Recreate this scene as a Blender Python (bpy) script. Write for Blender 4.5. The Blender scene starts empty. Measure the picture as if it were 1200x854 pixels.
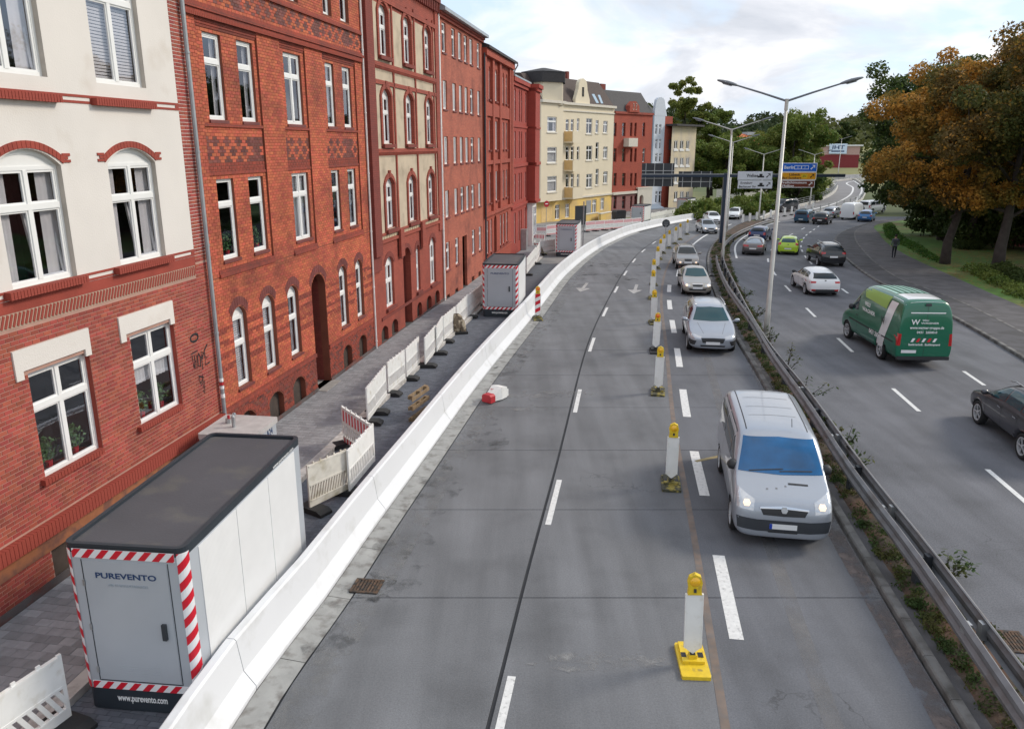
import bpy, bmesh, math, random
import numpy as np
from mathutils import Vector, Matrix
from mathutils.bvhtree import BVHTree
random.seed(7); rs = np.random.RandomState(7)
C = bpy.context.scene.collection
SC = bpy.context.scene
# ---------------------------------------------------------------- camera, sky, sun, exposure
F = 920.; H = 7.7; TH = math.atan(257/920.)
cam_d = bpy.data.cameras.new('camera'); cam_d.sensor_width = 36; cam_d.lens = 36*F/1200; cam_d.clip_end = 4000; cam_d.clip_start = .2
cam = bpy.data.objects.new('camera', cam_d); C.objects.link(cam); cam.location = (0, 0, H); cam.rotation_euler = (math.pi/2-TH, 0, 0)
SC.camera = cam
SC.view_settings.view_transform = 'Standard'; SC.view_settings.look = 'None'; SC.view_settings.gamma = 1; SC.view_settings.exposure = 0.45
SUN_AZ = math.radians(72); SUN_EL = math.radians(34)
W = bpy.data.worlds.new("World"); SC.world = W; W.use_nodes = True
nt = W.node_tree; N = nt.nodes; L = nt.links
bg = N['Background']; bg.inputs[1].default_value = .1
sky = N.new('ShaderNodeTexSky'); sky.sky_type = 'NISHITA'; sky.sun_disc = False; sky.sun_elevation = SUN_EL; sky.sun_rotation = SUN_AZ
tc = N.new('ShaderNodeTexCoord'); sp = N.new('ShaderNodeSeparateXYZ'); L.new(tc.outputs['Generated'], sp.inputs[0])
ad = N.new('ShaderNodeMath'); ad.operation = 'ADD'; ad.inputs[1].default_value = .30; L.new(sp.outputs[2], ad.inputs[0])
mx_ = N.new('ShaderNodeMath'); mx_.operation = 'MAXIMUM'; mx_.inputs[1].default_value = .05; L.new(ad.outputs[0], mx_.inputs[0])
dx = N.new('ShaderNodeMath'); dx.operation = 'DIVIDE'; L.new(sp.outputs[0], dx.inputs[0]); L.new(mx_.outputs[0], dx.inputs[1])
dy = N.new('ShaderNodeMath'); dy.operation = 'DIVIDE'; L.new(sp.outputs[1], dy.inputs[0]); L.new(mx_.outputs[0], dy.inputs[1])
cb = N.new('ShaderNodeCombineXYZ'); L.new(dx.outputs[0], cb.inputs[0]); L.new(dy.outputs[0], cb.inputs[1])
def wnoise(scale, detail, dist, off):
    m = N.new('ShaderNodeMapping'); m.inputs['Location'].default_value = (off, off*.7, 0); L.new(cb.outputs[0], m.inputs[0])
    n = N.new('ShaderNodeTexNoise'); n.inputs['Scale'].default_value = scale; n.inputs['Detail'].default_value = detail; n.inputs['Roughness'].default_value = .55; n.inputs['Distortion'].default_value = dist
    L.new(m.outputs[0], n.inputs['Vector']); return n
def wramp(src, stops):
    r = N.new('ShaderNodeValToRGB'); L.new(src, r.inputs[0]); e = r.color_ramp.elements
    e[0].position, e[0].color = stops[0][0], (*stops[0][1], 1); e[1].position, e[1].color = stops[-1][0], (*stops[-1][1], 1)
    for p, c in stops[1:-1]:
        q = e.new(p); q.color = (*c, 1)
    return r
n1 = wnoise(1.5, 9, .4, 3.1); n2 = wnoise(1.9, 9, .5, 11.3)
cover = wramp(n1.outputs[0], [(.40, (0, 0, 0)), (.53, (1, 1, 1))])
shade = wramp(n2.outputs[0], [(.36, (8.6, 8.5, 8.4)), (.47, (7.9, 7.95, 8.1)), (.56, (6.3, 6.5, 7.0)), (.68, (4.9, 5.2, 5.8))])
haze_c = N.new('ShaderNodeMix'); haze_c.data_type = 'RGBA'; haze_c.inputs[0].default_value = .80; haze_c.inputs[7].default_value = (5.9, 7.2, 8.9, 1); L.new(sky.outputs[0], haze_c.inputs[6])
mc = N.new('ShaderNodeMix'); mc.data_type = 'RGBA'; L.new(cover.outputs[0], mc.inputs[0]); L.new(haze_c.outputs[2], mc.inputs[6]); L.new(shade.outputs[0], mc.inputs[7])
L.new(mc.outputs[2], bg.inputs[0])
sd = bpy.data.lights.new('sun', 'SUN'); sd.energy = 1.8; sd.angle = math.radians(14); sd.color = (1, .91, .78)
so = bpy.data.objects.new('sun', sd); C.objects.link(so); so.location = (0, 0, 60)
so.rotation_euler = Vector((-math.sin(SUN_AZ)*math.cos(SUN_EL), -math.cos(SUN_AZ)*math.cos(SUN_EL), -math.sin(SUN_EL))).to_track_quat('-Z', 'Y').to_euler()

# ---------------------------------------------------------------- helpers
cT, sT = math.cos(TH), math.sin(TH)
def zg(y):                       # the road falls gently towards the bridge
    if y < 28: return 0.
    if y < 40: return -.024*(y-28)**2/24
    if y < 105: return -.024*(y-34)
    if y < 190: return -1.704 + (y-105)*.012
    return min(-.684+(y-190)*.01, 2.)
def ray(px, py):
    v = (427-py)/F; return ((px-600)/F, cT+v*sT, -sT+v*cT)
def G(px, py, dz=0):             # where a sight line meets the ground (or a level dz above it)
    r = ray(px, py); z = dz
    for _ in range(30):
        t = (z-H)/r[2]; z = .5*z+.5*(zg(r[1]*t)+dz)
    return (r[0]*t, r[1]*t)
def Gp(px, py, dz=0): x, y = G(px, py, dz); return Vector((x, y, zg(y)))
def at(px, py, Y): r = ray(px, py); t = Y/r[1]; return Vector((r[0]*t, Y, H+r[2]*t))

def mat(name, col, rough=.7, metal=0, var=.12, vs=3., bump=0., bs=40., emit=None, es=1., island=0., col2=None, c2s=1., c2lo=.45, c2hi=.6, spec=None, coat=0, coord='pos', detail=5, alpha=None):
    m = bpy.data.materials.new(name); m.use_nodes = True; t = m.node_tree; n = t.nodes; l = t.links; b = n['Principled BSDF']
    b.inputs['Roughness'].default_value = rough; b.inputs['Metallic'].default_value = metal
    if spec is not None: b.inputs['Specular IOR Level'].default_value = spec
    if coat: b.inputs['Coat Weight'].default_value = coat; b.inputs['Coat Roughness'].default_value = .06
    if coord == 'pos': src = n.new('ShaderNodeNewGeometry').outputs['Position']
    else: src = n.new('ShaderNodeTexCoord').outputs['Object']
    def noise(s, d=detail, dist=0):
        q = n.new('ShaderNodeTexNoise'); q.inputs['Scale'].default_value = s; q.inputs['Detail'].default_value = d; q.inputs['Distortion'].default_value = dist; l.new(src, q.inputs['Vector']); return q.outputs[0]
    cur = None
    if col2 is not None:
        r = n.new('ShaderNodeMapRange'); r.inputs[1].default_value = c2lo; r.inputs[2].default_value = c2hi; l.new(noise(c2s), r.inputs[0])
        mx = n.new('ShaderNodeMix'); mx.data_type = 'RGBA'; l.new(r.outputs[0], mx.inputs[0]); mx.inputs[6].default_value = (*col, 1); mx.inputs[7].default_value = (*col2, 1); cur = mx.outputs[2]
    if var or island:
        hs = n.new('ShaderNodeHueSaturation')
        if cur is None: hs.inputs['Color'].default_value = (*col, 1)
        else: l.new(cur, hs.inputs['Color'])
        r = n.new('ShaderNodeMapRange'); r.inputs[1].default_value = .25; r.inputs[2].default_value = .75; r.inputs[3].default_value = 1-var; r.inputs[4].default_value = 1+var; l.new(noise(vs), r.inputs[0]); vo = r.outputs[0]
        if island:
            g = n.new('ShaderNodeNewGeometry'); r2 = n.new('ShaderNodeMapRange'); r2.inputs[3].default_value = 1-island; r2.inputs[4].default_value = 1+island*.8; l.new(g.outputs['Random Per Island'], r2.inputs[0])
            mu = n.new('ShaderNodeMath'); mu.operation = 'MULTIPLY'; l.new(vo, mu.inputs[0]); l.new(r2.outputs[0], mu.inputs[1]); vo = mu.outputs[0]
            r3 = n.new('ShaderNodeMapRange'); r3.inputs[3].default_value = .492; r3.inputs[4].default_value = .508; w = n.new('ShaderNodeMath'); w.operation = 'FRACT'; w2 = n.new('ShaderNodeMath'); w2.operation = 'MULTIPLY'; w2.inputs[1].default_value = 17.3
            l.new(g.outputs['Random Per Island'], w2.inputs[0]); l.new(w2.outputs[0], w.inputs[0]); l.new(w.outputs[0], r3.inputs[0]); l.new(r3.outputs[0], hs.inputs['Hue'])
        l.new(vo, hs.inputs['Value']); cur = hs.outputs[0]
    if cur is None: b.inputs['Base Color'].default_value = (*col, 1)
    else: l.new(cur, b.inputs['Base Color'])
    if bump:
        bp = n.new('ShaderNodeBump'); bp.inputs['Strength'].default_value = bump; bp.inputs['Distance'].default_value = .02; l.new(noise(bs, 6), bp.inputs['Height']); l.new(bp.outputs[0], b.inputs['Normal'])
    if emit: b.inputs['Emission Color'].default_value = (*emit, 1); b.inputs['Emission Strength'].default_value = es
    return m
def nodes(m): return m.node_tree.nodes, m.node_tree.links, m.node_tree.nodes['Principled BSDF']

def brick_mat(name, c1, c2, mortar, scale=1., dirt=.25, cdirt=(.10, .03, .025), bw=.25, bh=.078):
    m = bpy.data.materials.new(name); m.use_nodes = True; n, l, b = nodes(m)
    tc = n.new('ShaderNodeTexCoord'); sx = n.new('ShaderNodeSeparateXYZ'); l.new(tc.outputs['Object'], sx.inputs[0])
    a = n.new('ShaderNodeMath'); a.operation = 'ADD'; l.new(sx.outputs[0], a.inputs[0]); l.new(sx.outputs[1], a.inputs[1])
    cx = n.new('ShaderNodeCombineXYZ'); l.new(a.outputs[0], cx.inputs[0]); l.new(sx.outputs[2], cx.inputs[1])
    br = n.new('ShaderNodeTexBrick'); br.inputs['Scale'].default_value = 1; br.inputs['Brick Width'].default_value = bw; br.inputs['Row Height'].default_value = bh; br.inputs['Mortar Size'].default_value = .007; br.inputs['Mortar Smooth'].default_value = .3
    br.inputs['Color1'].default_value = (*c1, 1); br.inputs['Color2'].default_value = (*c2, 1); br.inputs['Mortar'].default_value = (*mortar, 1); br.inputs['Bias'].default_value = 0
    l.new(cx.outputs[0], br.inputs['Vector'])
    ns = n.new('ShaderNodeTexNoise'); ns.inputs['Scale'].default_value = .55; ns.inputs['Detail'].default_value = 8; ns.inputs['Roughness'].default_value = .7; l.new(tc.outputs['Object'], ns.inputs['Vector'])
    mr = n.new('ShaderNodeMapRange'); mr.inputs[1].default_value = .46; mr.inputs[2].default_value = .72; mr.inputs[4].default_value = dirt*2; l.new(ns.outputs[0], mr.inputs[0])
    mx = n.new('ShaderNodeMix'); mx.data_type = 'RGBA'; l.new(mr.outputs[0], mx.inputs[0]); l.new(br.outputs[0], mx.inputs[6]); mx.inputs[7].default_value = (*cdirt, 1)
    l.new(mx.outputs[2], b.inputs['Base Color']); b.inputs['Roughness'].default_value = .85
    bp = n.new('ShaderNodeBump'); bp.inputs['Strength'].default_value = .5; bp.inputs['Distance'].default_value = .01; bp.invert = True; l.new(br.outputs[1], bp.inputs['Height']); l.new(bp.outputs[0], b.inputs['Normal'])
    return m

def tag(o, label=None, cat=None, group=None, kind=None):
    if label: o['label'] = label
    if cat: o['category'] = cat
    if group: o['group'] = group
    if kind: o['kind'] = kind
    return o
def empty(name, loc=(0, 0, 0), rz=0, label=None, cat=None, group=None, parent=None):
    o = bpy.data.objects.new(name, None); C.objects.link(o); o.location = loc; o.rotation_euler = (0, 0, rz); o.empty_display_size = .3
    if parent: o.parent = parent
    return tag(o, label, cat, group)
def link(name, me, parent=None, loc=None, rot=None):
    o = bpy.data.objects.new(name, me); C.objects.link(o)
    if parent: o.parent = parent
    if loc is not None: o.location = loc
    if rot is not None: o.rotation_euler = rot
    return o
def copy_tree(o, parent=None):
    c = o.copy(); C.objects.link(c); c.parent = parent
    for ch in list(o.children): copy_tree(ch, c)
    return c

class MB:
    def __init__(s): s.v = []; s.f = []; s.m = []; s.cuts = []
    def add(s, vs, fs, mi=0):
        b = len(s.v); s.cuts.append((b, len(s.f))); s.v += [tuple(p) for p in vs]; s.f += [tuple(b+i for i in f) for f in fs]; s.m += [mi]*len(fs); return s
    def box(s, x0, x1, y0, y1, z0, z1, mi=0, skip=()):
        vs = [(x0,y0,z0),(x1,y0,z0),(x1,y1,z0),(x0,y1,z0),(x0,y0,z1),(x1,y0,z1),(x1,y1,z1),(x0,y1,z1)]
        fs = {'b':(3,2,1,0),'t':(4,5,6,7),'f':(0,1,5,4),'r':(1,2,6,5),'k':(2,3,7,6),'l':(3,0,4,7)}
        return s.add(vs, [f for k, f in fs.items() if k not in skip], mi)
    def cbox(s, c, sz, mi=0): return s.box(c[0]-sz[0]/2, c[0]+sz[0]/2, c[1]-sz[1]/2, c[1]+sz[1]/2, c[2]-sz[2]/2, c[2]+sz[2]/2, mi)
    def obox(s, p, q, w, h, mi=0):     # beam between p and q, w sideways, h along the upright
        p = Vector(p); q = Vector(q); d = (q-p).normalized(); u = Vector((0,0,1)) if abs(d.z) < .95 else Vector((1,0,0))
        a = d.cross(u).normalized(); b = a.cross(d)
        vs = [p+a*i*w/2+b*j*h/2 for i, j in ((-1,-1),(1,-1),(1,1),(-1,1))]+[q+a*i*w/2+b*j*h/2 for i, j in ((-1,-1),(1,-1),(1,1),(-1,1))]
        return s.add(vs, [(0,1,2,3),(7,6,5,4),(0,4,5,1),(1,5,6,2),(2,6,7,3),(3,7,4,0)], mi)
    def tube(s, pts, rad, n=8, mi=0, cap=True):
        pts = [Vector(p) for p in pts]; rad = rad if hasattr(rad, '__len__') else [rad]*len(pts); rings = []
        ref = Vector((0,0,1))
        for i, p in enumerate(pts):
            d = (pts[min(i+1, len(pts)-1)]-pts[max(i-1, 0)]).normalized()
            r = ref if abs(d.dot(ref)) < .93 else Vector((1,0,0))
            a = d.cross(r).normalized(); b = a.cross(d)
            rings.append([p+(a*math.cos(2*math.pi*k/n)+b*math.sin(2*math.pi*k/n))*rad[i] for k in range(n)])
        vs = [q for r in rings for q in r]; fs = []
        for i in range(len(pts)-1):
            for k in range(n): k2 = (k+1) % n; fs.append((i*n+k, (i+1)*n+k, (i+1)*n+k2, i*n+k2))
        if cap: fs.append(tuple(range(n))); fs.append(tuple(reversed([(len(pts)-1)*n+k for k in range(n)])))
        return s.add(vs, fs, mi)
    def prism(s, poly, axis, a, b, mi=0):   # poly in the two other axes, extruded from a to b
        def P(p, t):
            return {'y': (p[0], t, p[1]), 'x': (t, p[0], p[1]), 'z': (p[0], p[1], t)}[axis]
        n = len(poly); vs = [P(p, a) for p in poly]+[P(p, b) for p in poly]
        fs = [tuple(range(n)), tuple(reversed(range(n, 2*n)))]+[(i, n+i, n+(i+1) % n, (i+1) % n) for i in range(n)]
        return s.add(vs, fs, mi)
    def lathe(s, prof, n=16, mi=0, cx=0, cy=0, caps=True):
        vs = [(cx+r*math.cos(2*math.pi*k/n), cy+r*math.sin(2*math.pi*k/n), z) for r, z in prof for k in range(n)]; fs = []
        for i in range(len(prof)-1):
            for k in range(n): k2 = (k+1) % n; fs.append((i*n+k, i*n+k2, (i+1)*n+k2, (i+1)*n+k))
        if caps: fs.append(tuple(reversed(range(n)))); fs.append(tuple((len(prof)-1)*n+k for k in range(n)))
        return s.add(vs, fs, mi)
    def mesh(s, name, mats, smooth=False):
        me = bpy.data.meshes.new(name); me.from_pydata(s.v, [], s.f)
        mats = mats if isinstance(mats, (list, tuple)) else [mats]
        for m in mats: me.materials.append(m)
        me.polygons.foreach_set('material_index', s.m)
        if smooth: me.polygons.foreach_set('use_smooth', [True]*len(s.f))
        if s.recalc: bm = bmesh.new(); bm.from_mesh(me); bmesh.ops.recalc_face_normals(bm, faces=bm.faces); bm.to_mesh(me); bm.free()
        me.update(); return me
    recalc = True
    def build(s, name, mats, parent=None, smooth=False, loc=None, rot=None): return link(name, s.mesh(name, mats, smooth), parent, loc, rot)

    def split(s, name, mats, parent=None, smooth=False):     # one object per piece
        C_ = s.cuts+[(len(s.v), len(s.f))]
        for (v0, f0), (v1, f1) in zip(C_[:-1], C_[1:]):
            p = MB(); p.add(s.v[v0:v1], [tuple(i-v0 for i in f) for f in s.f[f0:f1]]); p.m = s.m[f0:f1]; o = p.build(name, mats, parent, smooth)
        return o

def clip_poly(poly, x0, x1, y0, y1):
    def cut(P, ins, inter):
        out = []
        for i in range(len(P)):
            a, b = P[i-1], P[i]
            if ins(b):
                if not ins(a): out.append(inter(a, b))
                out.append(b)
            elif ins(a): out.append(inter(a, b))
        return out
    for ax, v, sg in ((0, x0, 1), (0, x1, -1), (1, y0, 1), (1, y1, -1)):
        poly = cut(poly, lambda p: sg*(p[ax]-v) >= 0, lambda a, b: tuple(a[k]+(b[k]-a[k])*(v-a[ax])/(b[ax]-a[ax]) for k in (0, 1)))
        if not poly: return []
    return poly
def stripes(mb, fn, x0, x1, y0, y1, pitch, slant, mi=0, phase=0):   # diagonal stripes clipped to a rectangle; fn maps (x,y) to a point
    h = y1-y0; k0 = int((x0-abs(slant)*h)/pitch)-2; k1 = int((x1+abs(slant)*h)/pitch)+2
    for k in range(k0, k1):
        a = k*pitch+phase; P = clip_poly([(a, y0), (a+pitch/2, y0), (a+pitch/2+slant*h, y1), (a+slant*h, y1)], x0, x1, y0, y1)
        if len(P) >= 3: mb.add([fn(*p) for p in P], [tuple(range(len(P)))], mi)
_fonts = {}
def text(body, size, m, parent, M4, name='lettering', bold=False, width=None, align='CENTER', ext=.0015):
    cu = bpy.data.curves.new(name, 'FONT'); cu.body = body; cu.size = size; cu.align_x = align; cu.extrude = ext; cu.resolution_u = 3
    if bold: cu.offset = size*.018
    o = bpy.data.objects.new(name, cu); C.objects.link(o); dg = bpy.context.evaluated_depsgraph_get(); dg.update()
    me = bpy.data.meshes.new_from_object(o.evaluated_get(dg)); bpy.data.objects.remove(o); bpy.data.curves.remove(cu)
    co = np.empty(len(me.vertices)*3); me.vertices.foreach_get('co', co); co = co.reshape(-1, 3)
    if width and len(co): co[:, 0] *= width/(co[:, 0].max()-co[:, 0].min()); me.vertices.foreach_set('co', co.ravel())
    me.materials.clear(); me.materials.append(m)
    r = link(name, me, parent); r.matrix_local = M4; return r
def TM(loc, right, up):     # matrix whose x is the reading direction and y the letter's up
    x = Vector(right).normalized(); y = Vector(up).normalized(); z = x.cross(y); m = Matrix((x, y, z)).transposed().to_4x4(); m.translation = Vector(loc); return m
class Fn:                   # smooth x(Y)
    def __init__(s, pts):
        p = sorted((b, a) for a, b in pts); s.y = np.array([a for a, b in p]); s.x = np.array([b for a, b in p])
        d = np.gradient(s.x, s.y); s.d = d
    def __call__(s, y):
        Y, X, D = s.y, s.x, s.d
        if y <= Y[0]: return X[0]+D[0]*(y-Y[0])
        if y >= Y[-1]: return X[-1]+D[-1]*(y-Y[-1])
        i = int(np.searchsorted(Y, y))-1; i = max(0, min(i, len(Y)-2)); h = Y[i+1]-Y[i]; t = (y-Y[i])/h
        return ((1+2*t)*(1-t)**2*X[i]+t*(1-t)**2*h*D[i]+t*t*(3-2*t)*X[i+1]+t*t*(t-1)*h*D[i+1])
    def dir(s, y): e = .5; v = Vector((s(y+e)-s(y-e), 2*e)); return v.normalized()
    def off(s, y, d): v = s.dir(y); return (s(y)+v.y*d, y-v.x*d)     # d to the right
def strip(mb, fa, fb, y0, y1, step, dz, mi=0, nx=1, zf=None):
    n = max(1, int((y1-y0)/step)); vs = []; fs = []
    for i in range(n+1):
        y = y0+(y1-y0)*i/n; a, b = fa(y), fb(y)
        for k in range(nx+1): vs.append((a+(b-a)*k/nx, y, (zf or zg)(y)+dz))
    for i in range(n):
        for k in range(nx): q = i*(nx+1)+k; fs.append((q, q+1, q+nx+2, q+nx+1))
    return mb.add(vs, fs, mi)
def sweep(mb, ctr, prof, ys, mi=0, cap=True):    # prof: (offset to the right, height); ctr: Fn
    rings = []
    for y in ys:
        for d, z in prof: x, yy = ctr.off(y, d); rings.append((x, yy, zg(yy)+z))
    n = len(prof); fs = []
    for i in range(len(ys)-1):
        for k in range(n): k2 = (k+1) % n; fs.append((i*n+k, i*n+k2, (i+1)*n+k2, (i+1)*n+k))
    if cap: fs.append(tuple(range(n))); fs.append(tuple(reversed([(len(ys)-1)*n+k for k in range(n)])))
    return mb.add(rings, fs, mi)

# ---------------------------------------------------------------- materials
WHITE = mat('white_plastic', (.78, .78, .76), .45, var=.06, vs=4, col2=(.60, .57, .50), c2s=5, c2lo=.56, c2hi=.8)
BARR = mat('white_barrier_coating', (.69, .70, .72), .5, var=.03, vs=.7, bump=.08, bs=25, col2=(.50, .50, .48), c2s=1.6, c2lo=.56, c2hi=.85)
FRAME = mat('white_window_frame', (.80, .80, .79), .35, var=.03)
RED = mat('red_reflective', (.62, .012, .03), .35, var=.06)
REDP = mat('red_plastic', (.45, .02, .03), .5, var=.12)
TAPEW = mat('white_reflective', (.80, .80, .82), .35, var=.03)
BLACKR = mat('black_rubber', (.02, .02, .021), .8, var=.2, bump=.3, bs=60)
DARK = mat('dark_grey_paint', (.035, .04, .048), .45, var=.12)
GREYM = mat('galvanised_steel', (.42, .43, .44), .42, .7, var=.15, vs=5)
POLE = mat('lamp_pole_steel', (.50, .49, .46), .5, .35, var=.10, vs=3)
LAMPH = mat('lamp_head_grey', (.16, .17, .19), .45, .2, var=.08)
YEL = mat('yellow_plastic', (.72, .50, .02), .5, var=.12, vs=12, col2=(.30, .22, .05), c2s=9, c2lo=.58, c2hi=.75)
AMBER = mat('amber_lens', (.85, .46, .015), .18, var=.04, coat=.5)
ORANGEL = mat('orange_lens', (.80, .16, .01), .18, var=.04, coat=.5)
def glass_mat(name, tint=.75, gl=(.85, .9, 1), refl=.0, ior=1.75):
    m = bpy.data.materials.new(name); m.use_nodes = True; n = m.node_tree.nodes; l = m.node_tree.links; n.clear()
    o = n.new('ShaderNodeOutputMaterial'); mx = n.new('ShaderNodeMixShader'); t = n.new('ShaderNodeBsdfTransparent'); g = n.new('ShaderNodeBsdfGlossy'); f = n.new('ShaderNodeFresnel')
    f.inputs[0].default_value = ior; t.inputs[0].default_value = (tint, tint, tint*1.02, 1); g.inputs['Roughness'].default_value = .02; g.inputs[0].default_value = (*gl, 1)
    ns = n.new('ShaderNodeTexNoise'); ns.inputs['Scale'].default_value = .9; ns.inputs['Detail'].default_value = 1; bp = n.new('ShaderNodeBump'); bp.inputs['Strength'].default_value = .15; bp.inputs['Distance'].default_value = .03
    tc = n.new('ShaderNodeNewGeometry'); l.new(tc.outputs['Position'], ns.inputs['Vector']); l.new(ns.outputs[0], bp.inputs['Height']); l.new(bp.outputs[0], g.inputs['Normal'])
    bf = n.new('ShaderNodeMath'); bf.operation = 'SUBTRACT'; bf.inputs[0].default_value = 1; l.new(tc.outputs['Backfacing'], bf.inputs[1]); fm_ = n.new('ShaderNodeMath'); fm_.operation = 'MULTIPLY'; l.new(f.outputs[0], fm_.inputs[0]); l.new(bf.outputs[0], fm_.inputs[1]); l.new(fm_.outputs[0], mx.inputs[0]); l.new(t.outputs[0], mx.inputs[1]); l.new(g.outputs[0], mx.inputs[2]); l.new(mx.outputs[0], o.inputs[0]); return m
GLASS = glass_mat('window_glass', tint=.92, ior=2.2)
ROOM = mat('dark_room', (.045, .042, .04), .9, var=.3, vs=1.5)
CURT = mat('curtain_cloth', (.66, .64, .62), .9, var=.1)
CURTW = mat('white_lace_curtain', (.7, .7, .68), .9, var=.05)
PLANT = mat('house_plant_leaves', (.05, .14, .03), .6, var=.4, vs=15)
def car_glass(name, col, rough=.05, spec=.45): return mat(name, col, rough, var=0, spec=spec, coat=.0)
CGL = car_glass('car_glass_dark', (.012, .02, .026)); CGB = mat('blue_glass_painted_reflection', (.003, .095, .25), .04, var=.35, vs=1.8, spec=.6); CGT = car_glass('car_glass_teal', (.01, .06, .075))  # blue windscreen mottled in its colour to imitate reflections
TYRE = mat('tyre_rubber', (.014, .014, .015), .85, var=.1)
RIM = mat('alloy_rim', (.50, .51, .53), .35, .25, var=.05)
BPL = mat('black_car_plastic', (.022, .023, .026), .55, var=.08)
PLATE = mat('number_plate_white', (.72, .73, .74), .4, var=.02)
PBLUE = mat('plate_blue', (.01, .05, .38), .4, var=0)
HEAD = mat('headlamp_lens', (.55, .57, .6), .12, .3, var=.1, vs=20, coat=.8)
HEADON = mat('headlamp_lit', (.9, .8, .7), .2, var=0, emit=(1, .66, .38), es=.55)
TAIL = mat('tail_lamp_red', (.42, .01, .012), .2, var=.1, coat=.8)
INK = mat('black_print', (.015, .015, .018), .6, var=0)
NAVY = mat('navy_print', (.012, .045, .14), .5, var=0)
LIGHTINK = mat('pale_grey_print', (.36, .42, .48), .5, var=0)
WINK = mat('white_print', (.82, .83, .83), .5, var=0)
CHROME = mat('chrome_trim', (.6, .6, .62), .15, 1, var=0)

# road and ground
def concrete(name, col, grain=.2):
    m = mat(name, col, .82, var=.13, vs=.45, bump=.25, bs=60, col2=tuple(c*.74 for c in col), c2s=.7, c2lo=.5, c2hi=.75)
    n, l, b = nodes(m); old = b.inputs['Base Color'].links[0].from_socket
    g = n.new('ShaderNodeNewGeometry')
    # fine aggregate
    f = n.new('ShaderNodeTexNoise'); f.inputs['Scale'].default_value = 34; f.inputs['Detail'].default_value = 3; f.inputs['Roughness'].default_value = .75; l.new(g.outputs['Position'], f.inputs['Vector'])
    r = n.new('ShaderNodeMapRange'); r.inputs[1].default_value = .3; r.inputs[2].default_value = .7; r.inputs[3].default_value = 1-grain; r.inputs[4].default_value = 1+grain; l.new(f.outputs[0], r.inputs[0])
    mp = n.new('ShaderNodeMapping'); mp.inputs['Scale'].default_value = (1.1, .10, 1); mp.inputs['Rotation'].default_value = (0, 0, -.17); l.new(g.outputs['Position'], mp.inputs[0])
    w = n.new('ShaderNodeTexNoise'); w.inputs['Scale'].default_value = 1.5; w.inputs['Detail'].default_value = 6; l.new(mp.outputs[0], w.inputs['Vector'])
    r2 = n.new('ShaderNodeMapRange'); r2.inputs[1].default_value = .35; r2.inputs[2].default_value = .65; r2.inputs[3].default_value = .84; r2.inputs[4].default_value = 1.12; l.new(w.outputs[0], r2.inputs[0])
    mu = n.new('ShaderNodeMath'); mu.operation = 'MULTIPLY'; l.new(r.outputs[0], mu.inputs[0]); l.new(r2.outputs[0], mu.inputs[1])
    vm = n.new('ShaderNodeVectorMath'); vm.operation = 'SCALE'; l.new(old, vm.inputs[0]); l.new(mu.outputs[0], vm.inputs['Scale']); cur = vm.outputs[0]
    # cracks: thin voronoi edges, only in patches
    mz = n.new('ShaderNodeTexNoise'); mz.inputs['Scale'].default_value = 2.2; mz.inputs['Detail'].default_value = 5; l.new(g.outputs['Position'], mz.inputs['Vector'])
    va = n.new('ShaderNodeVectorMath'); va.operation = 'MULTIPLY_ADD'; va.inputs[1].default_value = (.7, .7, .7); l.new(mz.outputs['Color'], va.inputs[0]); l.new(g.outputs['Position'], va.inputs[2])
    v = n.new('ShaderNodeTexVoronoi'); v.feature = 'DISTANCE_TO_EDGE'; v.inputs['Scale'].default_value = 1.3; l.new(va.outputs[0], v.inputs['Vector'])
    c = n.new('ShaderNodeMapRange'); c.inputs[1].default_value = .0; c.inputs[2].default_value = .022; c.inputs[3].default_value = 1; c.inputs[4].default_value = 0; l.new(v.outputs[0], c.inputs[0])
    pm = n.new('ShaderNodeTexNoise'); pm.inputs['Scale'].default_value = .33; pm.inputs['Detail'].default_value = 3; l.new(g.outputs['Position'], pm.inputs['Vector'])
    pr = n.new('ShaderNodeMapRange'); pr.inputs[1].default_value = .60; pr.inputs[2].default_value = .68; l.new(pm.outputs[0], pr.inputs[0])
    mm = n.new('ShaderNodeMath'); mm.operation = 'MULTIPLY'; l.new(c.outputs[0], mm.inputs[0]); l.new(pr.outputs[0], mm.inputs[1])
    ms = n.new('ShaderNodeMath'); ms.operation = 'MULTIPLY'; ms.inputs[1].default_value = .55; l.new(mm.outputs[0], ms.inputs[0])
    mx = n.new('ShaderNodeMix'); mx.data_type = 'RGBA'; l.new(ms.outputs[0], mx.inputs[0]); l.new(cur, mx.inputs[6]); mx.inputs[7].default_value = (.025, .025, .026, 1)
    l.new(mx.outputs[2], b.inputs['Base Color']); return m
CONC = concrete('road_concrete', (.146, .151, .162)); CONC2 = concrete('road_concrete_traffic_lane', (.118, .123, .138))
GUTTER = mat('gutter_concrete', (.30, .30, .29), .85, var=.18, vs=3, bump=.2, bs=50, col2=(.17, .16, .15), c2s=4, c2lo=.5, c2hi=.7)
JOINT = mat('joint_sealant', (.035, .036, .04), .7, var=.2)
ASPH = concrete('asphalt', (.118, .121, .136), grain=.34)
PATHM = mat('path_asphalt', (.085, .082, .088), .9, var=.15, vs=.8, bump=.3, bs=70, col2=(.06, .058, .06), c2s=1.2)
PATH2 = mat('footway_asphalt', (.112, .106, .110), .9, var=.15, vs=.8, bump=.3, bs=70, col2=(.085, .08, .082), c2s=1.2)
KERB = mat('kerb_stone', (.16, .155, .15), .85, var=.25, vs=2.5, bump=.2, col2=(.08, .075, .07), c2s=2.)
KERBW = mat('pale_kerb_concrete', (.50, .48, .46), .85, var=.12, vs=5, bump=.2, col2=(.38, .36, .34), c2s=6)
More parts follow.
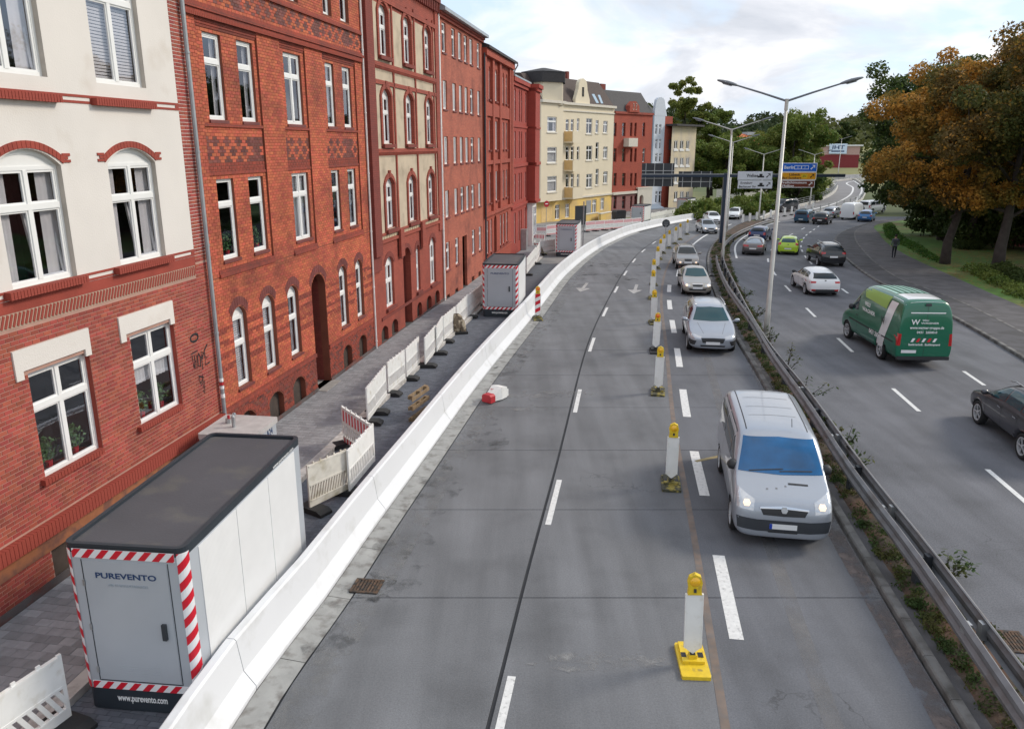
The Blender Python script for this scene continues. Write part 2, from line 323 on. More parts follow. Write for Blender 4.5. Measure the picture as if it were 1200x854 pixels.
PAVE = mat('pale_grey_paver', (.25, .25, .262), .85, var=.12, vs=8, bump=.2, bs=60, island=.16, coord='pos')
BLOCK = mat('dark_grey_block', (.105, .115, .14), .85, var=.15, vs=4, bump=.2, bs=60, island=.2)
SAND = mat('joint_sand', (.075, .072, .07), .95, var=.3, vs=6)
PAINT = mat('road_paint_white', (.66, .66, .65), .7, var=.12, vs=12, bump=.15, bs=60, col2=(.38, .38, .38), c2s=14, c2lo=.56, c2hi=.74)
PAINTW = mat('worn_road_paint', (.42, .41, .40), .75, var=.2, vs=10, col2=(.22, .22, .22), c2s=7, c2lo=.50, c2hi=.68)
PAINTO = mat('road_paint_orange_worn', (.185, .14, .115), .8, var=.2, vs=3, col2=(.15, .13, .12), c2s=5, c2lo=.42, c2hi=.62)
PAINTY = mat('road_paint_yellow_worn', (.30, .24, .12), .8, var=.2, vs=8)
DIRT = mat('verge_soil', (.055, .042, .030), .95, var=.4, vs=2, bump=.8, bs=14, col2=(.10, .055, .035), c2s=1.6)
GRASS = mat('grass', (.085, .17, .03), .9, var=.35, vs=1.5, bump=.8, bs=14, col2=(.15, .13, .045), c2s=.25, c2lo=.48, c2hi=.68)
EARTH = mat('rough_ground', (.07, .085, .035), .95, var=.4, vs=.3, bump=.5, bs=3, col2=(.16, .10, .06), c2s=.12)
BARK = mat('bark', (.050, .040, .035), .95, var=.35, vs=4, bump=1., bs=14)

# ---------------------------------------------------------------- plan of the place
FACU = Vector((.168066, .985776)); FACN = Vector((.985776, -.168066)); FACD = -10.191
def fac(s, d): p = FACU*s+FACN*(FACD+d); return p          # s along the terrace, d metres out from its front
FACROT = math.atan2(FACU.y, FACU.x)
def curve(px, dz=0, extra=()): return Fn([G(x, y, dz) for x, y in px]+list(extra))
FB = curve([(380,703),(420,645),(495,541),(552,462),(622,375),(666,320),(717,283.6),(740,274),(790,262),(844,251),(890,240)], extra=[(-4.05, 6.5), (-3.74, 9.91)])
FJ = curve([(590,780),(612,693),(648,560),(690,400),(712,352),(730,320),(748,297),(775,277)])
FO = curve([(850,854),(815,640),(790,500),(782,420),(775,345),(781,315),(797,290),(822,273),(850,262)])
FM = curve([(1130,854),(1000,640),(883,432),(862.4,398),(838,346),(829,315),(829,300),(836,285),(851.5,271.5),(866,263),(889,256),(927,249.5)], extra=[(5.7, 5)])
FR1 = curve([(1200,830),(1067.7,640),(1006.6,560),(949.6,475),(899,404),(887,383),(853.7,335.5),(841,307),(838.6,284)], .75)
FR2 = curve([(1200,785),(1088,640),(1023,560),(952,464),(900,400),(889,383),(860,330),(848,303.6),(850,284),(860,275),(880.5,265),(909,256),(930,252),(960,249.5)], .75)
FE = curve([(887,372),(868.8,338),(857,305),(857.4,285.6),(882,270),(917,258.6),(960,252),(1000,248)], extra=[(7.7, 8), (7.95, 12), (8.15, 16)])
FK = curve([(1200,423),(1116,373.5),(1035,335),(990,303),(979,288),(980,277),(1001.7,266.7),(1035,259),(1075,254)])
FPM = curve([(1200,393),(1108.7,348.7),(1058,330),(1026.7,310),(1010,293),(1002,280),(1005,270),(1036,260.5),(1078,254.6)])
FPR = curve([(1200,363.4),(1112,324),(1061,300),(1038,285),(1031,276),(1034,262.5),(1082,256)])
LA = curve([(900,305),(908,321),(925,340),(950,366),(990,404),(1061,468),(1184,573)], extra=[G(914,283), G(945,266)])
LB = curve([(954,269),(945,275.5),(939.7,283),(938.7,288.7),(944,301),(950,308),(990,341),(1050,382),(1141,443)])
def struct(o, label=None): return tag(o, label, None, None, 'structure')
def sweep_strip(mb, f, y0, y1, step, d0, d1, dz, mi=0):
    n = max(1, int((y1-y0)/step)); vs = []
    for i in range(n+1):
        y = y0+(y1-y0)*i/n
        for d in (d0, d1): x, yy = f.off(y, d); vs.append((x, yy, zg(yy)+dz))
    mb.add(vs, [(2*i, 2*i+1, 2*i+3, 2*i+2) for i in range(n)], mi)
# ground sheet: graded so it lies just under every road, falling to the lower street beyond
def low(x, y):
    # the lower street left of the bridge
    a = min(1, max(0, (y-100)/14)); b = min(1, max(0, (x-24)/8)); c = min(1, max(0, (FBRL(y)-x+1)/6)) if y > 104 else 0
    return a*b*c
FBRL = curve([(880,262),(917,247),(950,239),(970,231),(981,220),(979,213)], extra=[(108, 220), (140, 262)])
gv = []; gf = []
xs = sorted(set(list(range(-60, 140, 4))+[-1500, -800, -400, -200, -120, -80, 160, 200, 260, 350, 500, 800, 1500])); ys = sorted(set(list(range(-40, 250, 4))+[-300, -100, 270, 300, 350, 420, 500, 600, 700, 800, 900, 1050, 1300, 1800]))
def hill(x, y):
    h = 0
    if y > 330: t = min(1, (y-330)/520); t = t*t*(3-2*t); h = t*(27+7*math.sin(x*.006+1)+4*math.sin(x*.019))
    return h
for y in ys:
    for x in xs:
        gv.append((x, y, zg(y)-.10-5.2*low(x, y)+hill(x, y)+(-.25 if y < 0 else 0)))
nx = len(xs)
for j in range(len(ys)-1):
    for i in range(nx-1): q = j*nx+i; gf.append((q, q+1, q+nx+1, q+nx))
g_ = MB(); g_.add(gv, gf); struct(g_.build('ground', mat('far_ground', (.07, .09, .03), .95, var=.3, vs=.05, col2=(.20, .19, .07), c2s=.012, c2lo=.45, c2hi=.6), smooth=True))
# left carriageway
road = empty('left_carriageway'); tag(road, 'concrete carriageway with lane joints and dashed line, closed lanes beside the white barrier', None, None, 'structure')
b = MB(); strip(b, lambda y: FB(y)-.9, lambda y: FM(y)-.02, 4, 112, 2, -.03, nx=3); struct(b.build('road_base', JOINT, road))
slab_y = [5.3+3.48*i for i in range(31)]
def slab(fa, fb_, a, b_, m):
    q = MB(); n = 3; vs = []
    for i in range(n+1):
        y = a+(b_-a)*i/n
        vs += [(fa(y), y, zg(y)), (fb_(y), y, zg(y))]
    q.add(vs, [(2*i, 2*i+1, 2*i+3, 2*i+2) for i in range(n)])
    q.add([vs[0], vs[1], Vector(vs[1])-Vector((0,0,.03)), Vector(vs[0])-Vector((0,0,.03))], [(0,1,2,3)])
    return q.build('concrete_slab', m, road)
for a, b_ in zip(slab_y[:-1], slab_y[1:]):
    slab(lambda y: FB(y)+.47, lambda y: FJ(y)-.03, a+.01, b_-.012, CONC); slab(lambda y: FJ(y)+.03, lambda y: FO(y)-.01, a+.01, b_-.012, CONC); slab(lambda y: FO(y)+.01, lambda y: FM(y)-.05, a+.01, b_-.012, CONC2)
for i in range(46):          # gutter stones
    a = 5.3+1.75*i
    if a > 84: break
    q = MB(); vs = []
    for y in (a+.006, a+.88, a+1.744):
        for d in (.015, .43): x, yy = FB.off(y, d); vs.append((x, yy, zg(yy)+(.012 if d < .1 else -.012)))
    q.add(vs, [(0,1,3,2), (2,3,5,4)]); q.build('gutter_stone', GUTTER, road)
q = MB(); sweep_strip(q, FO, 4, 84, 1, -.06, .07, .004); q.build('orange_line', PAINTO, road)
for c_ in [9.0, 16.2, 23.4, 30.6, 37.4, 44.4, 51.4, 58.4, 65.4, 72.4]:
    q = MB(); sweep_strip(q, FJ, c_-1.15, c_+1.15, .6, .10, .225, .004); q.build('lane_dash', PAINT, road)
y = 5.7
while y < 48:
    q = MB(); sweep_strip(q, FO, y, y+2.7, .7, .30, .53, .004); q.build('block_marking', PAINT, road); y += 5.4
q = MB(); sweep_strip(q, FO, 50, 96, 1.5, .75, .93, .004); q.build('solid_line', PAINT, road)
def ring_stain(mb, cx, cy, rx, ry, rot, seed, dz):
    r = random.Random(seed); n = 28; vs = [(cx, cy, zg(cy)+dz)]
    for k in range(n):
        a = 2*math.pi*k/n; u = rx*math.cos(a)*(1+r.uniform(-.25, .2)); v = ry*math.sin(a)*(1+r.uniform(-.25, .2))
        x = cx+u*math.cos(rot)-v*math.sin(rot); yy = cy+u*math.sin(rot)+v*math.cos(rot); vs.append((x, yy, zg(yy)+dz))
    mb.add(vs, [(0, k+1, (k+1) % n+1) for k in range(n)])
def stain_mat(name, col, lo, hi, sc):
    m = mat(name, col, .8, var=.2); n, l, b = nodes(m); g = n.new('ShaderNodeNewGeometry'); q = n.new('ShaderNodeTexNoise'); q.inputs['Scale'].default_value = sc; q.inputs['Detail'].default_value = 9; q.inputs['Roughness'].default_value = .7; l.new(g.outputs['Position'], q.inputs['Vector'])
    r = n.new('ShaderNodeMapRange'); r.inputs[1].default_value = lo; r.inputs[2].default_value = hi; l.new(q.outputs[0], r.inputs[0]); l.new(r.outputs[0], b.inputs['Alpha']); return m
ST1 = stain_mat('oil_stain', (.035, .036, .038), .50, .66, 2.2); ST2 = stain_mat('tar_smudge', (.07, .072, .075), .52, .85, 1.6); ST3 = stain_mat('lime_wash', (.25, .25, .25), .48, .75, 3.0)
for i, (px, py, rx, ry, rot, m) in enumerate([(720,311,1.9,.9,.2,ST1),(702,322,1.5,.35,.1,ST1),(733,326,1.6,.45,1.9,ST1),(635,462,1.6,.4,.1,ST3),(622,478,.9,.3,.1,ST3),(700,775,1.0,.25,0,ST3),(500,570,.9,1.8,.1,ST2),(470,650,.7,1.6,.05,ST2),(560,505,.8,1.7,.15,ST2),(600,420,.8,3.0,-.15,ST2),(632,375,.8,3.4,-.2,ST2),(668,335,.9,4.2,-.25,ST2),(390,730,.5,1.2,0,ST2),(690,292,1.6,3,.3,ST2),(440,690,.42,.42,0,ST1)]):
    q = MB(); x, y = G(px, py); ring_stain(q, x, y, rx, ry, rot, i, .006+.0004*i); struct(q.build('road_stain', m, road))
q = MB()   # pale dirty margin beside the gutter, tyre-scuffed band in the open lane
sweep_strip(q, FB, 5, 60, 1, .5, 1.05, .0025); struct(q.build('dusty_margin', stain_mat('pale_dust', (.24, .24, .24), .45, .85, 2.6), road))
q = MB(); sweep_strip(q, FO, 5, 60, 1, 1.35, 1.62, .0025); sweep_strip(q, FO, 5, 60, 1, 2.9, 3.12, .0025); struct(q.build('tyre_scuff', stain_mat('tyre_scuff_pale', (.22, .215, .215), .30, .95, 1.1), road))
q = MB(); sweep_strip(q, FM, 5, 24, 1, -.38, -.06, .005); struct(q.build('worn_edge', stain_mat('worn_reddish_edge', (.125, .10, .092), .40, .62, 1.5), road))
def arrow(px, py, sc=1.):
    x, y = G(px, py); d = FJ.dir(y); q = MB(); e = Vector((d.y, -d.x))
    def P(a, t): p = Vector((x, y))+e*a*sc+d*t*sc; return (p.x, p.y, zg(p.y)+.004)
    q.add([P(-.09, 2.2), P(.09, 2.2), P(.09, 0), P(-.09, 0), P(-.42, .1), P(.42, .1), P(0, -1.3)], [(0,1,2,3), (4,5,6)]); q.build('road_arrow', PAINTW, road)
arrow(683, 338); arrow(744, 340)
q = MB(); x, y = G(836, 537); q.obox((x-.5, y-.2, .003), (x+.6, y+.35, .003), .12, .003); q.build('yellow_mark', PAINTY, road)
def grate(px, py, rz, parent, w=.5, l=.5):
    x, y = G(px, py); e = empty('drain_grate', (x, y, zg(y)+.004), rz, parent=parent)
    f = MB(); f.box(-w/2-.05, w/2+.05, -l/2-.05, l/2+.05, -.02, .001); f.build('pit', INK, e)
    f = MB(); f.box(-w/2-.05, -w/2, -l/2-.05, l/2+.05, 0, .02); f.box(w/2, w/2+.05, -l/2-.05, l/2+.05, 0, .02); f.box(-w/2, w/2, -l/2-.05, -l/2, 0, .02); f.box(-w/2, w/2, l/2, l/2+.05, 0, .02)
    RUST = bpy.data.materials.get('rusty_iron') or mat('rusty_iron', (.12, .075, .05), .85, .3, var=.4, vs=20, col2=(.05, .045, .04), c2s=12)
    f.build('rim', RUST, e)
    for k in range(7): f = MB(); t = -w/2+w*(k+.5)/7; f.box(t-.018, t+.018, -l/2, l/2, 0, .018); f.build('bar', RUST, e)
    return e
de = grate(430, 687, math.radians(-8), None, .42, .36); tag(de, 'rusty drain grate in the concrete gutter of the closed lane', 'drain grate')
de = grate(1186, 752, math.radians(-8), None, .36, .5); tag(de, 'drain grate in the asphalt beside the guard rail, at the right edge', 'drain grate')
# way over the bridge
FBRR = curve([(892,266),(930,256),(965,248),(1000,239),(1011,229),(1012,219),(1003,212),(990,205)], extra=[(150, 255)])
br = empty('bridge_ramp'); tag(br, 'raised concrete road ramp curving away over the lower street', None, None, 'structure')
ya = G(880, 262)[1]
q = MB(); strip(q, FBRL, FBRR, ya+4, 262, 3, .0, nx=2); struct(q.build('bridge_deck', mat('bridge_deck_asphalt', (.20, .195, .20), .9, var=.1, vs=.2), br))
def par(f, y0, y1, d, prof, m, nm, p, stepn=40):
    q = MB(); sweep(q, f, [(d+a, z) for a, z in prof], [y0+(y1-y0)*i/stepn for i in range(stepn+1)]); return q.build(nm, m, p)
KP = mat('pale_parapet_concrete', (.50, .48, .44), .85, var=.12, vs=1)
par(FBRL, ya+6, 225, 0, [(-.3, -1.3), (.15, -1.3), (.15, .35), (-.3, .35)], KP, 'parapet', br)
par(FBRL, ya+24, 225, -.2, [(-.3, -2.6), (-.1, -2.6), (-.1, -.1), (-.3, -.1)], mat('weathered_girder_concrete', (.24, .22, .21), .9, var=.25, vs=.6), 'girder', br)
q = MB()
for i in range(34):
    y = ya+26+i*2.6; x, yy = FBRL.off(y, -.08); z = zg(yy); q.box(x-.03, x+.03, yy-.03, yy+.03, z+.3, z+1.25)
    x2, y2 = FBRL.off(y+2.6, -.08); z2 = zg(y2)
    for h in (.62, .92, 1.22): q.obox((x, yy, z+h), (x2, y2, z2+h), .04, .05)
q.build('bridge_railing', GREYM, br)
for i in range(5):
    y = ya+34+i*14; x, yy = FBRL.off(y, .9); q = MB(); q.cbox((x, yy, zg(yy)-4), (.9, .9, 6.2)); q.build('pillar', KP, br)
for f, d, a, b_ in ((FBRL, 3.1, ya+22, 200), (FBRR, -.5, ya+14, 200)):
    q = MB(); sweep_strip(q, f, a, b_, 2, d-.16, d+.16, .01); q.build('edge_line', PAINT, br)
par(FBRR, ya+16, 215, .1, [(0, -1), (.25, -1), (.25, .3), (0, .3)], KP, 'parapet', br)
q = MB()
for i in range(30):
    y = ya+14+i*3; x, yy = FBRR.off(y, .2); z = zg(yy); q.box(x-.04, x+.04, yy-.04, yy+.04, z, z+1.1); x2, y2 = FBRR.off(y+3, .2); q.obox((x, yy, z+1.05), (x2, y2, zg(y2)+1.05), .06, .06); q.obox((x, yy, z+.6), (x2, y2, zg(y2)+.6), .05, .05)
q.build('bridge_railing', GREYM, br)
# right carriageway
rr = empty('right_carriageway'); tag(rr, 'dark asphalt carriageway with dashed lane lines right of the guard rails', None, None, 'structure')
q = MB(); strip(q, FE, FK, 4, 108, 1.5, 0, nx=2); struct(q.build('asphalt_surface', ASPH, rr))
def dashes(f, ys, ln, w=.13):
    for c_ in ys:
        q = MB(); sweep_strip(q, f, c_-ln/2, c_+ln/2, .5, -w/2, w/2, .006); q.build('lane_dash', PAINT, rr)
ysA = [G(*p)[1] for p in ((1240,622),(1184,573),(1061,468),(990,404),(950,366),(921,338),(909,320),(900,305),(905,292),(913,283),(925,275),(940,268))]
dashes(LA, ysA, 2.3)
ysB = [G(*p)[1] for p in ((1190,470),(1141,443),(1060,390),(1010,356),(990,341),(964,320),(950,308),(944,301),(940,294),(938.7,288.7),(939.7,283),(941,279),(945,275.5),(950,272),(954,269),(962,265.5),(972,262),(984,259))]
dashes(LB, ysB, 1.7)
q = MB(); sweep_strip(q, FE, 60, 100, 1.5, .35, .5, .006); q.build('edge_line', PAINT, rr)
# kerbs
def kerbs(f, y0, y1, d0, d1, h, m, parent, nm='kerb_stone', ln=1.0):
    y = y0
    while y < y1:
        l_ = ln if y < 50 else ln*3
        q = MB(); sweep(q, f, [(d0, -.1), (d1, -.1), (d1, h), (d0+.02*(1 if d1 > d0 else -1), h), (d0, h-.03)], [y+.006, y+l_-.006]); q.build(nm, m, parent); y += l_
med = empty('median_strip'); tag(med, 'planted median strip of soil and weeds between the carriageways', None, None, 'structure')
kerbs(FM, 4.5, 92, 0, .16, .10, KERB, med)
kerbs(FE, 4.5, 60, -.0, -.13, .07, KERB, med)
q = MB(); sweep_strip(q, FM, 4.5, 60, 1, .165, .38, .085); struct(q.build('median_flagstones', PATHM, med))
vs = []; fs = []; ny = 0; r_ = random.Random(3)
yy_ = [4.5+i*.5 for i in range(190)]
for y in yy_:
    a = FM(y)+(.33 if y < 60 else .17); b_ = FE(y)-.12
    for k in range(7): vs.append((a+(b_-a)*k/6, y, zg(y)+.08+(.07*r_.random()+.05*math.sin(k*math.pi/6) if 0 < k < 6 else 0)))
for j in range(len(yy_)-1):
    for k in range(6): q0 = j*7+k; fs.append((q0, q0+1, q0+8, q0+7))
q = MB(); q.add(vs, fs); struct(q.build('median_soil', DIRT, med, smooth=True))
# right path, footway, lawn
pf = empty('cycle_path'); tag(pf, 'dark cycle path and lighter footway behind the right kerb', None, None, 'structure')
kerbs(FK, 20, 100, 0, .16, .12, KERB, pf)
q = MB(); strip(q, lambda y: FK(y)+.165, lambda y: FPM(y)-.03, 18, 104, 1.5, .11, nx=2); struct(q.build('cycle_lane', PATHM, pf))
q = MB(); sweep_strip(q, FPM, 18, 104, 1.5, -.06, .06, .116); struct(q.build('edging_line', KERB, pf))
q = MB(); strip(q, lambda y: FPM(y)+.03, lambda y: FPR(y), 18, 104, 1.5, .112, nx=2); struct(q.build('footway', PATH2, pf))
q = MB(); strip(q, lambda y: FPR(y)+.0, lambda y: FPR(y)+60, 12, 130, 2, .09, nx=20); struct(q.build('lawn', GRASS, None, smooth=True))
# pavement in front of the terrace
sw = empty('pavement'); tag(sw, 'pale paved footway in front of the brick terrace', None, None, 'structure')
def fquad(mb, s0, s1, d0, d1, dz, n=1):
    vs = []
    for i in range(n+1):
        s_ = s0+(s1-s0)*i/n
        for d in (d0, d1): p = fac(s_, d); vs.append((p.x, p.y, zg(p.y)+dz))
    mb.add(vs, [(2*i, 2*i+1, 2*i+3, 2*i+2) for i in range(n)])
q = MB(); fquad(q, 2, 68, -.3, 2.15, .088, 33); struct(q.build('pavement_bed', SAND, sw))
def paver_mesh(w, l_, h=.012):
    m = MB(); c_ = .008
    m.add([(c_, c_, h), (w-c_, c_, h), (w-c_, l_-c_, h), (c_, l_-c_, h), (0, 0, h-.006), (w, 0, h-.006), (w, l_, h-.006), (0, l_, h-.006), (0, 0, -.01), (w, 0, -.01), (w, l_, -.01), (0, l_, -.01)],
          [(0,1,2,3), (4,5,1,0), (5,6,2,1), (6,7,3,2), (7,4,0,3), (8,9,5,4), (9,10,6,5), (10,11,7,6), (11,8,4,7)]); return m
pm_near = paver_mesh(.196, .246)
cnt = 0; far = MB(); pme = pm_near.mesh('paver', PAVE)
PVAR = [mat('paver_tone', (.25*k, .25*k, .262*k), .85, var=.15, vs=7, bump=.25, bs=60) for k in (.8, .9, 1., 1.1, 1.2)]
pmeshes = []
for m_ in PVAR: me = pme.copy(); me.materials[0] = m_; pmeshes.append(me)
s_ = 7.4; row = 0
while s_ < 56:
    d = .04-(.125 if row % 2 else 0)
    while d < 2.12:
        d0 = max(d, .04); d1 = min(d+.25, 2.13)
        if d1-d0 > .05:
            p = fac(s_, d0); z = zg(p.y)+.092+random.uniform(-.0015, .0015)
            if cnt < 290 and s_ > 8.2 and d1-d0 > .2 and d < 2.2 and s_ < 16:
                o = link('paver', random.choice(pmeshes), sw, (p.x, p.y, z), (0, 0, FACROT)); o.scale = (1, -(d1-d0)/.25, 1); cnt += 1
            else:
                mm_ = paver_mesh(.196, d1-d0-.004); cs, sn = math.cos(FACROT), math.sin(FACROT)
                far.add([(p.x+vx*cs+vy*sn, p.y+vx*sn-vy*cs, z+vz) for vx, vy, vz in mm_.v], mm_.f)
        d += .25
    s_ += .2; row += 1
far.recalc = False; tag(far.build('paver', PAVE, sw), None, None, None, 'stuff')
q = MB(); fquad(q, 56, 68, .04, 2.13, .098, 6); struct(q.build('far_pavement', mat('far_pavement', (.23, .235, .25), .9, var=.1), sw))
s_ = 5
while s_ < 60:
    q = MB()
    vs = []
    for (a, d, z) in ((s_, 2.15, -.1), (s_+.99, 2.15, -.1), (s_+.99, 2.40, -.1), (s_, 2.40, -.1), (s_, 2.15, .115), (s_+.99, 2.15, .115), (s_+.99, 2.40, .115), (s_, 2.40, .115)): p = fac(a, d); vs.append((p.x, p.y, zg(p.y)+z))
    q.add(vs, [(4,5,6,7), (0,1,5,4), (1,2,6,5), (2,3,7,6), (3,0,4,7)]); q.build('kerb_stone', KERBW, sw); s_ += 1.
lane = empty('service_lane'); tag(lane, 'lane of dark grey paving blocks between pavement and white barrier', None, None, 'structure')
q = MB(); vs = []
for i in range(35):
    s_ = 2+i*2; p = fac(s_, 2.4); vs.append((p.x, p.y, zg(p.y)-.008)); vs.append((FB(p.y)-.3, p.y, zg(p.y)-.008))
q.add(vs, [(2*i, 2*i+1, 2*i+3, 2*i+2) for i in range(34)]); struct(q.build('block_bed', mat('block_bed', (.085, .093, .11), .95, var=.2), lane))
blk = MB(); blk.recalc = False; s_ = 7.0; row = 0; cs, sn = math.cos(FACROT), math.sin(FACROT)
while s_ < 40:
    p0 = fac(s_, 2.4); dmax = (FB(p0.y)-.45-p0.x)/.985+2.4
    d = 2.41-(.1 if row % 2 else 0)
    while d < dmax:
        d0 = max(d, 2.41); w_ = min(.2, d+.2-d0)-.006
        p = fac(s_, d0); z = zg(p.y)+random.uniform(-.001, .002); l_ = .094
        a = (p.x, p.y); q1 = (p.x+l_*cs, p.y+l_*sn); q2 = (q1[0]+w_*sn, q1[1]-w_*cs); q3 = (p.x+w_*sn, p.y-w_*cs)
        if w_ > .03: blk.add([(*a, z), (*q3, z), (*q2, z), (*q1, z), (*a, z-.01), (*q3, z-.01), (*q2, z-.01), (*q1, z-.01)], [(0,1,2,3), (4,5,1,0), (5,6,2,1), (6,7,3,2), (7,4,0,3)])
        d += .2
    s_ += .1; row += 1
tag(blk.build('paving_block', BLOCK, lane), None, None, None, 'stuff')
# side street and yard by the yellow house
q = MB(); yb = fac(58, 2.4).y
q = MB(); strip(q, lambda y: -40 if y > 66 else fac(y/.9857-1.7, 2.4).x, lambda y: FB(y)-.3, yb-2, 122, 2, -.02 if False else .0, nx=6); struct(q.build('side_street', mat('side_street_concrete', (.235, .23, .225), .9, var=.15, vs=.6, col2=(.16, .16, .165), c2s=.35, c2lo=.5, c2hi=.6)))
# white barrier wall
bw = empty('barrier_wall', (0, 0, 0), 0, 'long white concrete barrier wall curving along the closed lanes', 'barrier')
prof = [(0, 0), (0, .07), (-.17, .30), (-.24, .80), (-.27, .83), (-.38, .83), (-.41, .80), (-.47, .30), (-.62, .07), (-.62, 0)]
y = 4.0
while y < 118:
    ln = 5.85 if y < 60 else 7
    ln2 = ln*FB.dir(y).y
    q = MB(); sweep(q, FB, prof, [y+.008]+[y+ln2*k/5 for k in (1, 2, 3, 4)]+[y+ln2-.008]); q.build('barrier_segment', BARR, bw)
    y += ln2



# ---------------------------------------------------------------- buildings
MORT = mat('mortar', (.42, .25, .20), .95, var=.15, vs=2, bump=.3, bs=40)
MORT2 = mat('red_mortar', (.20, .06, .035), .95, var=.2, vs=2)
BR1 = mat('dark_red_brick', (.33, .068, .046), .8, var=.22, vs=1.1, island=.24, bump=.3, bs=50, coord='obj', col2=(.22, .048, .038), c2s=.9, c2lo=.5, c2hi=.75)
BR1B = mat('red_trim_brick', (.30, .050, .032), .8, var=.22, vs=1.6, bump=.3, bs=50, coord='obj')
BR2 = mat('orange_brick', (.47, .108, .052), .8, var=.22, vs=.8, island=.22, bump=.3, bs=50, coord='obj', col2=(.20, .045, .030), c2s=.6, c2lo=.50, c2hi=.74)
BR2D = mat('dark_glazed_brick', (.16, .045, .035), .6, var=.35, vs=2, island=.35, bump=.3, bs=50, coord='obj')

RENDER = mat('off_white_render', (.70, .66, .62), .9, var=.05, vs=.8, bump=.25, bs=35, coord='obj', col2=(.58, .52, .46), c2s=.9, c2lo=.60, c2hi=.80)
RENDG = mat('darker_reveal_render', (.48, .43, .38), .9, var=.15, vs=2, bump=.2, coord='obj')  # darker, browner render on the window reveals
BEIGE = mat('beige_render', (.52, .43, .32), .9, var=.12, vs=1.2, bump=.25, bs=30, coord='obj', col2=(.33, .27, .20), c2s=1.3, c2lo=.5, c2hi=.75)
B3M = brick_mat('red_brick_wall', (.37, .078, .048), (.30, .062, .04), (.20, .05, .035))
B3D = brick_mat('oxblood_brick', (.23, .045, .032), (.19, .038, .028), (.14, .03, .022))
B4M = brick_mat('weathered_red_brick', (.46, .125, .072), (.37, .09, .055), (.30, .14, .10), dirt=.4)
B5M = brick_mat('bright_red_brick', (.42, .085, .048), (.35, .068, .04), (.22, .05, .035), dirt=.2)
B6M = brick_mat('deep_red_brick', (.39, .060, .040), (.34, .052, .036), (.20, .03, .022), dirt=.12)
PLINTH = mat('stained_plinth', (.10, .085, .085), .9, var=.35, vs=1.3, bump=.4, bs=25, coord='obj', col2=(.17, .055, .04), c2s=1.4)
BR2R = brick_mat('red_brick_string', (.36, .060, .034), (.25, .045, .028), (.16, .045, .03), dirt=.45, bw=.075, bh=.12)
STEPM = mat('stone_step', (.30, .28, .26), .85, var=.15, vs=5, bump=.2)
ZINC = mat('zinc_gutter', (.36, .40, .43), .45, .5, var=.1)
PIPE = mat('grey_downpipe', (.34, .36, .38), .5, .3, var=.15, vs=3)
DOORM = mat('dark_door', (.035, .028, .025), .5, var=.2)
SLATE = mat('dark_roof_slate', (.035, .033, .036), .75, var=.25, vs=3, bump=.5, bs=12, coord='obj')
TILE = mat('brown_roof_tile', (.06, .04, .034), .8, var=.3, vs=5, bump=.6, bs=10, coord='obj')
CELL = mat('cellar_shutter', (.060, .045, .038), .8, var=.3, vs=4)

def arcpts(s0, s1, z1, rise, n=10, point=0.):
    w = s1-s0
    if rise <= 0: return [(s0, z1), (s1, z1)]
    R = (w*w/4+rise*rise)/(2*rise); cz = z1+rise-R; cx = (s0+s1)/2; a = math.asin(min(1, w/2/R))
    if rise > w/2: return [(cx-w/2*math.cos(math.pi*k/n), z1+rise*math.sin(math.pi*k/n)) for k in range(n+1)]
    return [(cx+R*math.sin(-a+2*a*k/n), cz+R*math.cos(-a+2*a*k/n)) for k in range(n+1)]
def wall(mb, s0, s1, z0, z1, holes, y=0, depth=.22, mi=0, rmi=None):
    rmi = mi if rmi is None else rmi
    H_ = [h for h in holes if h[1] > s0 and h[0] < s1 and h[3]+h[4] > z0 and h[2] < z1]
    X = sorted(set([s0, s1]+[min(max(v, s0), s1) for h in H_ for v in h[:2]])); Z = sorted(set([z0, z1]+[min(max(v, z0), z1) for h in H_ for v in (h[2], h[3]+h[4])]))
    for i in range(len(X)-1):
        for j in range(len(Z)-1):
            cx = (X[i]+X[i+1])/2; cz = (Z[j]+Z[j+1])/2
            if any(h[0] < cx < h[1] and h[2] < cz < h[3]+h[4] for h in H_): continue
            mb.add([(X[i], y, Z[j]), (X[i+1], y, Z[j]), (X[i+1], y, Z[j+1]), (X[i], y, Z[j+1])], [(0, 1, 2, 3)], mi)
    for h in H_:
        a, b_, c_, d, r = h[:5]; top = arcpts(a, b_, d, r)
        if r > 0:
            zt = d+r
            for p, q_ in zip(top[:-1], top[1:]): mb.add([(p[0], y, p[1]), (q_[0], y, q_[1]), (q_[0], y, zt), (p[0], y, zt)], [(0, 1, 2, 3)], mi)
        for p, q_ in zip(top[:-1], top[1:]): mb.add([(p[0], y, p[1]), (q_[0], y, q_[1]), (q_[0], y+depth, q_[1]), (p[0], y+depth, p[1])], [(3, 2, 1, 0)], rmi)
        mb.add([(a, y, c_), (a, y, d), (a, y+depth, d), (a, y+depth, c_)], [(0, 1, 2, 3)], rmi)
        mb.add([(b_, y, c_), (b_, y, d), (b_, y+depth, d), (b_, y+depth, c_)], [(3, 2, 1, 0)], rmi)
        mb.add([(a, y, c_), (b_, y, c_), (b_, y+depth, c_), (a, y+depth, c_)], [(0, 1, 2, 3)], rmi)
_wc = {}
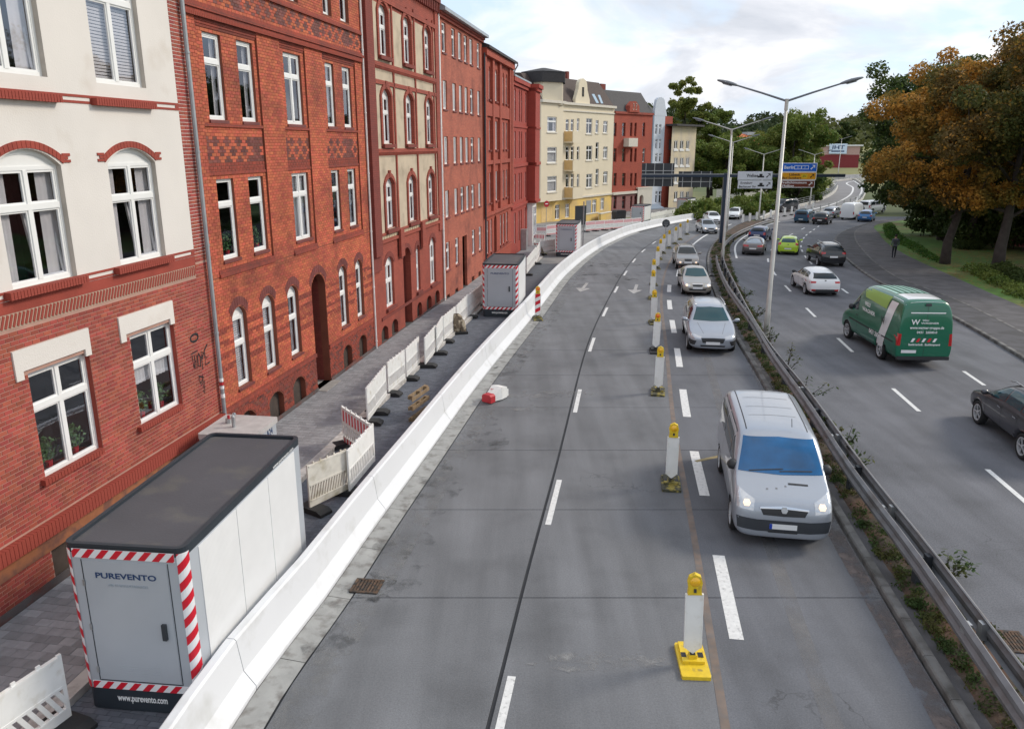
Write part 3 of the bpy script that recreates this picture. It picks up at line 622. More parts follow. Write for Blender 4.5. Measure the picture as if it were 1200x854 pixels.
def window(par, s0, s1, z0, z1, rise, y, style='cross', near=True, curtain=None, frame=FRAME, glass=None, fw=.065, tz=.70, open_=False, shut=0):
    w = round(s1-s0, 3); h = round(z1-z0, 3); key = (w, h, rise, style, fw, tz, frame.name)
    if key not in _wc:
        m = MB(); t = .07
        m.box(0, fw, 0, t, 0, h); m.box(w-fw, w, 0, t, 0, h); m.box(fw, w-fw, 0, t, 0, fw*1.15); m.box(fw, w-fw, 0, t, h-fw, h)
        panes = []
        zt = h*tz
        if style in ('cross', 'tee', 'ttop'): m.box(fw, w-fw, -.012, t, zt-fw*.8, zt+fw*.8)
        if style == 'cross': m.box(w/2-fw*.75, w/2+fw*.75, -.008, t-.004, fw*1.15, zt-fw*.8); m.box(w/2-fw*.6, w/2+fw*.6, -.008, t-.004, zt+fw*.8, h-fw)
        if style == 'mull': m.box(w/2-fw*.75, w/2+fw*.75, -.008, t-.004, fw*1.15, h-fw)
        if style == 'ttop': m.box(w/2-fw*.6, w/2+fw*.6, -.008, t-.004, zt+fw*.8, h-fw)
        xs_ = [fw, w/2, w-fw] if style in ('cross', 'mull') else [fw, w-fw]
        zs_ = [fw, zt, h-fw] if style in ('cross', 'tee', 'ttop') else [fw, h-fw]
        s_ = fw*.62
        for i in range(len(xs_)-1):
            for j in range(len(zs_)-1):
                a, b_, c_, d = xs_[i], xs_[i+1], zs_[j], zs_[j+1]
                if i == 0 and len(xs_) == 3: b_ -= fw*.6
                if i == 1: a += fw*.6
                if j == 0 and len(zs_) == 3: d -= fw*.7
                if j == 1: c_ += fw*.7
                if near:
                    m.box(a, a+s_, .012, .05, c_, d); m.box(b_-s_, b_, .012, .05, c_, d); m.box(a+s_, b_-s_, .012, .05, c_, c_+s_); m.box(a+s_, b_-s_, .012, .05, d-s_, d)
                    a += s_; b_ -= s_; c_ += s_; d -= s_
                panes.append((a-.004, b_+.004, c_-.004, d+.004))
        if rise > 0:
            P = arcpts(0, w, h, rise); vs = [(p[0], .015, p[1]) for p in P]; m.add(vs, [tuple(range(len(vs)))])
            m.add([(p[0], -.0, p[1]) for p in P]+[(p[0]*(1-2*.05)+w*.05, 0, h+(p[1]-h)*.72) for p in P], [(i, i+1, len(P)+i+1, len(P)+i) for i in range(len(P)-1)])
        pm = []
        if not near: panes = [(fw, w-fw, fw, h-fw)]
        for a, b_, c_, d in panes:
            g_ = MB(); g_.box(a, b_, .028, .034, c_, d); pm.append(g_.mesh('pane', GLASS))
        _wc[key] = (m.mesh('window', frame), pm, panes)
    me, pm, panes = _wc[key]
    o = link('window', me, par, (s0, y, z0))
    for p in pm: link('pane', p, o)
    if curtain:
        n = 14; q = MB()
        def drape(x0, x1, za, zb, yy=.13, m_=CURT, sway=0):
            q_ = MB(); k = max(4, int((x1-x0)/.035)); vs = []
            for i in range(k+1):
                x = x0+(x1-x0)*i/k; dy_ = .018*math.sin(i*1.9)+.008*math.sin(i*4.3)
                vs += [(x+sway*(.5-i/k), yy+dy_, za), (x, yy+dy_, zb)]
            q_.add(vs, [(2*i, 2*i+2, 2*i+3, 2*i+1) for i in range(k)]); q_.recalc = False; q_.build('curtain', m_, o, smooth=True)
        if 's' in curtain: drape(.05, w*.30, .05, h-.04, sway=.06); drape(w*.74, w-.05, .05, h-.04, sway=-.05)
        if 'h' in curtain: drape(w*.1, w*.9, h*.40, h-.05, m_=CURTW)
        if 'l' in curtain: drape(.05, w-.05, h*.42, h*.66, m_=CURTW)
        if 'f' in curtain: drape(.04, w-.04, .05, h-.04, m_=CURTW)
        if 'g' in curtain: drape(.04, w-.04, .05, h-.04, m_=CURT)
        if 'b' in curtain:
            q_ = MB()
            for i in range(int(h/.06)-1): q_.box(.06, w-.06, .11, .128, .06+i*.06, .06+i*.06+.045)
            q_.build('blind', CURT, o)
        if 'p' in curtain:
            q_ = MB(); q_.recalc = False
            for c_ in range(2):
                cx = w*(.27+.45*c_); q_.lathe([(.055, .06), (.075, .19)], 8, 1, cx, .16)
                for i in range(150):
                    a = random.uniform(0, 6.28); r_ = abs(random.gauss(0, .15)); p = Vector((cx+r_*math.cos(a), .16+.4*r_*math.sin(a), .2+random.uniform(0, .45)*(1-r_))); u = Vector((random.uniform(-1, 1), random.uniform(-.6, .2), random.uniform(-.6, .9))).normalized()*.05; v = u.cross(Vector((random.uniform(-1, 1), 1, random.uniform(-1, 1)))).normalized()*.025
                    q_.add([p-u, p+v, p+u, p-v], [(0, 1, 2, 3)], 0)
            q_.build('potted_plant', [PLANT, REDP], o)
    return o
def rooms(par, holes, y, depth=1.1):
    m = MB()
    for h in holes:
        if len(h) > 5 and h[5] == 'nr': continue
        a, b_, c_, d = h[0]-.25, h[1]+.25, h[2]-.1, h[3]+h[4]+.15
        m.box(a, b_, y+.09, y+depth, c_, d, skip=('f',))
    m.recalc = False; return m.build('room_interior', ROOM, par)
def shell(par, s0, s1, z0, z1, m, depth=10, y=.25, name='rear_walls'):
    q = MB(); q.box(s0+.01, s1-.01, y+1.2, depth, z0, z1, skip=('b',)); q.box(s0+.001, s0+.02, y-.02, depth-.01, z0, z1-.01); q.box(s1-.02, s1-.001, y-.02, depth-.01, z0, z1-.01); q.box(s0+.03, s1-.03, y-.03, y+1.25, z1-.16, z1-.02)
    return q.build(name, m, par)
G_ = [.0042]
def bricks(mb, s0, s1, z0, z1, y, holes, proud=.007, L_=.185, hh=.077, mi=0, pat=None, bevel=True):
    r = 0; z = z0
    while z+hh*.6 < z1:
        zt = min(z+hh, z1); zm = (z+zt)/2; spans = [(s0, s1)]
        for h in holes:
            if h[2] < zt-.01 and zm < h[3]+h[4]:
                a, b_ = h[0], h[1]
                if zm > h[3] and h[4] > 0:
                    P = arcpts(a, b_, h[3], h[4], 16); xs_ = [p[0] for p in P if p[1] > z-.01]
                    if not xs_: continue
                    a, b_ = min(xs_)-.02, max(xs_)+.02
                ns = []
                for p, q_ in spans:
                    if b_ <= p or a >= q_: ns.append((p, q_))
                    else:
                        if a > p: ns.append((p, a))
                        if b_ < q_: ns.append((b_, q_))
                spans = ns
        k = int(s0/(L_*.75))-1; x = s0 - (r % 2)*L_*.5
        seq = []; j = 0
        while x < s1:
            w = L_
            seq.append((x, x+w)); x += w; j += 1
        g = G_[0]
        for p, q_ in spans:
            for a, b_ in seq:
                a2, b2 = max(a, p), min(b_, q_)
                if b2-a2 < .03: continue
                m_ = pat((a2+b2)/2, zm, mi) if pat else mi
                if m_ is None: continue
                pr = proud+random.uniform(-.0015, .0015)
                A, B_, Z0, Z1 = a2+g, b2-g, z+g, zt-g
                mb.add([(A, y, Z0), (B_, y, Z0), (B_, y, Z1), (A, y, Z1), (A+.003, y-pr, Z0+.003), (B_-.003, y-pr, Z0+.003), (B_-.003, y-pr, Z1-.003), (A+.003, y-pr, Z1-.003)],
                       [(4, 5, 6, 7), (0, 1, 5, 4), (1, 2, 6, 5), (2, 3, 7, 6), (3, 0, 4, 7)], m_)
        z += hh; r += 1
def brick_parts(par, items, m, name='brick'):   # items: (corner, size, rot about y)
    cache = {}
    for (x, y, z), (a, b_, c_), ry in items:
        k = (round(a, 3), round(b_, 3), round(c_, 3))
        if k not in cache: q = MB(); g = .004; q.box(g, a-g, 0, b_, g, c_-g); cache[k] = q.mesh(name, m)
        link(name, cache[k], par, (x, y, z), (0, ry, 0))
def hood(mb, s0, s1, z1, rise, t, y, pr, mi=0, n=10, legs=0):
    P = arcpts(s0, s1, z1, rise, n); O = arcpts(s0-t, s1+t, z1, rise+t, n)
    for i in range(n):
        a, b_, c_, d = P[i], P[i+1], O[i+1], O[i]
        mb.add([(a[0], y-pr, a[1]), (b_[0], y-pr, b_[1]), (c_[0], y-pr, c_[1]), (d[0], y-pr, d[1]), (a[0], y, a[1]), (b_[0], y, b_[1]), (c_[0], y, c_[1]), (d[0], y, d[1])], [(0, 1, 2, 3), (3, 2, 6, 7), (0, 4, 5, 1), (0, 3, 7, 4), (1, 5, 6, 2)], mi)
    if legs:
        mb.box(s0-t, s0, y-pr, y, z1-legs, z1, mi); mb.box(s1, s1+t, y-pr, y, z1-legs, z1, mi)
def voussoir(par, s0, s1, z1, rise, t, y, pr, m, n=17):
    P = arcpts(s0, s1, z1, rise, n); O = arcpts(s0-t*.35, s1+t*.35, z1+t*.9, rise*1.05+.001, n)
    q = MB()
    for i in range(n):
        def L2(a, b_, k): return (a[0]+(b_[0]-a[0])*k, a[1]+(b_[1]-a[1])*k)
        a, b_ = L2(P[i], P[i+1], .05), L2(P[i], P[i+1], .95); d, c_ = L2(O[i], O[i+1], .05), L2(O[i], O[i+1], .95)
        q = MB(); q.prism([a, b_, c_, d], 'y', y-pr, y); q.build('brick', m, par)
def downpipe(par, s, z0, z1, y=-.09, r=.05, m=PIPE):
    q = MB(); q.tube([(s, y, z0), (s, y, z1)], r, 8); z = z0+.4
    while z < z1: q.tube([(s, y, z-.02), (s, y, z+.02)], r+.012, 8); z += 2.1
    return q.build('downpipe', m, par, smooth=False)
def TR(hs, o, y):     # measured on the wall face -> true position on a plane y behind it
    k = 1+y/10.191; return [((h[0]+o)*k-o, (h[1]+o)*k-o, H+(h[2]-H)*k, H+(h[3]-H)*k, h[4])+tuple(h[5:]) for h in hs]
def facade_root(name, s0, label, cat='house', group=None): p = fac(s0, 0); return empty(name, (p.x, p.y, zg(p.y)*0), FACROT, label, cat, group)
# --- house with white render over red brick
Z = -1.2
h1 = facade_root('rendered_house', 0, 'house with white render above dark red brick, nearest the camera on the left')
holes1 = []
for a in (8.35, 11.05, 13.75): holes1 += [(a, a+1.5, 2.1, 4.02, 0)]
for a in (8.30, 11.05, 13.78): holes1 += [(a, a+1.5, 5.42, 7.36, .28), (a, a+1.5, 8.80, 11.1, 0), (a, a+1.5, 12.1, 14.2, 0)]
holes1 = TR(holes1, 0, .10); KEY1 = {}
cel = [(8.6, 9.5, -.02, .82, 0), (11.0, 11.9, -.02, .82, 0)]
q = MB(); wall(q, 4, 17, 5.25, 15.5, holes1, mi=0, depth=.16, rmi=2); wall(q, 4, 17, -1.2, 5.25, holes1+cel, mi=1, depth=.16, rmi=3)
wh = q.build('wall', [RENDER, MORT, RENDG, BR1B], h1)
G_[0] = .0050; q = MB(); q.recalc = False; lint = [(a-.17, a+1.66, 4.03, 4.43, 0) for a in (8.35, 11.05, 13.75)]
bricks(q, 6, 17, 1.36, 5.10, 0, holes1+lint+[(6, 16.47, 4.80, 5.03, 0)])
bricks(q, 16.5, 17, 5.10, 15.4, 0, []); bricks(q, 8.2, 17, .24, .78, 0, cel)
tag(q.build('brick', BR1, h1), None, None, None, 'stuff')
q = MB()
for a in (8.35, 11.05, 13.75): q.box(a-.17, a+1.66, -.035, 0, 4.06, 4.43); q.box(a-.17, a-.005, -.035, 0, 3.92, 4.06); q.box(a+1.505, a+1.66, -.035, 0, 3.92, 4.06)
q.split('lintel', RENDER, h1)
q = MB(); q.box(5, 17, -.04, 0, .78, 1.06); q.build('ledge_band', mat('orange_render', (.34, .13, .06), .9, var=.25, vs=3, coord='obj', col2=(.16, .07, .05), c2s=3), h1)
q = MB(); q.box(5, 17, -.02, 0, -1.0, .24); q.build('plinth', PLINTH, h1)
it = []; x = 8.9
while x < 16.95: it.append(((x, -.13, 1.07), (.085, .13, .26), 0)); x += .0865
for a in (11.05, 13.75):
    x = a-.02
    while x < a+1.5: it.append(((x, -.10, 1.99), (.075, .12, .11), 0)); x += .078
for a in (11.05, 13.78):
    for zz in (5.27, 8.40):
        x = a-.10
        while x < a+1.72: it.append(((x, -.13, zz), (.068, .13, .135), 0)); x += .0715
brick_parts(h1, it, BR1B)
it = []; x = 9.6
while x < 16.38: it.append(((x, -.014, 4.83), (.055, .02, .235), math.radians(24))); x += .088
brick_parts(h1, it, BR1B)
q = MB(); q.box(9.3, 16.47, -.004, 0, 4.80, 5.04); q.build('mortar_band', mat('pale_mortar', (.42, .30, .23), .95, var=.1), h1)
q = MB()      # red brick bands in the render, with white insets
for zz in (5.26, 8.42): q.box(8.2, 16.5, -.012, 0, zz, zz+.045); q.box(8.2, 16.5, -.012, 0, zz+.105, zz+.15)
q.box(8.2, 16.5, -.006, 0, 5.05, 5.25)
for c_ in (10.55, 13.28, 16.0):
    for zz in (5.26, 8.42): q.box(c_-.52, c_-.40, -.012, 0, zz+.045, zz+.105); q.box(c_+.38, c_+.50, -.012, 0, zz+.045, zz+.105)
q.split('string_course', BR1B, h1)
for a in (11.05, 13.78):
    a += .08; voussoir(h1, a-.02, a+1.60, 7.38, .27, .12, 0, .02, BR1B, 18)
    q = MB()
    for sg, e in ((-1, a-.02), (1, a+1.60)):
        for k in range(3): w = .19 if k % 2 == 0 else .13; q.box(min(e, e+sg*w), max(e, e+sg*w), -.018, 0, 7.40+k*.055, 7.40+k*.055+.048)
    q.split('arch_quoin', BR1B, h1)
CUR = [None, 'p', 'lp', None, 's', None, 's', 'b', None]+['s']*9
CUR = [None, 'p', 'lp', None, None, None, 's', 's', None, 's', 'b', None]
for ih, hl in enumerate(holes1):
    if hl[2] > 12: continue
    rise = hl[4]; window(h1, hl[0], hl[1], hl[2], hl[3], rise, .10, 'cross', curtain=CUR[ih], tz=.66)
for a, z0, z1 in ((11.16, 5.40, 6.68), (13.92, 5.40, 6.68), (11.16, 8.8, 10.25)):    # tilted sashes
    q = MB(); w = .66; h_ = z1-z0-.08; f_ = .045
    q.box(0, f_, 0, .04, 0, h_); q.box(w-f_, w, 0, .04, 0, h_); q.box(f_, w-f_, 0, .04, 0, f_); q.box(f_, w-f_, 0, .04, h_-f_, h_)
    o = q.build('tilted_sash', FRAME, h1, loc=(a+.78, .15, z0+.08), rot=(math.radians(-7), 0, 0))
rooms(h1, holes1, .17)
q = MB()
for c_ in cel: q.box(c_[0], c_[1], .2, .24, c_[2], c_[3])
q.split('cellar_shutter', CELL, h1)
shell(h1, 4, 17, -1.2, 15.5, RENDER)
o = downpipe(h1, 16.93, .85, 15.4); q = MB()
for z0, z1, mi in ((1.95, 2.02, 0), (2.04, 2.12, 1), (2.14, 2.22, 0), (1.72, 1.82, 0)): q.tube([(16.93, -.09, z0), (16.93, -.09, z1)], .054, 8, mi)
q.build('sticker', [WINK, REDP], o); q = MB(); q.tube([(16.95, -.08, .9), (17.0, -.06, .95), (17.05, -.06, 1.9)], .02, 6); q.build('cable', BLACKR, h1)
# graffiti scrawl
def scrawl(par, pts, r=.011, y=-.013):
    q = MB(); vs = []
    for i, (a, b_) in enumerate(pts):
        p = Vector(pts[max(i-1, 0)]); n_ = Vector(pts[min(i+1, len(pts)-1)]); d = (n_-p).normalized(); e = Vector((-d.y, d.x))*r*random.uniform(.7, 1.5); vs += [(a+e.x, y, b_+e.y), (a-e.x, y, b_-e.y)]
    q.add(vs, [(2*i, 2*i+2, 2*i+3, 2*i+1) for i in range(len(pts)-1)]); q.build('graffiti', INK, par)
scrawl(h1, [(16.12+.16*math.cos(k*.5), 3.42+.085*math.sin(k*.5)) for k in range(15)], .022)
for zz in ([(15.95, 3.05), (15.98, 2.72), (16.05, 2.98), (16.10, 2.66), (16.14, 3.0)], [(16.18, 2.98), (16.16, 2.74), (16.24, 2.70), (16.28, 2.92), (16.22, 3.02), (16.17, 2.96)], [(16.32, 2.6), (16.33, 3.05), (16.42, 2.98), (16.34, 2.85)], [(16.62, 3.15), (16.46, 3.02), (16.48, 2.86), (16.60, 2.84), (16.47, 2.82), (16.46, 2.68), (16.64, 2.70)], [(16.05, 3.02), (16.02, 2.7)], [(15.9, 3.08), (16.2, 3.10)],
           [(16.12, 2.50), (16.32, 2.42), (16.18, 2.30), (16.12, 2.44), (16.30, 2.50), (16.26, 2.16)], [(16.16, 2.24), (16.34, 2.32), (16.30, 2.02), (16.24, 2.12)]): scrawl(h1, zz, .015)
# --- orange brick house
h2 = facade_root('orange_brick_house', 17, 'bright orange brick house with zigzag brick panels and paired white windows')
o2 = 17.0
cols = [(17.65, .80), (19.2, .80), (21.77, 1.12), (24.7, .68), (26.12, .75)]
holes2 = []
for c_, w in cols:
    for z0, z1 in ((4.98, 6.93), (8.27, 10.18), (11.58, 13.5)): holes2.append((c_-o2, c_-o2+w, z0, z1, 0))
holes2 = TR(holes2, o2, .11); gh = [(17.7, .72), (19.28, .72), (20.82, .72), (24.74, .70), (26.28, .70)]
gholes = TR([(a-o2, a-o2+w, 1.70, 3.52, .25) for a, w in gh], o2, .10)
door2 = (22.70-o2, 23.78-o2, .12, 3.40, .38, 'nr')
cel2 = [(a-o2, b_-o2, -.25, .72, .22, 'nr') for a, b_ in ((17.75, 18.6), (19.41, 20.3), (20.94, 21.8), (24.97, 25.78), (26.5, 27.3))]
REC = [(17.5-o2, 20.4-o2), (21.7-o2, 23.36-o2), (24.72-o2-.06, 27.5-o2)]
def inrec(s): return any(a < s < b_ for a, b_ in REC)
q = MB(); wall(q, 0, 11.2, -1.3, 4.6, gholes+[door2]+cel2, depth=.24)
prev = 0
for a, b_ in REC+[(11.2, 11.2)]:
    if a > prev: wall(q, prev, a, 4.6, 10.55, [])
    prev = b_
for a, b_ in REC:
    wall(q, a, b_, 4.6, 10.55, holes2, y=.05, depth=.12); q.add([(a, 0, 4.6), (a, .05, 4.6), (a, .05, 10.55), (a, 0, 10.55)], [(0, 1, 2, 3)]); q.add([(b_, 0, 4.6), (b_, .05, 4.6), (b_, .05, 10.55), (b_, 0, 10.55)], [(3, 2, 1, 0)]); q.add([(a, 0, 10.55), (b_, 0, 10.55), (b_, .05, 10.55), (a, .05, 10.55)], [(0, 1, 2, 3)]); q.add([(a, 0, 4.6), (b_, 0, 4.6), (b_, .05, 4.6), (a, .05, 4.6)], [(3, 2, 1, 0)])
wall(q, 0, 11.2, 10.55, 15.5, holes2, depth=.22); q.build('wall', MORT2, h2)
G_[0] = .0042; q = MB(); q.recalc = False
def zig(s, z, mi):
    # diaper pattern in the spandrels, darker soldier band under the sills
    for zb in (7.30, 10.84):
        if zb < z < zb+.62:
            t = abs(((round((z-zb)/.077)) % 6)-3); a = abs(((s/.1) % 6)-3)
            return 0 if abs(a-t) < .8 else 1
    return mi
bricks(q, 0, 11.2, 1.35, 4.58, 0, gholes+[door2], pat=lambda s, z, m: 2 if any(abs(z-c_) < .05 for c_ in (2.35, 2.66, 2.97, 3.28)) and random.random() < .8 else m)
prev = 0
for a, b_ in REC+[(11.2, 11.2)]:
    if a > prev: bricks(q, prev, a, 4.6, 10.55, 0, [])
    prev = b_
for a, b_ in REC: bricks(q, a, b_, 4.74, 10.30, .05, holes2, pat=lambda s, z, m: (3 if 7.28 > z > 7.02 else zig(s, z, m)))
bricks(q, 0, 11.2, 10.80, 15.4, 0, holes2, pat=zig)
bricks(q, 0, 11.2, .2, 1.22, 0, gholes+[door2]+cel2, pat=lambda s, z, m: 1 if random.random() < .35 else 2)
tag(q.build('brick', [BR2, BR2D, BR2R, BR2R], h2), None, None, None, 'stuff')
q = MB()
for z0, z1, p in ((10.56, 10.64, .06), (10.64, 10.72, .10), (10.72, 10.79, .06), (11.38, 11.46, .07), (11.46, 11.52, .04)): q.box(0, 11.2, -p, 0, z0, z1)
q.box(0, 5.7, -.05, 0, 1.22, 1.34); q.box(6.78, 11.2, -.05, 0, 1.22, 1.34)
for a, b_ in REC:
    q.box(a-.02, b_+.02, -.05, .05, 4.58, 4.66); q.box(a-.02, b_+.02, -.02, .05, 4.66, 4.74); q.box(a, b_, .0, .05, 8.12, 8.19)
    for k in range(4): q.box(a, b_, .05-.018*(k+1), .05, 10.30+k*.06, 10.36+k*.06-.004)
    q.box(a, b_, .02, .05, 7.0, 7.06)
q.split('cornice', BR2R, h2)
q = MB(); q.box(0, 5.7, -.03, 0, -1.2, .2); q.box(6.78, 11.2, -.03, 0, -1.2, .2)
q.build('plinth', PLINTH, h2)
# soldier bricks along the long cornice: separate pieces
it = []; x = .0
while x < 11.1: it.append(((x, -.085, 10.475), (.066, .085, .09), 0)); x += .0745
brick_parts(h2, it, BR2R)
for g in gholes: voussoir(h2, g[0]-.05, g[1]+.05, g[3]+.03, .26, .24, 0, .012, BR2D, 9)
voussoir(h2, 22.64-o2, 23.84-o2, 3.43, .40, .24, 0, .012, BR2D, 11)
for c_ in cel2: voussoir(h2, c_[0]-.04, c_[1]+.04, .74, .23, .16, 0, .01, BR2R, 9)
cset = {(17.65, 4.98): 'p', (19.2, 4.98): 'p', (21.77, 4.98): 'f'}
for i, g in enumerate(holes2): window(h2, *g[:5], .11, 'cross' if g[1]-g[0] > 1 else 'tee', curtain=['p', 's', None, 'p', 's', None, 'f', None, 's', None, 's', 'f', 's', None, None][i], tz=.68)
for i, g in enumerate(gholes): window(h2, *g[:5], .10, 'tee', curtain=['b', 'b', 's', 'g', 'b'][i], tz=.62)
q = MB()
for g in holes2: q.box(g[0]-.03, g[1]+.03, .01, .11, g[2]-.08, g[2]-.005)
for g in gholes: q.box(g[0]-.04, g[1]+.04, -.05, .10, g[2]-.07, g[2]-.005)
q.split('window_sill', BR2D, h2)
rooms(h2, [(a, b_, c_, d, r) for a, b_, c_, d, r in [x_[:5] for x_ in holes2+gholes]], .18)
q = MB(); q.box(5.7, 6.78, .75, .80, .12, 3.8); q.box(5.68, 6.80, .25, .26, 3.78, 3.9)
dr = q.build('door', DOORM, h2); q = MB(); q.tube([(5.86, .72, 1.1), (5.86, .72, 1.35)], .02, 6); q.build('handle', CHROME, dr)
q = MB(); q.box(5.6, 5.7, .24, .8, .1, 3.8); q.box(6.78, 6.88, .24, .8, .1, 3.8); q.split('door_recess', B3D, h2)
q = MB(); q.box(5.62, 6.86, -.32, .75, -.5, .12); q.box(5.5, 6.98, -.55, -.32, -.5, .02); q.split('doorstep', STEPM, h2)
q = MB()
for c_ in cel2: q.box(c_[0], c_[1], .16, .2, c_[2], c_[3]+c_[4])
q.split('cellar_shutter', CELL, h2)
shell(h2, 0, 11.2, -1.3, 15.5, MORT2); downpipe(h2, 11.2, .0, 15.4, y=-.06, r=.035, m=WHITE)
# --- beige and red arched house
h3 = facade_root('beige_panelled_house', 28.2, 'house with beige render panels framed in red brick and arched white windows'); o3 = 28.2
HOL = []
c3 = [(29.85, 1.12), (32.86, 1.12), (35.96, 1.10)]
for a, w in c3:
    HOL += [(a-o3, a-o3+w, 4.5, 6.20, .28), (a-o3, a-o3+w, 7.75, 9.50, .28), (a-o3, a-o3+w, 10.93, 12.50, .30)]
g3 = [(29.5-o3, 30.55-o3, 1.4, 3.15, .28), (33.75-o3, 34.35-o3, 1.33, 3.15, .25), (36.04-o3, 37.07-o3, 1.24, 3.15, .33)]
HOL = TR(HOL, o3, .10); g3 = TR(g3, o3, .10)
d3 = (32.15-o3, 33.25-o3, -.05, 3.05, .40, 'nr')
ce3 = [(a-o3, b_-o3, -.35, .50, .22, 'nr') for a, b_ in ((29.0, 29.85), (30.3, 31.15), (34.0, 34.8), (35.6, 36.5), (37.1, 38.0))]
ZB = 4.12
q = MB(); wall(q, 0, 10.6, -1.5, ZB, g3+[d3]+ce3, depth=.24, mi=1); wall(q, 0, 10.6, ZB, 12.75, HOL, y=.0, depth=.15, mi=0, rmi=1); wall(q, 0, 10.6, 12.75, 14.6, [], mi=1)
q.build('wall', [BEIGE, B3M], h3)
q = MB(); T = .17
q.box(0, .95, -.10, 0, 3.0, 14.3, 1); q.box(.1, .85, -.20, -.10, 3.6, 14.3, 1); q.box(9.95, 10.6, -.06, 0, 3.6, 14.3)
for s_ in (30.95+.78-o3, 34.0+.78-o3, 37.35-o3+.45): q.box(s_-.07, s_+.07, -.05, 0, 4.3, 13.2)
q.box(31.75-o3-.25, 31.75-o3+.25, -.16, -.05, 3.2, 4.35); q.box(35.0-o3-.25, 35.0-o3+.25, -.16, -.05, 3.2, 4.35)
for z0, z1, p in ((7.42, 7.56, .055), (9.9, 10.06, .05), (10.55, 10.70, .055), (4.26, 4.36, .05), (3.98, 4.10, .07), (12.88, 13.05, .08)): q.box(.95, 9.95, -p, 0, z0, z1)
for s0, s1, z0, z1, r_ in HOL:
    if 1:
        q.box(s0-T, s0, -.057, 0, z0-.1, z1); q.box(s1, s1+T, -.057, 0, z0-.1, z1); hood(q, s0, s1, z1, r_, T, 0, .06)
        c_ = (s0+s1)/2; q.box(c_-.09, c_+.09, -.075, 0, z1+r_+.02, z1+r_+T+.10)
for s0, s1, z0, z1, r_ in [x_[:5] for x_ in g3+[d3]]: hood(q, s0, s1, z1, r_, .20, 0, .02, 1)
q.split('brick_frame', [B3M, B3D], h3)
q = MB()
for g in HOL: q.box(g[0]-.14, g[1]+.14, -.14, .10, g[2]-.16, g[2]-.02)
for g in g3: q.box(g[0]-.08, g[1]+.08, -.1, .12, g[2]-.13, g[2]-.01)
q.split('window_sill', B3D, h3)
q = MB(); x = 1.0
while x < 9.9: q.box(x, x+.05, -.09, -.05, 7.30, 7.42); q.box(x, x+.05, -.09, -.05, 10.43, 10.55); x += .14
tag(q.build('dentil_course', B3M, h3), kind='stuff')
q = MB(); x = 1.0
while x < 9.9: q.box(x, x+.16, -.012, 0, 4.12, 4.24); x += .32
tag(q.build('cream_brick_inlay', mat('cream_brick', (.50, .42, .28), .8, var=.1), h3), kind='stuff')
q = MB(); q.box(.9, 9.95, -.04, 0, .98, 1.1); q.box(0, 10.6, -.34, 0, 14.3, 14.6); q.box(0, 10.6, -.2, 0, 14.05, 14.3); x = .2
while x < 10.5: q.box(x, x+.12, -.16, 0, 13.62, 14.05); x += .30
q.split('eaves_cornice', B3D, h3)
q = MB(); q.box(0, d3[0], -.03, 0, -1.5, .1); q.box(d3[1], 10.6, -.03, 0, -1.5, .1); q.build('plinth', PLINTH, h3)
for i, g in enumerate(HOL): window(h3, *g[:5], .10, 'cross', curtain=random.choice(['h', 'f', 's', 'h']), tz=.66, fw=.07)
for g in g3: window(h3, *g[:5], .10, 'cross' if g[1]-g[0] > .8 else 'tee', curtain=random.choice(['h', 'f']), tz=.6, fw=.07)
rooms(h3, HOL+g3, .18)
q = MB(); q.box(d3[0], d3[1], .7, .75, -.05, 3.5); q.build('door', DOORM, h3); q = MB(); q.box(d3[0]-.08, d3[0], .24, .75, -.05, 3.5); q.box(d3[1], d3[1]+.08, .24, .75, -.05, 3.5); q.split('door_recess', B3D, h3)
q = MB(); q.box(d3[0]-.1, d3[1]+.1, -.3, .7, -.8, -.05); q.split('doorstep', STEPM, h3)
q = MB()
for c_ in ce3: q.box(c_[0], c_[1], .16, .2, c_[2], c_[3]+c_[4])
q.split('cellar_shutter', CELL, h3); shell(h3, 0, 10.6, -1.5, 14.5, B3M)
downpipe(h3, 10.58, -.3, 14.2, y=-.07, r=.04, m=WHITE)
# --- plain weathered brick house
h4 = facade_root('plain_brick_house', 38.8, 'plain weathered red brick house with square windows and grey eaves'); o4 = 38.8
c4 = [(39.33, .78), (41.28, .76), (42.72, .76), (44.05, .76), (45.42, .80), (47.35, .76)]
H4 = [(a-o4, a-o4+w, z0, z0+1.35, 0) for a, w in c4 for z0 in (4.12, 6.76, 9.40, 12.02)]
g4 = [(39.25-o4, 40.03-o4, 1.43, 2.87, 0), (41.27-o4, 42.05-o4, 1.43, 2.87, 0), (45.43-o4, 46.23-o4, 1.43, 2.87, 0), (47.35-o4, 48.12-o4, 1.43, 2.87, 0)]
H4 = TR(H4, o4, .07); g4 = TR(g4, o4, .07)
d4 = (43.2-o4, 44.32-o4, -.25, 2.75, 0, 'nr'); ce4 = [(a-o4, a+.7-o4, -.6, .1, 0, 'nr') for a in (39.4, 41.3, 45.5, 47.4)]
q = MB(); wall(q, 0, 10.35, -1.6, 13.55, H4+g4+[d4]+ce4, depth=.16); q.build('wall', B4M, h4)
q = MB(); q.box(0, 10.35, -.12, .02, 13.55, 13.68); q.box(0, 10.35, -.2, .02, 13.68, 13.8); q.split('eaves_course', B3M, h4)
q = MB(); q.prism([(-.42, 13.8), (-.42, 13.96), (.3, 14.35), (4.8, 16.2), (9.8, 14.0), (9.8, 13.8)], 'x', -.05, 10.4); q.build('roof', ZINC, h4)
q = MB(); q.box(4.2, 5.3, 3.2, 3.9, 15, 17.0); q.box(8, 8.8, 2.2, 2.8, 14.5, 16.2); q.split('chimney', B3D, h4)
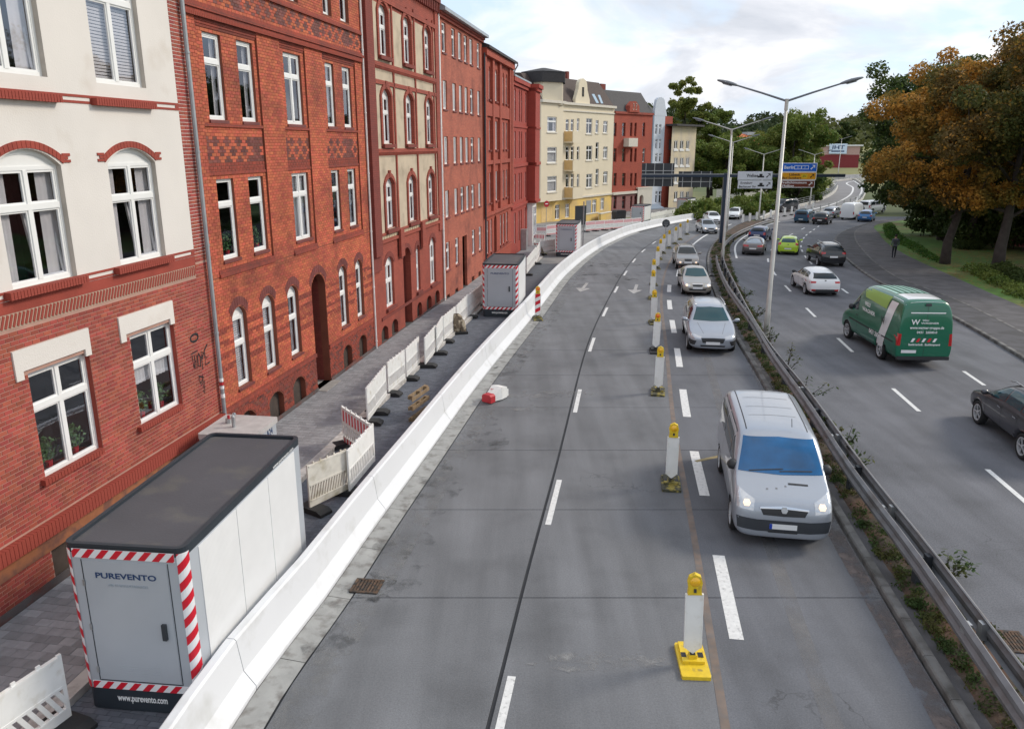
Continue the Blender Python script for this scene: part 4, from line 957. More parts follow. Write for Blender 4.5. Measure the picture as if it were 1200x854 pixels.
for g in H4: window(h4, *g[:5], .07, 'tee' if random.random() < .6 else 'mull', near=False, curtain=random.choice(['f', 's', 'h', None]), fw=.08, tz=.7)
for g in g4: window(h4, *g[:5], .07, 'tee', near=False, curtain='f', fw=.08)
q = MB()
for g in H4+g4: q.box(g[0]-.04, g[1]+.04, -.05, .06, g[2]-.08, g[2]-.005)
q.split('window_sill', BR2D, h4); rooms(h4, H4+g4, .17)
q = MB(); q.box(d4[0], d4[1], .3, .35, -.25, 2.75); q.build('door', mat('brown_door', (.05, .022, .018), .5, var=.2), h4)
q = MB(); q.box(d4[0]-.1, d4[1]+.1, -.35, .3, -1, -.25); q.split('doorstep', STEPM, h4)
q = MB(); q.box(0, d4[0]-.1, -.04, 0, -1.6, -.18); q.box(d4[1]+.1, 10.35, -.04, 0, -1.6, -.18)
for c_ in ce4: q.box(c_[0], c_[1], .12, .15, c_[2], c_[3], 1)
q.build('plinth', [STEPM, CELL], h4); shell(h4, 0, 10.35, -1.6, 13.5, B4M)
downpipe(h4, .05, -.3, 13.6, y=-.07, r=.04, m=WHITE)
# --- two taller red brick houses
h5 = facade_root('pilastered_brick_house', 49.15, 'red brick house with brick pilasters, grey downpipe and curved gutter end'); o5 = 49.15
q = MB(); P5 = []; x5 = [(49.75, .5), (50.75, .5), (52.85, .75), (55.55, .55), (56.75, .6)]
for a, w in x5: P5 += [(a-o5, a-o5+w, 10.45, 12.15, .28), (a-o5, a-o5+w, 7.4, 9.2, 0), (a-o5, a-o5+w, 4.1, 6.0, 0)]
P5b = [(a-o5, a-o5+w, .9, 2.95, .1) for a, w in ((49.8, .55), (51.0, .55), (54.4, .6), (55.6, .6), (56.9, .6))]; d5 = (52.55-o5, 53.5-o5, -.45, 2.8, .3, 'nr')
P5 = TR(P5, o5, .08); P5b = TR(P5b, o5, .08); wall(q, 0, 10.2, -1.9, 13.1, P5+P5b+[d5], depth=.2); q.build('wall', B5M, h5)
q = MB()
for s_ in (0, 2.55, 5.0, 8.9): q.box(s_+.02, s_+.6, -.16, 0, 3.4, 12.9)
q.box(9.6, 10.2, -.2, 0, 3.4, 12.9)
for z0, z1, p in ((12.9, 13.3, .3), (3.3, 3.5, .2), (9.45, 10.2, .12), (6.5, 6.75, .14), (.5, .62, .1)): q.box(0, 10.2, -p, 0, z0, z1)
q.split('pilaster', B5M, h5)
q = MB(); q.prism([(-.45, 13.3), (-.45, 13.45), (4.5, 15.2), (9.9, 13.4)], 'x', 0, 10.2); q.build('roof', SLATE, h5)
for g in P5+P5b: window(h5, *g[:5], .08, 'mull' if g[1]-g[0] > .7 else 'tee', near=False, curtain=random.choice(['f', None]), fw=.07)
rooms(h5, P5+P5b, .2)
q = MB(); q.box(d5[0], d5[1], .4, .45, -.5, 3.1); q.build('door', DOORM, h5)
q = MB()
for g in P5+P5b: q.box(g[0]-.05, g[1]+.05, -.08, .08, g[2]-.12, g[2]-.005)
q.split('window_sill', B3D, h5); shell(h5, 0, 10.2, -1.9, 13.3, B5M); downpipe(h5, .0, -.5, 13.0, y=-.14, r=.06, m=DARK)
q = MB(); q.tube([(10.0, -.5, 13.4), (10.15, -.5, 13.2), (10.2, -.3, 12.9), (10.2, -.2, 12.6)], .05, 6); q.build('gutter_end', PIPE, h5)
h6 = facade_root('deep_red_brick_house', 59.35, 'deep red brick corner house with tall narrow paired windows'); o6 = 59.35
q = MB(); P6 = []
for a, w in ((60.4, .6), (62.4, .55), (63.5, .55), (65.6, .6)): P6 += [(a-o6, a-o6+w, 9.45, 11.6, .2), (a-o6, a-o6+w, 6.7, 8.7, 0), (a-o6, a-o6+w, 3.5, 5.5, .1), (a-o6, a-o6+w, .3, 2.6, .1)]
P6 = TR(P6, o6, .08); wall(q, 0, 8.2, -2, 12.2, P6, depth=.2); q.build('wall', B6M, h6)
q = MB()
for z0, z1, p in ((12.2, 12.5, .28), (11.95, 12.2, .15), (6.05, 6.3, .12), (9.0, 9.15, .08), (2.95, 3.15, .12)): q.box(0, 8.2, -p, 0, z0, z1); q.box(7.9, 10.6, -.70-p, -.0, z0, z1)
q.box(7.9, 10.6, -.70, 0, 3.0, 12.2); q.build('corner_bay', B6M, h6)
for g in P6: window(h6, *g[:5], .08, 'tee', near=False, curtain=random.choice(['f', None, None]), fw=.06, frame=WHITE if g[2] < 3 else FRAME)
rooms(h6, P6, .2); shell(h6, 0, 10.6, -2, 12.3, B6M)
q = MB(); q.prism([(-.3, 12.5), (-.3, 12.62), (4.5, 14), (9.9, 12.5)], 'x', 0, 8.2); q.build('roof', ZINC, h6)
q = MB(); q.box(8.2, 10.5, -.45, 0, -2, 3.0); q.build('corner_shopfront', WHITE, h6)
window(h6, 8.5, 10.1, .1, 2.6, 0, -.52, 'tee', near=False)

# ---------------------------------------------------------------- houses beyond the side street
CREAM = mat('cream_render', (.70, .62, .47), .9, var=.05, vs=.6, coord='obj'); CREAMY = mat('yellow_render', (.72, .50, .16), .9, var=.06, vs=.8, coord='obj', col2=(.60, .44, .2), c2s=.5)
PALE = mat('pale_trim', (.62, .58, .50), .9, var=.06); BALSHADE = mat('shaded_balcony_render', (.60, .42, .20), .9, var=.05)  # last one: shade put into the colour of the balconies' left sides
def frame2(name, pa, pb, label, cat='house'):
    a = Gp(*pa); b_ = Gp(*pb); d = (b_-a); rz = math.atan2(d.y, d.x); e = empty(name, a, rz, label, cat); c_, s_ = math.cos(rz), math.sin(rz)
    def PX(px, py, off=0):
        n_ = Vector((-s_, c_)); dd = n_.dot(Vector((a.x, a.y)))+off; r = ray(px, py); t = dd/(r[0]*n_.x+r[1]*n_.y); P = Vector((r[0]*t, r[1]*t))-Vector((a.x, a.y)); return (P.x*c_+P.y*s_, H+r[2]*t-a.z)
    return e, PX, math.hypot(d.x, d.y)
def pxh(PX, x0, x1, y0, y1, off=0): a = PX(x0, (y0+y1)/2, off); b_ = PX(x1, (y0+y1)/2, off); m_ = (x0+x1)/2; return (a[0], b_[0], PX(m_, y1, off)[1], PX(m_, y0, off)[1], 0)
# cream and yellow corner house
hy, PX, LY = frame2('yellow_corner_house', (628, 262), (716, 250), 'cream corner house with yellow ground floor, curved gable and dark roof turret')
ztop = PX(690, 125)[1]; zgf = PX(690, 230)[1]
sb0, sb1 = PX(634, 150, -.8)[0], PX(660, 150, -.8)[0]
W1 = []
for x0, x1, rows in ((687, 694, ((139, 157), (171, 188), (204, 220))), (698, 701.5, ((141, 156), (167, 187), (198, 217))), (707, 712, ((142, 156), (172, 186), (201, 215))), (663, 667, ((140, 154), (172, 188), (204, 220))), (669, 672.5, ((140, 154), (172, 188), (204, 220))), (676, 679, ((139, 154), (172, 188), (204, 220)))):
    for y0, y1 in rows: W1.append(pxh(PX, x0, x1, y0, y1))
GF = [pxh(PX, *g) for g in ((650.5, 656, 240, 257), (662.5, 667.5, 239, 255), (694, 699, 234, 250), (704, 708, 232, 246))]
q = MB(); wall(q, 0, LY, zgf, ztop, W1, depth=.2, mi=0); wall(q, 0, LY, -2, zgf, GF, depth=.2, mi=1); q.build('wall', [CREAM, CREAMY], hy)
BW = [pxh(PX, 641.4, 652.4, a, b_, -.8) for a, b_ in ((137, 155), (172.5, 191), (206.6, 225))]
zb0 = PX(645, 236, -.8)[1]
q = MB(); wall(q, sb0, sb1, zb0, ztop, BW, y=-.8, depth=.2); q.add([(sb0, -.8, zb0), (sb1, -.8, zb0), (sb1, 0, zb0), (sb0, 0, zb0)], [(0, 1, 2, 3)]); q.add([(sb0, -.8, zb0), (sb0, -.8, ztop), (sb0-.9, .9, ztop), (sb0-.9, .9, zb0)], [(0, 1, 2, 3)]); q.add([(sb1, -.8, zb0), (sb1, -.8, ztop), (sb1+.3, 0, ztop), (sb1+.3, 0, zb0)], [(0, 1, 2, 3)])
q.build('corner_bay', CREAM, hy)
for g in W1+GF: window(hy, *g[:5], .1, 'tee' if g[1]-g[0] < .9 else 'cross', near=False, curtain=random.choice(['f', None, 's']), fw=.09)
for g in BW: window(hy, *g[:5], -.7, 'tee', near=False, curtain=random.choice(['g', 's']), fw=.12)
rooms(hy, W1+GF, .2); rooms(hy, BW, -.6, .55)
q = MB()
for g in W1+BW:
    yo = -.8 if g in BW else 0
    q.box(g[0]-.1, g[1]+.1, yo-.09, yo+.05, g[2]-.14, g[2]-.01)
q.split('window_sill', PALE, hy)
q = MB(); q.box(-.2, LY+.02, -.35, .1, ztop, ztop+.3); q.box(sb0-.1, sb1+.15, -1.1, -.35, ztop, ztop+.3); q.box(-.2, LY, -.18, 0, zgf-.1, zgf+.12); q.box(-.1, LY, -.14, 0, ztop-.75, ztop-.6); q.split('cornice', PALE, hy)
for (x0, x1, x2, y0, y1) in ((662.7, 671.6, 683, 154, 166), (662.7, 671.6, 683, 188, 199.5), (662.7, 671.6, 683, 220, 232)):
    a = PX(x1, (y0+y1)/2, -1.3); c_ = PX(x2, (y0+y1)/2, -1.3); z0 = PX(x1, y1, -1.3)[1]; z1 = PX(x1, y0, -1.3)[1]; s0 = a[0]; s1 = c_[0]
    q = MB(); q.box(s0, s1, -1.3, -1.2, z0, z1); q.box(s0, s0+.1, -1.2, 0, z0, z1, 1); q.box(s1-.1, s1, -1.2, 0, z0, z1); q.box(s0, s1, -1.3, 0, z0-.16, z0-.001); q.build('balcony', [CREAM, BALSHADE], hy)
dg = pxh(PX, 687, 692.5, 235, 253); q = MB(); q.box(dg[0], dg[1], -.03, .0, dg[2], dg[3]); q.build('door', mat('grey_door', (.28, .29, .31), .5), hy)
dg = pxh(PX, 634, 646.5, 241, 261); q = MB(); q.box(dg[0], dg[1], -.03, .0, dg[2]+.1, dg[3]); q.build('yellow_gate', mat('pale_yellow_gate', (.70, .50, .22), .7), hy)
# roof, gable, turret, skylights
zr = PX(690, 98, 4)[1]
q = MB(); q.add([(0, .1, ztop+.3), (LY, .1, ztop+.3), (LY-.4, 2.3, zr), (0, 2.3, zr), (LY-.4, 8, zr+.3), (0, 8, zr+.3), (LY, 10, ztop), (0, 10, ztop)], [(0, 1, 2, 3), (3, 2, 4, 5), (5, 4, 6, 7), (0, 3, 5, 7), (1, 6, 4, 2)]); q.build('roof', TILE, hy)
def roofpt(px, py):  # on the steep lower roof
    for o_ in [k*.1 for k in range(0, 24)]:
        s_, z_ = PX(px, py, o_)
        if z_ <= ztop+.3+(zr-ztop-.3)*(o_-.1)/2.2: return s_, o_, z_
    return s_, o_, z_
SKY = mat('skylight_glass', (.30, .42, .52), .08, var=.05, spec=1)
for x0, x1, x2, x3, yt, yb_ in ((652, 655, 659.5, 656.5, 104, 116), (693, 696, 701.5, 698.5, 111, 121.5), (700, 702.5, 706.5, 704, 112, 122)):
    c_ = [roofpt(x0, yt), roofpt(x1, yt), roofpt(x2, yb_), roofpt(x3, yb_)]; q = MB(); q.add([(a, b_-.06, z+.06) for a, b_, z in c_]+[(a, b_+.1, z) for a, b_, z in c_], [(0, 1, 2, 3), (0, 4, 5, 1), (1, 5, 6, 2), (2, 6, 7, 3), (3, 7, 4, 0)]); q.build('skylight', SKY, hy)
q = MB(); c_ = (PX(673, 120)[0]+PX(691, 120)[0])/2; w = (PX(691, 120)[0]-PX(674, 120)[0])/2; z0 = ztop+.2; hg = PX(682, 92)[1]-z0
gp = [(-1, 0), (-.98, .18), (-.80, .38), (-.62, .58), (-.58, .72), (-.52, .84), (-.34, .94), (0, 1), (.34, .94), (.52, .84), (.58, .72), (.62, .58), (.80, .38), (.98, .18), (1, 0)]
q.prism([(c_+a*w, z0+b_*hg) for a, b_ in gp], 'y', -.1, .35); q.build('curved_gable', CREAM, hy)
gw = (c_-.25, c_+.25, z0+.3*hg, z0+.66*hg, 0); q = MB(); q.box(gw[0], gw[1], -.13, -.101, gw[2], gw[3]); q.build('gable_window', ROOM, hy)
q = MB(); s0 = PX(626, 110, 1.2)[0]; s1 = PX(653.5, 110, 1.2)[0]; z1 = PX(640, 97, .6)[1]; z2 = PX(640, 84.5, .6)[1]; R = (s1-s0)/2*1.02; cx = (s0+s1)/2
def octa(mb, r, za, zb_, cx, cy, mi=0, r2=None):
    n = 6; vs = [(cx+rr*math.cos(2*math.pi*(k+.5)/n), cy+rr*math.sin(2*math.pi*(k+.5)/n), z) for rr, z in ((r, za), (r2 if r2 is not None else r, zb_)) for k in range(n)]
    mb.add(vs, [(k, (k+1) % n, n+(k+1) % n, n+k) for k in range(n)]+[tuple(range(n, 2*n))], mi)
octa(q, R, ztop-.2, z1, cx, 1.6, 0); octa(q, R*1.1, z1, z2, cx, 1.6, 1); octa(q, R*1.12, z2, z2+.55, cx, 1.6, 1, .3); q.build('turret', [CREAM, SLATE], hy)
q = MB(); q.box(0, LY, .8, 9.9, -2, ztop-.05); q.build('rear_walls', CREAM, hy)
q = MB(); q.cbox((c_+1.4, 3.2, zr+.3), (.5, .5, 1.4)); q.build('chimney', B3D, hy)
# red house with ornate gable
hr, PX, LR = frame2('ornate_red_house', (716.3, 250), (760, 244.5), 'red brick house with dark mansard roof, ornate gable and pale oriel box')
ztop = PX(730, 131)[1]; WR = []
for x0, x1 in ((719, 722.5), (729, 733), (738.5, 741), (743.5, 746), (753, 756)):
    for y0, y1 in ((144, 160), (174, 190), (203, 218), (230, 245)): WR.append(pxh(PX, x0, x1, y0, y1))
zg_ = PX(735, 226)[1]
MAUVE = mat('mauve_stone', (.26, .12, .11), .9, var=.15, coord='obj')
q = MB(); wall(q, 0, LR, zg_, ztop, WR, depth=.25); wall(q, 0, LR, -2, zg_, WR, depth=.25, mi=1); q.build('wall', [B5M, MAUVE], hr)
for g in WR: window(hr, *g[:5], .15, 'tee', near=False, fw=.08, frame=FRAME if g[0] > 6 and random.random() < .5 else B3D)
rooms(hr, WR, .25)
a0, a1 = PX(727, 180)[0], PX(737, 180)[0]; b0, b1 = PX(737, 180, -.5)[0], PX(748.5, 180, -.5)[0]
q = MB(); q.box(0, LR, -.25, .05, zg_-.15, zg_+.2, 1); q.box(0, LR, -.2, .05, ztop-.3, ztop); q.split('cornice', [B3M, PALE], hr)
zt2 = PX(742, 119)[1]; q = MB(); q.prism([(b0, ztop), (b1, ztop), (b1-.1, zt2-.6), ((b0+b1)/2+.3, zt2), ((b0+b1)/2-.3, zt2), (b0+.1, zt2-.6)], 'y', -.35, .4); q.build('ornate_gable', B5M, hr)
q = MB(); m_ = (b0+b1)/2; z_ = (ztop+zt2)/2
for s_ in (-.35, .35): q.tube([(m_+s_-.12, -.37, z_+.4), (m_+s_+.15, -.37, z_+.35), (m_+s_+.05, -.37, z_), (m_+s_+.15, -.37, z_-.35), (m_+s_-.12, -.37, z_-.4)], .05, 5)
q.split('gable_ornament', PALE, hr)
ob = pxh(PX, 737, 747.5, 162, 172, -.9); q = MB(); q.box(ob[0], ob[1], -.9, -.02, ob[2], ob[3]); q.build('balcony', PALE, hr)
zr = PX(735, 108.5, 3)[1]
q = MB(); q.add([(0, .0, ztop), (LR, .0, ztop), (LR, 2.2, zr), (0, 2.2, zr), (LR, 9, zr), (0, 9, zr)], [(0, 1, 2, 3), (3, 2, 4, 5), (0, 3, 5), (1, 4, 2)]); q.build('roof', SLATE, hr)
q = MB(); q.cbox((.8, 3.0, zr+.3), (1.1, .9, 1.0)); q.build('chimney', B3D, hr); q = MB(); q.box(0, LR, .8, 9.9, -2, ztop-.05); q.build('rear_walls', B5M, hr)
# grey gabled house
hg_, PX, LG = frame2('grey_gabled_house', (760.3, 244.4), (783, 242), 'narrow house with tall pale grey gable and white arched ground floor')
GREYR = mat('pale_grey_render', (.56, .60, .66), .9, var=.05, coord='obj'); GREYD = mat('blue_grey_render', (.22, .27, .34), .9, var=.08, coord='obj')
ztop = PX(771, 136)[1]; WG = []
for x0, x1 in ((768, 770.5), (772.5, 775)):
    for y0, y1 in ((146, 158), (163, 175), (180, 190)): WG.append(pxh(PX, x0, x1, y0, y1))
WG += [pxh(PX, x0, x1, 224, 238) for x0, x1 in ((761.5, 764), (768, 770.5), (772, 775))]
s0, s1 = PX(765.5, 170)[0], PX(778, 170)[0]
q = MB(); wall(q, s0, s1, -2, ztop, WG, depth=.2, mi=0); wall(q, 0, s0, -2, ztop, WG, depth=.2, mi=1); wall(q, s1, LG, -2, ztop, WG, mi=2); q.build('wall', [GREYR, GREYD, B5M], hg_)
for g in WG: window(hg_, *g[:5], .1, 'tee', near=False, fw=.08)
rooms(hg_, WG, .2)
zt2 = PX(773, 114)[1]; hgt = zt2-ztop; m_ = (s0+s1)/2; w = (s1-s0)/2
q = MB(); q.prism([(m_-w, ztop), (m_+w*1.3, ztop), (m_+w*1.15, ztop+.2*hgt), (m_+w*.9, ztop+.55*hgt), (m_+w*.72, ztop+.85*hgt), (m_+w*.4, ztop+.97*hgt), (m_, zt2), (m_-w*.4, ztop+.97*hgt), (m_-w*.72, ztop+.85*hgt), (m_-w*.9, ztop+.55*hgt), (m_-w, ztop+.2*hgt)], 'y', -.02, .4); q.build('tall_gable', GREYR, hg_)
q = MB(); q.box(-3, m_, -.02, .9, -2, -1.9) if False else None
q.add([(-2.5, .6, ztop-.3), (m_, .6, ztop-.3), (m_, 2.5, zt2-.8), (-2.5, 2.5, zt2-.8), (LG, .6, ztop-.3), (LG, 2.5, ztop+.5)], [(0, 1, 2, 3), (1, 4, 5, 2)]); q.build('roof', SLATE, hg_)
q = MB(); q.box(0, LG, .8, 9, -2, ztop-.1); q.build('rear_walls', GREYD, hg_)
aw = pxh(PX, 761, 777, 240, 250, -1.2); q = MB(); q.prism([(0, aw[3]), (-1.4, aw[3]-.5), (-1.4, aw[3]-.62), (0, aw[3]-.12)], 'x', aw[0], aw[1]); q.build('awning', GREYD, hg_)
pc = pxh(PX, 747, 764, 221, 245, -.6); q = MB(); dz = pc[3]-pc[2]; wall(q, pc[0], pc[1], pc[2], pc[3], [(pc[0]+.5, pc[0]+1.5, pc[2], pc[3]-1.4, .5)], y=-.6, depth=.4); q.box(pc[0], pc[1], -.65, 0, pc[3], pc[3]+.2); q.build('arched_porch', PALE, hg_)
# cream modern block
hm, PX, LM = frame2('cream_office_block', (783, 243), (811, 238.5), 'plain cream block with flat overhanging roof and small square windows', 'building')
CRM = mat('cream_plaster', (.60, .51, .35), .9, var=.06, vs=.5, coord='obj', col2=(.48, .42, .34), c2s=.4)
ztop = PX(797, 148)[1]; WM = []
for x0, x1 in ((783.8, 787.4), (790, 794), (797, 801), (804, 807.6)):
    for y0, y1 in ((165, 175), (185, 194), (205, 214), (224.5, 234)): WM.append(pxh(PX, x0, x1, y0, y1))
WM = [g for g in WM if g[0] > .05]
q = MB(); wall(q, 0, LM, -3, ztop, WM, depth=.15); q.box(LM-.02, LM, 0, 10, -3, ztop-.01); q.box(0, LM-.03, .9, 10, -3, ztop-.02); q.build('wall', CRM, hm)
for g in WM: window(hm, *g[:5], .06, 'mull', near=False, fw=.10, curtain=random.choice(['f', None]))
rooms(hm, WM, .16)
q = MB()
for g in WM: q.box(g[0]-.12, g[1]+.12, -.1, .04, g[2]-.28, g[2]-.01)
q.split('window_sill', FRAME, hm)
q = MB(); q.box(-.3, LM+1.0, -.9, 10.5, ztop, ztop+.28); q.build('roof', SLATE, hm)
# far red-roofed house and hardware-store hall beyond the trees
hf = empty('orange_roofed_house', at(884, 172, 190)*1, .5, 'far house with bright orange tiled roof between the trees', 'house')
hf.location.z = -2; q = MB(); zt = at(884, 171, 190).z+2; q.box(-7, 7, -4, 4, -6, zt); q.build('wall', PALE, hf); q = MB(); q.prism([(-4.8, zt), (0, zt+2.6), (4.8, zt)], 'x', -7.6, 7.6); q.build('roof', mat('orange_roof_tile', (.55, .13, .05), .8, var=.1), hf)
q = MB(); q.cbox((-2, 0, zt+2.7), (2.6, 1.6, .7)); q.build('dormer', ZINC, hf)
p = at(953, 180, 330); hs = empty('retail_hall', (p.x-4.5, p.y, 4.8), -.18, 'long low pink and red retail hall with pale blue sign, far down the road', 'building')
q = MB(); q.box(-16, 22, 0, 14, -6, 2.4, 0); q.box(-16, 22, -.15, 0, -6, -.9, 1); q.box(-17, 23, -.6, 14, 2.4, 3.0, 2); q.build('wall', [mat('pink_cladding', (.50, .33, .29), .8), mat('dark_red_cladding', (.22, .03, .035), .8), mat('pale_fascia', (.75, .74, .72), .7)], hs)
q = MB(); q.box(10.2, 16.9, -.7, -.3, -.5, 3.4); q.build('sign_panel', mat('pale_blue_sign', (.66, .78, .92), .6), hs)
text('IHT', 2.0, NAVY, hs, TM((13.5, -.75, 1.3), (1, 0, 0), (0, 0, 1)), bold=True, width=4.6)
q = MB(); q.box(11, 16, -.72, -.701, .2, .7); q.build('sign_band', NAVY, hs)
# right-hand brick house behind the trees
pa = Gp(1158, 283); pb = Gp(1215, 293); hb, PX, LBk = frame2('brick_house_behind_trees', (1156, 284), (1225, 296), 'dim red brick house behind the tree trunks at the right edge')
WB = [pxh(PX, 1189, 1194, 241, 257), pxh(PX, 1197.5, 1204, 239, 259), pxh(PX, 1173, 1178, 243, 256), pxh(PX, 1184.5, 1188.5, 272, 281, 0), pxh(PX, 1193, 1197.5, 273.5, 283, 0), pxh(PX, 1210, 1216, 238, 259), pxh(PX, 1173, 1178, 205, 220), pxh(PX, 1189, 1194, 203, 218), pxh(PX, 1198, 1204, 201, 217)]
q = MB(); wall(q, 0, LBk+8, -1, 9, WB, depth=.2); q.box(0, LBk+8, .9, 10, -1, 8.9); q.build('wall', brick_mat('park_brick', (.26, .07, .06), (.22, .06, .05), (.2, .1, .08)), hb)
for g in WB: window(hb, *g[:5], .1, 'mull' if g[3] > 3 else 'tee', near=False, fw=.1 if g[2] > 1.2 else .04, frame=FRAME if g[2] > 1.2 else DARK)
rooms(hb, WB, .2); q = MB(); q.prism([(-.5, 9), (5, 13), (10.5, 9)], 'x', -.4, LBk+8.4); q.build('roof', SLATE, hb)

# ---------------------------------------------------------------- site containers
LG_C = mat('light_grey_container_paint', (.41, .44, .48), .42, var=.03, vs=2, coat=.2); LW_C = mat('off_white_lit_container_panel', (.74, .745, .75), .45, var=.03)  # off-white side panels, colour whitened further for the lit side
# perforated side: fine vertical ribs as relief
n, l, b_ = nodes(LW_C); tcn = n.new('ShaderNodeTexCoord'); wv = n.new('ShaderNodeTexWave'); wv.bands_direction = 'Y'; wv.inputs['Scale'].default_value = 9.; wv.inputs['Distortion'].default_value = 0; l.new(tcn.outputs['Object'], wv.inputs['Vector']); bp = n.new('ShaderNodeBump'); bp.inputs['Strength'].default_value = .35; bp.inputs['Distance'].default_value = .01; l.new(wv.outputs[0], bp.inputs['Height']); l.new(bp.outputs[0], b_.inputs['Normal'])
ROOFC = mat('dark_membrane_roof', (.070, .068, .078), .7, var=.12, vs=1.1, bump=.15, bs=30, col2=(.095, .09, .088), c2s=1.4, c2lo=.5, c2hi=.62); BASEC = mat('dark_blue_base', (.022, .030, .040), .5, var=.1)
def rrect(w, l_, r, n=5):
    P = []
    for cx, cy, a0 in ((w/2-r, r, -90), (w/2-r, l_-r, 0), (-w/2+r, l_-r, 90), (-w/2+r, r, 180)):
        for k in range(n+1): a = math.radians(a0+90*k/n); P.append((cx+r*math.cos(a), cy+r*math.sin(a)))
    return P
def container(name, p, rz, label, w=1.68, l_=4.15, h=2.60, logo=True, group='dark roofed filter containers by the barrier', tape_side=False):
    e = empty(name, (p[0], p[1], zg(p[1])), rz, label, 'container', group)
    q = MB(); q.prism(rrect(w-.04, l_-.04, .12), 'z', 0.02, .36); q.build('base', BASEC, e)
    z0 = .36; zt = h-.13; R = rrect(w, l_, .13)
    q = MB(); q.prism(R, 'z', z0, zt); q.build('body', LG_C, e)
    q = MB(); q.prism(rrect(w-.1, l_-.1, .1), 'z', zt, h-.045); q.build('roof', ROOFC, e)
    q = MB(); n_ = len(R); I = rrect(w-.13, l_-.13, .08)
    vs = [(a, b, z) for z in (zt+.001, h) for a, b in R]+[(a, b+.065, h) for a, b in I]+[(a, b+.065, h-.06) for a, b in I]; fs = []
    for k in range(n_):
        k2 = (k+1) % n_
        for j in range(3): fs.append((j*n_+k, j*n_+k2, (j+1)*n_+k2, (j+1)*n_+k))
    q.add(vs, fs); q.build('roof_rim', BASEC, e, smooth=False)
    for sg in (-1, 1):
        m = 3
        for k in range(m):
            y0 = .36+(l_-.72)*k/m; y1 = .36+(l_-.72)*(k+1)/m; q = MB(); q.box(sg*(w/2-.01), sg*(w/2+.012), y0+.008, y1-.008, z0+.10, zt-.03); q.build('side_panel', LW_C, e)
    dx = w/2-.30; q = MB()
    for x in (-dx-.06, dx+.06): q.box(x-.006, x+.006, -.004, .01, z0+.13, zt-.10)
    q.box(-dx-.05, dx+.05, -.004, .01, z0+.125, z0+.14); q.split('door_joint', DARK, e)
    q = MB(); q.box(-dx-.04, dx+.04, -.007, .0, z0+.15, zt-.11); dr = q.build('door', LG_C, e)
    q = MB(); q.box(dx-.12, dx-.06, -.05, -.007, 1.22, 1.46); q.build('handle', DARK, dr)
    def fr(x, z): return (x, -.009, z)
    T = MB(); T.recalc = False; bt = .115
    def edge(mp, L0, L1, t0, t1, sl=.9, ph=0): T.add([mp(L0, t0), mp(L1, t0), mp(L1, t1), mp(L0, t1)], [(0, 1, 2, 3)], 1); off = mp; return mp
    e0 = -w/2+.13; e1 = w/2-.13
    def tape(x0, x1, z0_, z1_, slant, horiz=True):
        T.box(x0, x1, -.008, -.0, z0_, z1_, 1)
        if horiz: stripes(T, lambda a, b: (a, -.0105, b), x0, x1, z0_, z1_, .20, slant, 0)
        else: stripes(T, lambda a, b: (b, -.0105, a), z0_, z1_, x0, x1, .26, slant, 0)
    tape(e0, e1, zt-.07, zt-.001+.06, .9); tape(e0, e1, z0+.0, z0+bt, .9)
    # corners: bent tape on the rounded edges
    for sg in (-1, 1):
        cx = sg*(w/2-.13); nn = 5
        def cor(a, z, rr=.1395, cx=cx, sg=sg): t = math.radians(-90+sg*a); return (cx+rr*math.cos(t), .13+rr*math.sin(t), z)
        A0, A1 = 12, 88; zz0, zz1 = z0+.0, zt+.055
        vs = []
        for i in range(nn+1): a = A0+(A1-A0)*i/nn; vs += [cor(a, zz0, .137), cor(a, zz1, .137)]
        T.add(vs, [(2*i, 2*i+2, 2*i+3, 2*i+1) for i in range(nn)], 1)
        pitch = .27; k = 0; zc = zz0-.3
        while zc < zz1+.2:
            P = []
            for i in range(nn+1):
                a = A0+(A1-A0)*i/nn; sh = (i/nn)*.16*1; lo = min(max(zc+sh, zz0), zz1); hi = min(max(zc+pitch/2+sh, zz0), zz1); P.append((a, lo, hi))
            vs = [v for a, lo, hi in P for v in (cor(a, lo), cor(a, hi))]
            if any(hi-lo > .002 for _, lo, hi in P): T.add(vs, [(2*i, 2*i+2, 2*i+3, 2*i+1) for i in range(nn)], 0)
            zc += pitch
        q = T
    T.build('hazard_tape', [RED, TAPEW], e)
    for z_ in (.62, 1.30, 1.98):
        q = MB(); q.box(-dx-.075, -dx-.045, -.022, -.002, z_, z_+.09); q.build('hinge', GREYM, e)
    for z_ in (zt-.02,):
        for k in range(6): q = MB(); q.tube([(w/2+.010, .6+k*(l_-1.2)/5, z0+.06), (w/2+.018, .6+k*(l_-1.2)/5, z0+.06)], .012, 6); q.build('rivet', GREYM, e)
    for k in range(5): q = MB(); q.box(-.30, .30, -.010, -.006, z0+.24+k*.035, z0+.255+k*.035); q.build('door_louvre', LG_C, e)
    if logo:
        text('PUREVENTO', .115, NAVY, e, TM((0, -.0125, zt-.36), (1, 0, 0), (0, 0, 1)), bold=True, width=.86)
        text('DIE STADTLUFTREINIGER', .05, LIGHTINK, e, TM((.02, -.0125, zt-.48), (1, 0, 0), (0, 0, 1)), width=.56)
        text('www.purevento.com', .15, WINK, e, TM((-.02, -.004, .17), (1, 0, 0), (0, 0, 1)), bold=True, width=.74)
        text('www.purevento.com', .08, WINK, e, TM((w/2+.016, l_*.80, h-.105), (0, 1, 0), (0, 0, 1)), width=.9)
    return e
pa = G(101.5, 834); container('filter_container', (pa[0]+.84, pa[1]+.0), math.radians(-6.2), 'large light grey container with dark roof nearest the camera, red and white striped edges', w=1.70, l_=4.2)
c_ = G(586, 371.5); container('filter_container', c_, math.radians(-7), 'grey container with dark roof standing alone in the service lane behind the white fence panels', w=1.66, l_=3.6, h=2.5)
